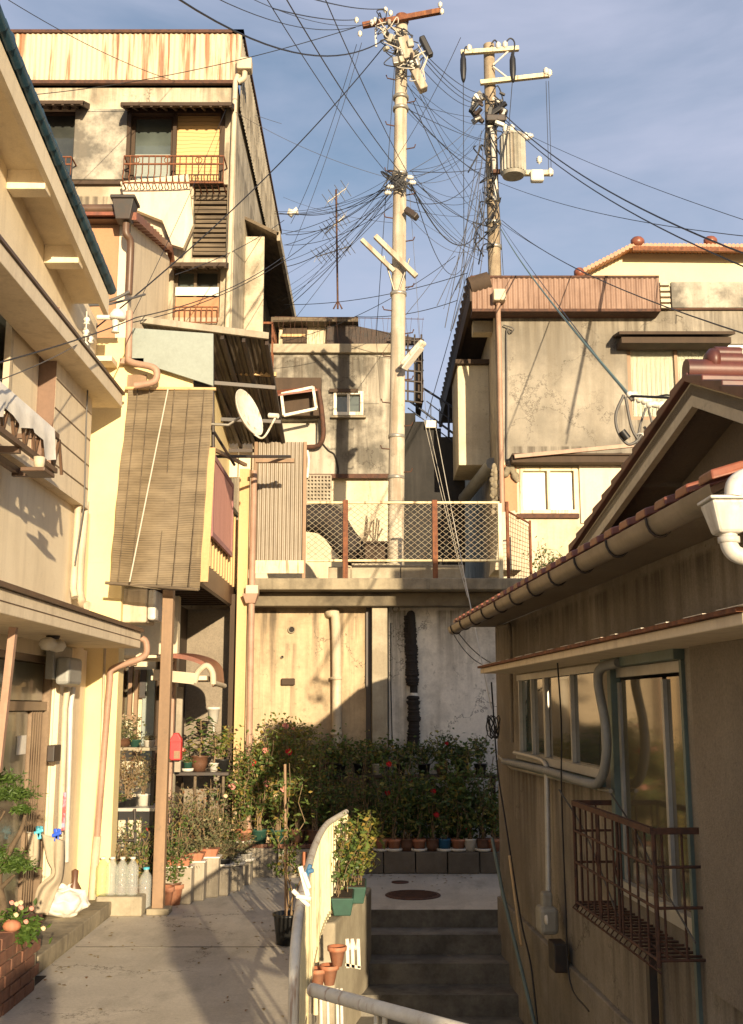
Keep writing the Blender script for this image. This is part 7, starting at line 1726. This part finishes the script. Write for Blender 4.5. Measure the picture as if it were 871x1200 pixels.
# ================================================================ left cluster
# bottles on a block
c = PZ(140, 1078, GZ); fb_ = Frame(0, 10.85, 0); r = fb_.rect(112, 1051, 166, 1078)
MB().box(r[0], r[1], 10.85, 11.07, GZ, r[3]).build('bottle_block', M['conc_light'], label='long low concrete block carrying the plastic bottles', cat='block', bevel=.015)
def bottle(c, h, m_, lab, cap='pot_white', water=.8, grp='plastic water bottles by the yellow house'):
    t = thing('plastic_bottle', lab, 'bottle', c, grp); w = h*.175
    MB().lathe(c, [(0, .004), (w*.8, 0), (w, .02), (w, h*.28), (w*.93, h*.31), (w, h*.34), (w*.94, h*.48), (w, h*.51), (w, h*.68), (w*.93, h*.75), (w*.55, h*.86), (w*.33, h*.90), (w*.33, h*.95)], 16).build('bottle_body', M[m_], t)
    MB().lathe(Vector(c)+Vector((0, 0, h*.95)), [(w*.42, 0), (w*.42, h*.05), (0, h*.05)], 12).build('cap', M[cap], t)
zb_ = r[3]+.001
for i, (px, m_, lab) in enumerate(((120, 'pet_y', 'yellowish plastic bottle at the left end of the block'), (131, 'pet', 'clear bottle right beside the yellowish one'), (143, 'pet', 'clear bottle third along the block'), (155, 'pet', 'clear bottle at the right end of the block'))):
    x = fb_.hit(px, 1040, -.1)[0]; bottle(Vector((x, 10.94, zb_)), .36, m_, lab)
for i, (px, m_) in enumerate(((126, 'pet'), (149, 'pet_y'))): x = fb_.hit(px, 1040, -.2)[0]; bottle(Vector((x, 11.03+.0, zb_)), .33, m_, ['clear bottle in the second rank behind the yellowish one', 'yellowish bottle in the second rank'][i]) if False else None
c = PZ(170, 1068, GZ); bottle(Vector((c.x, c.y, GZ+.001)), .42, 'pet', 'tall clear bottle with light blue cap standing on the ground', 'cyan_bright')
# shelves left of the tan post
def shelf(px0, px1, py, Y, d, m_, lab, th=.035, legs=True):
    f = Frame(0, Y, 0); r = f.rect(px0, py, px1, py+5); t = thing('plant_shelf', lab, 'shelf', ((r[0]+r[1])/2, Y, GZ)); MB().box(r[0], r[1], Y, Y+d, r[3]-th, r[3]).build('board', M[m_], t, bevel=.004)
    if legs:
        for x in (r[0]+.02, r[1]-.06):
            for y in (Y+.02, Y+d-.06): MB().box(x, x+.035, y, y+.035, GZ, r[3]-th-.001).build('leg', M['dark_metal'], t)
    return r[3], f
z1_, f1s = shelf(123, 184, 876, 12.0, .45, 'conc_light', 'upper grey shelf with small bonsai pots left of the tan post')
z2_, f2s = shelf(120, 182, 947, 11.7, .55, 'alu', 'lower grey shelf with dry potted plants left of the tan post')
def at(f, px, py, off=-.2): u = f.hit(px, py, off)[0]; return u
plant((at(f1s, 143, 860), 12.2, z1_+.001), .36, .2, 'leaf_g', 420, 'bushy bonsai in a brown pot on the upper grey shelf', 'brown', .24, .09, None, 7, .045, (), start=.3)
plant((at(f1s, 160, 870), 12.15, z1_+.001), .16, .09, 'leaf_d', 120, 'tiny plant in turquoise pot on the upper grey shelf', 'green', .13, .08, None, 4, .03, ())
plant((at(f1s, 175, 870), 12.2, z1_+.001), .13, .09, 'leaf_g', 100, 'small pale plant at the right end of the upper shelf', 'white', .14, .07, None, 4, .03, ())
plant((at(f2s, 133, 935), 11.95, z2_+.001), .55, .16, 'leaf_dry', 300, 'dry twiggy plant in brown pot at left of the lower shelf', 'brown', .17, .12, None, 8, .035, ())
plant((at(f2s, 150, 935), 11.9, z2_+.001), .62, .22, 'leaf_dry', 420, 'reddish dry bush in black pot on the lower shelf', 'black', .24, .09, None, 9, .04, ())
plant((at(f2s, 166, 935), 12.0, z2_+.001), .60, .2, 'leaf_g', 380, 'pale dry bush by the tan post on the lower shelf', 'white', .15, .12, None, 8, .035, ())
plant((at(f2s, 142, 940), 11.8, z2_+.001), .14, .12, 'leaf_b', 130, 'low green plant in front on the lower shelf', 'black', .16, .06, None, 6, .03, ())
fA = Frame(0, 11.6, 0)
for i, (px, h, lf) in enumerate(((128, .62, 'leaf_dry'), (145, .75, 'leaf_g'), (163, .85, 'leaf'), (176, .8, 'leaf_d'))):
    plant((fA.hit(px, 1040)[0], 11.55, GZ+.001), h, .2, lf, 360, ['dry plant behind the yellowish bottle', 'pale leafy plant behind the clear bottles', 'green bush behind the bottles right end', 'dark bush immediately left of the tan post'][i], 'brown', .2, .18, None, 7, .045, ())
b = MB(); f = Frame(0, 11.5, 0); b.tube([f.w(158, 948), f.w(159, 1040)], .016, 6); b.tube([f.w(120, 985), f.w(160, 985)], .014, 6); b.build('stand_frame', M['dark_metal'], label='thin dark metal stand frame behind the bottles', cat='stand')
# red letter box
f = Frame(0, 12.6, 0); rb_ = f.rect(199, 862, 212, 891)
lb_ = thing('letter_box', 'bright red letter box with rounded top on the pale pier', 'letter box', f.w(206, 891))
q = [(rb_[0], rb_[2]), (rb_[1], rb_[2]), (rb_[1], rb_[3]-.04), ((rb_[0]+rb_[1])/2+.02, rb_[3]+.03), ((rb_[0]+rb_[1])/2-.02, rb_[3]+.03), (rb_[0], rb_[3]-.04)]
MB().prism([(x, 12.6, z) for x, z in q], (0, .12, 0)).build('body', M['red_box'], lb_, bevel=.01)
MB().box(rb_[0]-.006, rb_[1]+.006, 12.58, 12.599, rb_[3]-.07, rb_[3]-.05).build('flap', M['red_box'], lb_)
r = f.rect(204, 880, 211, 889); MB().box(r[0], r[1], 12.593, 12.599, r[2], r[3]).build('window_plate', M['wood_tan'], lb_)
# right shelf
z3_, f3s = shelf(206, 268, 905, 13.0, .4, 'dark_metal', 'dark corrugated shelf with pots beneath the red letter box', .04, False)
b = MB(); 
for px in (229, 262): b.tube([f3s.w(px, 906, -.1), Vector((f3s.w(px, 906, -.1).x, 13.1, GZ))], .02, 6)
b.build('shelf_posts', M['wood_old'], label='weathered posts under the dark corrugated shelf', cat='posts')
def big_leaf_plant(c, h, n, L, m_, lab, kind, pw, ph, rad=.2):
    t = thing('potted_plant', lab, 'potted plant', c); add_pot(t, c, kind, pw, ph); rng = random.Random(int(h*1000)); sb, lb = MB(), MB(); c = Vector(c)
    top = c+Vector((0, 0, h)); sb.tube([c+Vector((0, 0, ph*.8)), c+Vector((.02, 0, h*.6)), top], .012, 6, .006)
    for i in range(n):
        f = .35+.65*i/n; p = c+Vector((0, 0, h*f)); a = i*2.4; d = Vector((math.cos(a), math.sin(a), .25)).normalized(); x = d.cross(Vector((0, 0, 1))).normalized(); l_ = L*rng.uniform(.7, 1.1)
        q = p+d*rad*.35; sb.tube([p, q], .004, 3)
        lb.add([q, q+d*l_*.4+x*l_*.22, q+d*l_-Vector((0, 0, l_*.35)), q+d*l_*.4-x*l_*.22, q+d*l_*.5+Vector((0, 0, .01))], [(0, 4, 1), (1, 4, 2), (2, 4, 3), (3, 4, 0)])
    sb.build('stems', M['twig'], t); lb.build('foliage', M[m_], t); return t
big_leaf_plant((at(f3s, 234, 890), 13.2, z3_+.001), .62, 40, .16, 'leaf_d', 'dark broad-leaved plant in a brown pot on the corrugated shelf', 'brown', .21, .18)
big_leaf_plant((at(f3s, 252, 890), 13.12, z3_+.001), .46, 30, .11, 'leaf_b', 'bright green leafy plant in a white fluted cup', 'white', .12, .10)
plant((at(f3s, 213, 890), 13.15, z3_+.001), .3, .12, 'leaf_d', 160, 'dark plant with pink blooms at the left of the corrugated shelf', 'black', .18, .13, None, 5, .05, ('fl_pink', 'fl_red', 'fl_pink'), fsize=.03)
plant((at(f3s, 222, 895), 13.1, z3_+.001), .16, .06, 'leaf_b', 80, 'tiny seedling in a green and white cup', 'green', .11, .11, 'pot_white', 3, .03, ())
plant((at(f3s, 261, 890), 13.2, z3_+.001), .52, .14, 'leaf_y', 260, 'spindly yellow-green plant in black pot at the shelf right end', 'black', .17, .14, None, 5, .05, ())
f = Frame(0, 13.4, 0); c = f.w(250, 848)
t = thing('hanging_pot', 'white ribbed pot hung on the rough wall above the corrugated shelf', 'pot', c); MB().lathe(c, [(0, 0), (.055, 0), (.075, .17), (.085, .17), (.085, .2), (.075, .2), (.065, .17), (0, .16)], 16).build('pot', M['pot_white'], t)
MB().tube([f.w(250, 842), f.w(253, 905)], .012, 6).build('pole', M['white_pvc'], t)
# middle mass of ground plants between post and pipe
fM = Frame(0, 12.4, 0)
mid = [(198, 12.0, 1.0, 'leaf', 'mixed green bush just right of the tan post'), (212, 12.3, 1.15, 'leaf_g', 'tall dry green bush below the corrugated shelf'), (226, 12.6, 1.1, 'leaf_dry', 'straw coloured bush below the corrugated shelf'), (240, 12.5, .95, 'leaf_g', 'grey-green bush behind the terracotta trays'), (254, 12.7, .95, 'leaf_g', 'feathery bush left of the pale yellow post foot'), (268, 12.9, .8, 'leaf', 'green bush at the foot of the pale yellow post'), (232, 12.2, .62, 'leaf_g', 'low pale bush over the trays'), (262, 12.35, .5, 'leaf_g', 'low grey bush at the alley side of the trays'), (248, 12.95, 1.15, 'leaf_d', 'dark climber behind the straw bush'), (204, 11.5, .62, 'leaf_b', 'slender green plant in terracotta pot by the tan post foot')]
for i, (px, y, h, lf, lab) in enumerate(mid):
    x = Frame(0, y, 0).hit(px, 1020)[0]; plant((x, y, GZ+.001), h, .2, lf, 460, lab, 'terra' if i in (0, 9) else 'brown', .2, .2, None, 8, .042, ('fl_red',) if i == 0 else (('fl_white', 'fl_white') if i in (4, 5) else ()), start=.1)
# terracotta bonsai trays on blocks
tr_ = [(211, 1014, 11.6, 'left'), (226, 1008, 11.8, 'middle'), (243, 1003, 12.0, 'right')]
for i, (px, py, y, w) in enumerate(tr_):
    c = P(px, py, y); t = thing('bonsai_tray', '%s terracotta tray with seedlings on the block steps' % w, 'tray', c)
    b = MB(); b.hexa([c+Vector((-.10, -.07, 0)), c+Vector((.10, -.07, 0)), c+Vector((.10, .07, 0)), c+Vector((-.10, .07, 0)), c+Vector((-.13, -.09, .08)), c+Vector((.13, -.09, .08)), c+Vector((.13, .09, .08)), c+Vector((-.13, .09, .08))]); b.build('tray', M['terracotta'], t, bevel=.008)
    MB().box(c.x-.15, c.x+.15, c.y-.11, c.y+.11, c.z-.012, c.z+.004).build('saucer', M['pot_white'], t, bevel=.004)
    b = MB(); rng = random.Random(i)
    for _ in range(90): b.leaf(c+Vector((rng.uniform(-.12, .12), rng.uniform(-.08, .08), .08+rng.uniform(0, .1))), .04, rng)
    b.build('seedlings', M['leaf_g'], t)
    MB().box(c.x-.14, c.x+.14, c.y-.10, c.y+.12, GZ, c.z-.0125).build('tray_block', M['block'], label='%s pale block under the terracotta trays' % w, cat='block', bevel=.012)
for i, (px, y, hz, lab) in enumerate(((258, 12.0, .28, 'low block carrying grey pots at the alley edge'), (272, 12.3, .25, 'second low block at the alley edge'), (284, 12.7, .24, 'third low block near the yellow post foot'))):
    f = Frame(0, y, 0); x = f.hit(px, 1030)[0]; MB().box(x-.09, x+.09, y, y+.3, GZ, GZ+hz).build('edge_block', M['block'], label=lab, cat='block', bevel=.012)
    plant((x, y+.15, GZ+hz+.001), .26, .14, 'leaf_g', 200, ['pale plant in black bowl on the first edge block', 'pale plant in white bowl on the second edge block', 'grey plant in white bowl on the third edge block'][i], ['black', 'white', 'white'][i], .2, .09, 'pot_white', 6, .035, ())
for i, (px, py, w, kd, lab) in enumerate(((191, 1066, .2, 'terra', 'empty terracotta pot at the foot of the tan post'), (201, 1060, .19, 'brown', 'empty brown pot right of the tan post foot'), (215, 1052, .22, 'terra', 'large squat terracotta pot before the block steps'))):
    c = PZ(px, py, GZ); t = thing('empty_pot', lab, 'pot', (c.x, c.y, GZ)); add_pot(t, Vector((c.x, c.y, GZ+.001)), kd, w, .22)
# ================================================================ left foreground: sacks, cloth, bonsai, flowers
def blob(name, m_, lab, cat, c, r, sc, seed, tie=True, subd=0):
    rng = random.Random(seed); b = MB(); n, k = 44, 26; vs = []
    ph = [rng.uniform(0, 6.28) for _ in range(8)]
    for j in range(k+1):
        t_ = j/k; z = t_; rr = math.sin(math.pi*min(1, t_*.92+.04))**.6*(1-.35*t_)
        if tie and t_ > .86: rr = .12+.9*(t_-.86)
        for i in range(n):
            a = 6.283*i/n; w = 1+.07*math.sin(3*a+ph[0]+t_*3)+.05*math.sin(7*a+ph[1]-t_*5)+.035*math.sin(11*a+ph[2]+t_*9)
            vs.append(Vector(c)+Vector((r*sc[0]*rr*w*math.cos(a), r*sc[1]*rr*w*math.sin(a), r*sc[2]*2*z)))
    for q in vs:
        d_ = (q-Vector(c)); nn = mnoise.noise(d_*8)*.05+mnoise.noise(d_*20)*.022; q += Vector((d_.x, d_.y, 0)).normalized()*nn if (d_.x or d_.y) else Vector(); q.z += mnoise.noise(d_*14+Vector((5, 5, 5)))*.035*(d_.z > .03)
    b.add(vs, [(j*n+i, j*n+(i+1) % n, (j+1)*n+(i+1) % n, (j+1)*n+i) for j in range(k) for i in range(n)], True); b.add(vs[:n], [tuple(range(n))[::-1]])
    return b.build(name, M[m_], label=lab, cat=cat, subd=1)
c = P(75, 1071, 10.1); c.z = -1.859
blob('white_sack', 'cloth_white', 'lumpy white sack sitting on the doorstep', 'sack', c, .17, (1.6, 1.1, .78), 5)
# hanging sheet twisted
f = Frame(0, 9.85, 0)
def sheet(name, m_, lab, cat, L, R_, ny=26, nx=10, fold=.03):
    b = MB(); L = arc(L, ny//(len(L)-1)+1); R_ = arc(R_, ny//(len(R_)-1)+1); n = min(len(L), len(R_)); vs = []
    for j in range(n):
        for i in range(nx+1):
            t_ = i/nx; v = L[j].lerp(R_[j], t_); v = v+Vector((0, -fold*math.sin(t_*9+j*.15)-.05*math.sin(math.pi*t_), 0)); vs.append(v)
    b.add(vs, [(j*(nx+1)+i, j*(nx+1)+i+1, (j+1)*(nx+1)+i+1, (j+1)*(nx+1)+i) for j in range(n-1) for i in range(nx)], True)
    o = b.build(name, M[m_], label=lab, cat=cat); s = o.modifiers.new('thick', 'SOLIDIFY'); s.thickness = .006; return o
sheet('hanging_sheet', 'cloth', 'twisted grey-beige sheet pegged by the door and resting on the doorstep', 'sheet',
      [f.w(49, 975), f.w(56, 1005), f.w(62, 1022), f.w(44, 1040), f.w(38, 1070)], [f.w(76, 985), f.w(75, 1010), f.w(72, 1030), f.w(66, 1045), f.w(57, 1072)])
sheet('hanging_cloth', 'cloth', 'small pale cloth pegged left of the long sheet', 'cloth', [f.w(33, 976), f.w(35, 1000), f.w(38, 1018)], [f.w(47, 975), f.w(46, 1000), f.w(44, 1016)], 12, 5)
b = MB(); b.tube([f.w(30, 975, .0), f.w(74, 982, .0)], .006, 5); b.build('peg_line', M['wire_white'], label='short line holding pegged cloths beside the brown door', cat='line')
for px, py, m_, lab in ((46, 975, 'cyan_bright', 'bright cyan peg on the cloth line'), (67, 978, 'blue_bright', 'deep blue peg on the cloth line')):
    b = MB(); c = f.w(px, py, .03)
    for s in (-1, 1): b.beam(c+Vector((.02*s, 0, .05)), c+Vector((-.012*s, 0, -.06)), .03, .022)
    b.beam(c+Vector((-.04, -.01, -.01)), c+Vector((.04, -.01, .02)), .03, .03)
    b.build('peg', M[m_], label=lab, cat='clothes peg', bevel=.006)
b = MB(); r = f.rect(68, 930, 72, 975); b.box(r[0], r[1], 9.98, 9.99, r[2], r[3]); b.build('paper_strip', mat('red_blue_paper', (.6, .1, .1), (.3, .35, .5), 1, 9, .45, .55, bump=0), label='narrow red and blue paper strip hanging above the blue peg', cat='paper strip')
b = MB(); c = Vector((-2.86, 10.75, 0)); b.lathe(Vector((c.x, c.y, -1.859)), [(0, 0), (.05, 0), (.075, .12), (.03, .2), (.035, .3), (0, .32)], 12); b.build('brown_jug', M['pot_brown'], label='dark brown jug between sheet and yellow wall', cat='jug')
# bonsai pine on brick planter
bp_ = thing('brick_planter', 'low red brick planter in the bottom left corner', 'planter', (-2.95, 7.7, GZ))
x1_ = -2.42
b = MB(); rng = random.Random(6)
for j in range(6):
    z = GZ+j*.085
    for i in range(5):
        y = 7.05+i*.22+(.11 if j % 2 else 0); b.box(x1_-.1+rng.uniform(-.004, .004), x1_+rng.uniform(-.006, .006), y, y+.205, z, z+.075)
    for i in range(4):
        x = x1_-.12-i*.22-(.1 if j % 2 else 0); b.box(x-.205, x, 8.14, 8.24, z, z+.075)
b.build('bricks', M['brick'], bp_, bevel=.006)
MB().box(-3.3, x1_-.015, 7.02, 8.2, GZ, GZ+.495).build('mortar', M['conc'], bp_)
MB().box(-3.3, x1_-.1, 7.1, 8.1, GZ+.496, GZ+.52).build('soil', M['soil'], bp_)
f = Frame(0, 7.9, 0)
pine = thing('garden_pine', 'cloud-pruned pine with green pads at the left picture edge', 'tree', Vector((f.w(-2, 1080).x, 7.9, GZ+.5)))
b = MB(); b.tube(arc([f.w(-6, 1110), f.w(4, 1070), f.w(-2, 1030), f.w(10, 1000), f.w(24, 975), f.w(30, 955)], 5), .04, 8, .012); b.tube(arc([f.w(2, 1040), f.w(12, 1030), f.w(18, 1025)], 4), .02, 6, .01); b.tube(arc([f.w(0, 1020), f.w(-8, 980), f.w(6, 950)], 4), .022, 6, .008)
b.build('trunk', M['bark'], pine)
rng = random.Random(12); b = MB()
for (px, py, rx, rz, n) in ((12, 935, .17, .09, 1100), (0, 915, .16, .06, 600), (14, 1018, .15, .10, 1100), (-6, 1005, .14, .08, 600), (26, 950, .08, .05, 300)):
    c = f.w(px, py)
    for _ in range(n):
        v = Vector((rng.gauss(0, .42), rng.gauss(0, .5), rng.gauss(0, .42))); p = c+Vector((v.x*rx, v.y*rx, abs(v.z)*rz*(1-.3*v.x*v.x))); b.leaf(p, .045*rng.uniform(.6, 1.2), rng, .28)
b.build('crown', M['leaf_b'], pine)
f = Frame(0, 7.75, 0)
t = thing('flower_clump', 'clump of orange and pink flowers on the brick planter', 'flowers', Vector((f.w(20, 1085).x, 7.75, GZ+.52)))
b = MB(); rng = random.Random(31)
for _ in range(320): b.leaf(f.w(22+rng.gauss(0, 12), 1088+rng.gauss(0, 9), rng.uniform(-.1, .1)), .06, rng)
b.build('foliage', M['leaf_b'], t)
for i in range(10): flower(t, f.w(22+rng.gauss(0, 11), 1068+rng.gauss(0, 9), .1), ['fl_white', 'fl_pink', 'fl_pink'][i % 3], .024, rng)
b = MB(); c = f.w(14, 1085, .12); b.ball(c, .05, 10, (1.3, 1, .8)); b.build('pink_stone', M['terracotta'], label='rounded pinkish stone in the brick planter', cat='stone')
b = MB(); rng = random.Random(77)
for i in range(18):
    x = -2.6+rng.uniform(-.5, .75); y = 6.55+rng.uniform(-.25, .35); b.ball((x, y, GZ+.0), rng.uniform(.05, .11), 7, (1, 1, .6))
b.build('edge_stones', M['stone'], label='dark rough stones in the bottom left corner', cat='stones')
# drain gap beside step
MB().box(-3.2, -2.45, 8.25, 8.54, GZ-.0, GZ+.004).build('drain_slot', M['tarp'], label='dark drain slot between brick planter and doorstep', cat='drain')
# slab joint lines on the alley
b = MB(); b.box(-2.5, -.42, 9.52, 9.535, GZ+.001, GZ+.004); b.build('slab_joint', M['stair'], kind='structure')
# bush at right end of the deck
f = Frame(0, 15.6, 0); c = f.w(640, 682)
plant((c.x, 15.6, 1.63), .75, .3, 'leaf_d', 600, 'green shrub beside the side gate at the foot of the right building', None, .1, .1, None, 8, .05, (), name='shrub', cat='shrub', start=.1)

# litter and added shadow casters
b = MB(); rng = random.Random(55)
for _ in range(230):
    e = rng.random(); 
    if e < .35: x, y, z = -2.45+rng.random()**2*1.2, rng.uniform(8.2, 13.2), GZ
    elif e < .6: x, y, z = -.5-rng.random()**2*1.0, rng.uniform(6.5, 13), GZ
    elif e < .85: x, y, z = rng.uniform(-.3, 1.2), 13.5-rng.random()**2*1.3, GZ
    else: x, y, z = rng.uniform(-2.4, -.5), rng.uniform(7, 13), GZ
    a = rng.uniform(0, 6.28); s_ = rng.uniform(.01, .028); c, d_ = math.cos(a)*s_, math.sin(a)*s_
    b.add([(x-c, y-d_, z+.004), (x+d_*.5, y-c*.5, z+.010), (x+c, y+d_, z+.005), (x-d_*.5, y+c*.5, z+.009)], [(0, 1, 2, 3)])
b.build('fallen_leaves', M['leaf_dry'], kind='stuff', label='scattered dry fallen leaves on the alley concrete', cat='leaves')
for i, (x, y, h, w_) in enumerate(((.10, -1.1, 1.45, .34), (1.42, -1.0, 1.85, .27))):  # leafy columns added behind the camera to cast two figures' shadows
    t = thing('column_shrub', ['shrub standing behind the viewpoint on the left', 'taller shrub standing behind the viewpoint on the right'][i], 'shrub', (x, y, -1.72)); b = MB(); rng = random.Random(70+i)
    for _ in range(2600):
        f = rng.random(); r_ = w_*(.75+.35*math.sin(f*7+i))*math.sqrt(rng.random())*(1 if f < .8 else 1.6*(1.02-f)**.5); a = rng.uniform(0, 6.28)
        b.leaf(Vector((x+r_*math.cos(a), y+r_*math.sin(a), -1.6+f*(h-.1))), .09, rng, .8)
    b.build('foliage', M['leaf_d'], t); MB().tube([(x, y, -1.72), (x, y, -.8)], .03, 7).build('stem', M['bark'], t)
# ================================================================ camera, light, world
cam = bpy.data.cameras.new('camera'); co = bpy.data.objects.new('camera', cam); COL.objects.link(co)
cam.sensor_fit = 'VERTICAL'; cam.sensor_height = 36.0; cam.sensor_width = 36.0; cam.lens = FPX/1200*36.0
co.location = (0, 0, 0); co.rotation_euler = (math.pi/2+PITCH, 0, 0); cam.clip_end = 3000; cam.clip_start = .05
scene.camera = co
AZ, EL = 15.5, 9.6
d = Vector((-math.sin(RAD(AZ))*math.cos(RAD(EL)), math.cos(RAD(AZ))*math.cos(RAD(EL)), -math.sin(RAD(EL))))
sl = bpy.data.lights.new('sun', 'SUN'); sl.energy = 5.0; sl.angle = RAD(.55); sl.color = (1, .80, .53)
so = bpy.data.objects.new('sun', sl); COL.objects.link(so); so.rotation_euler = d.to_track_quat('-Z', 'Y').to_euler(); so.location = (6, -12, 8)
w = bpy.data.worlds.new('World'); scene.world = w; w.use_nodes = True; nt = w.node_tree
bg = nt.nodes['Background']; sky = nt.nodes.new('ShaderNodeTexSky'); sky.sky_type = 'NISHITA'; sky.sun_disc = False
sky.sun_elevation = RAD(EL); sky.sun_rotation = RAD(180-AZ); sky.altitude = 50; sky.air_density = 1.0; sky.dust_density = 1.5; sky.ozone_density = 1.5
tc = nt.nodes.new('ShaderNodeTexCoord'); mp = nt.nodes.new('ShaderNodeMapping'); mp.inputs['Scale'].default_value = (1.0, 1.0, 3.2); mp.inputs['Rotation'].default_value = (0, .25, .4)
nt.links.new(tc.outputs['Generated'], mp.inputs['Vector'])
nz = nt.nodes.new('ShaderNodeTexNoise'); nz.inputs['Scale'].default_value = 2.2; nz.inputs['Detail'].default_value = 8; nz.inputs['Roughness'].default_value = .52; nz.inputs['Distortion'].default_value = .3
nt.links.new(mp.outputs['Vector'], nz.inputs['Vector'])
mr = nt.nodes.new('ShaderNodeMapRange'); mr.inputs['From Min'].default_value = .38; mr.inputs['From Max'].default_value = .62; mr.inputs['To Min'].default_value = .15; mr.inputs['To Max'].default_value = .8
nt.links.new(nz.outputs['Fac'], mr.inputs['Value'])
mx = nt.nodes.new('ShaderNodeMix'); mx.data_type = 'RGBA'; nt.links.new(mr.outputs['Result'], mx.inputs[0]); nt.links.new(sky.outputs[0], mx.inputs[6]); mx.inputs[7].default_value = (3.3, 3.5, 4.5, 1)
nt.links.new(mx.outputs[2], bg.inputs['Color']); bg.inputs['Strength'].default_value = .10
vs_ = scene.view_settings; vs_.view_transform = 'Standard'; vs_.look = 'None'; vs_.gamma = 1; vs_.use_curve_mapping = False; vs_.exposure = 0.82
scene.render.engine = 'CYCLES'
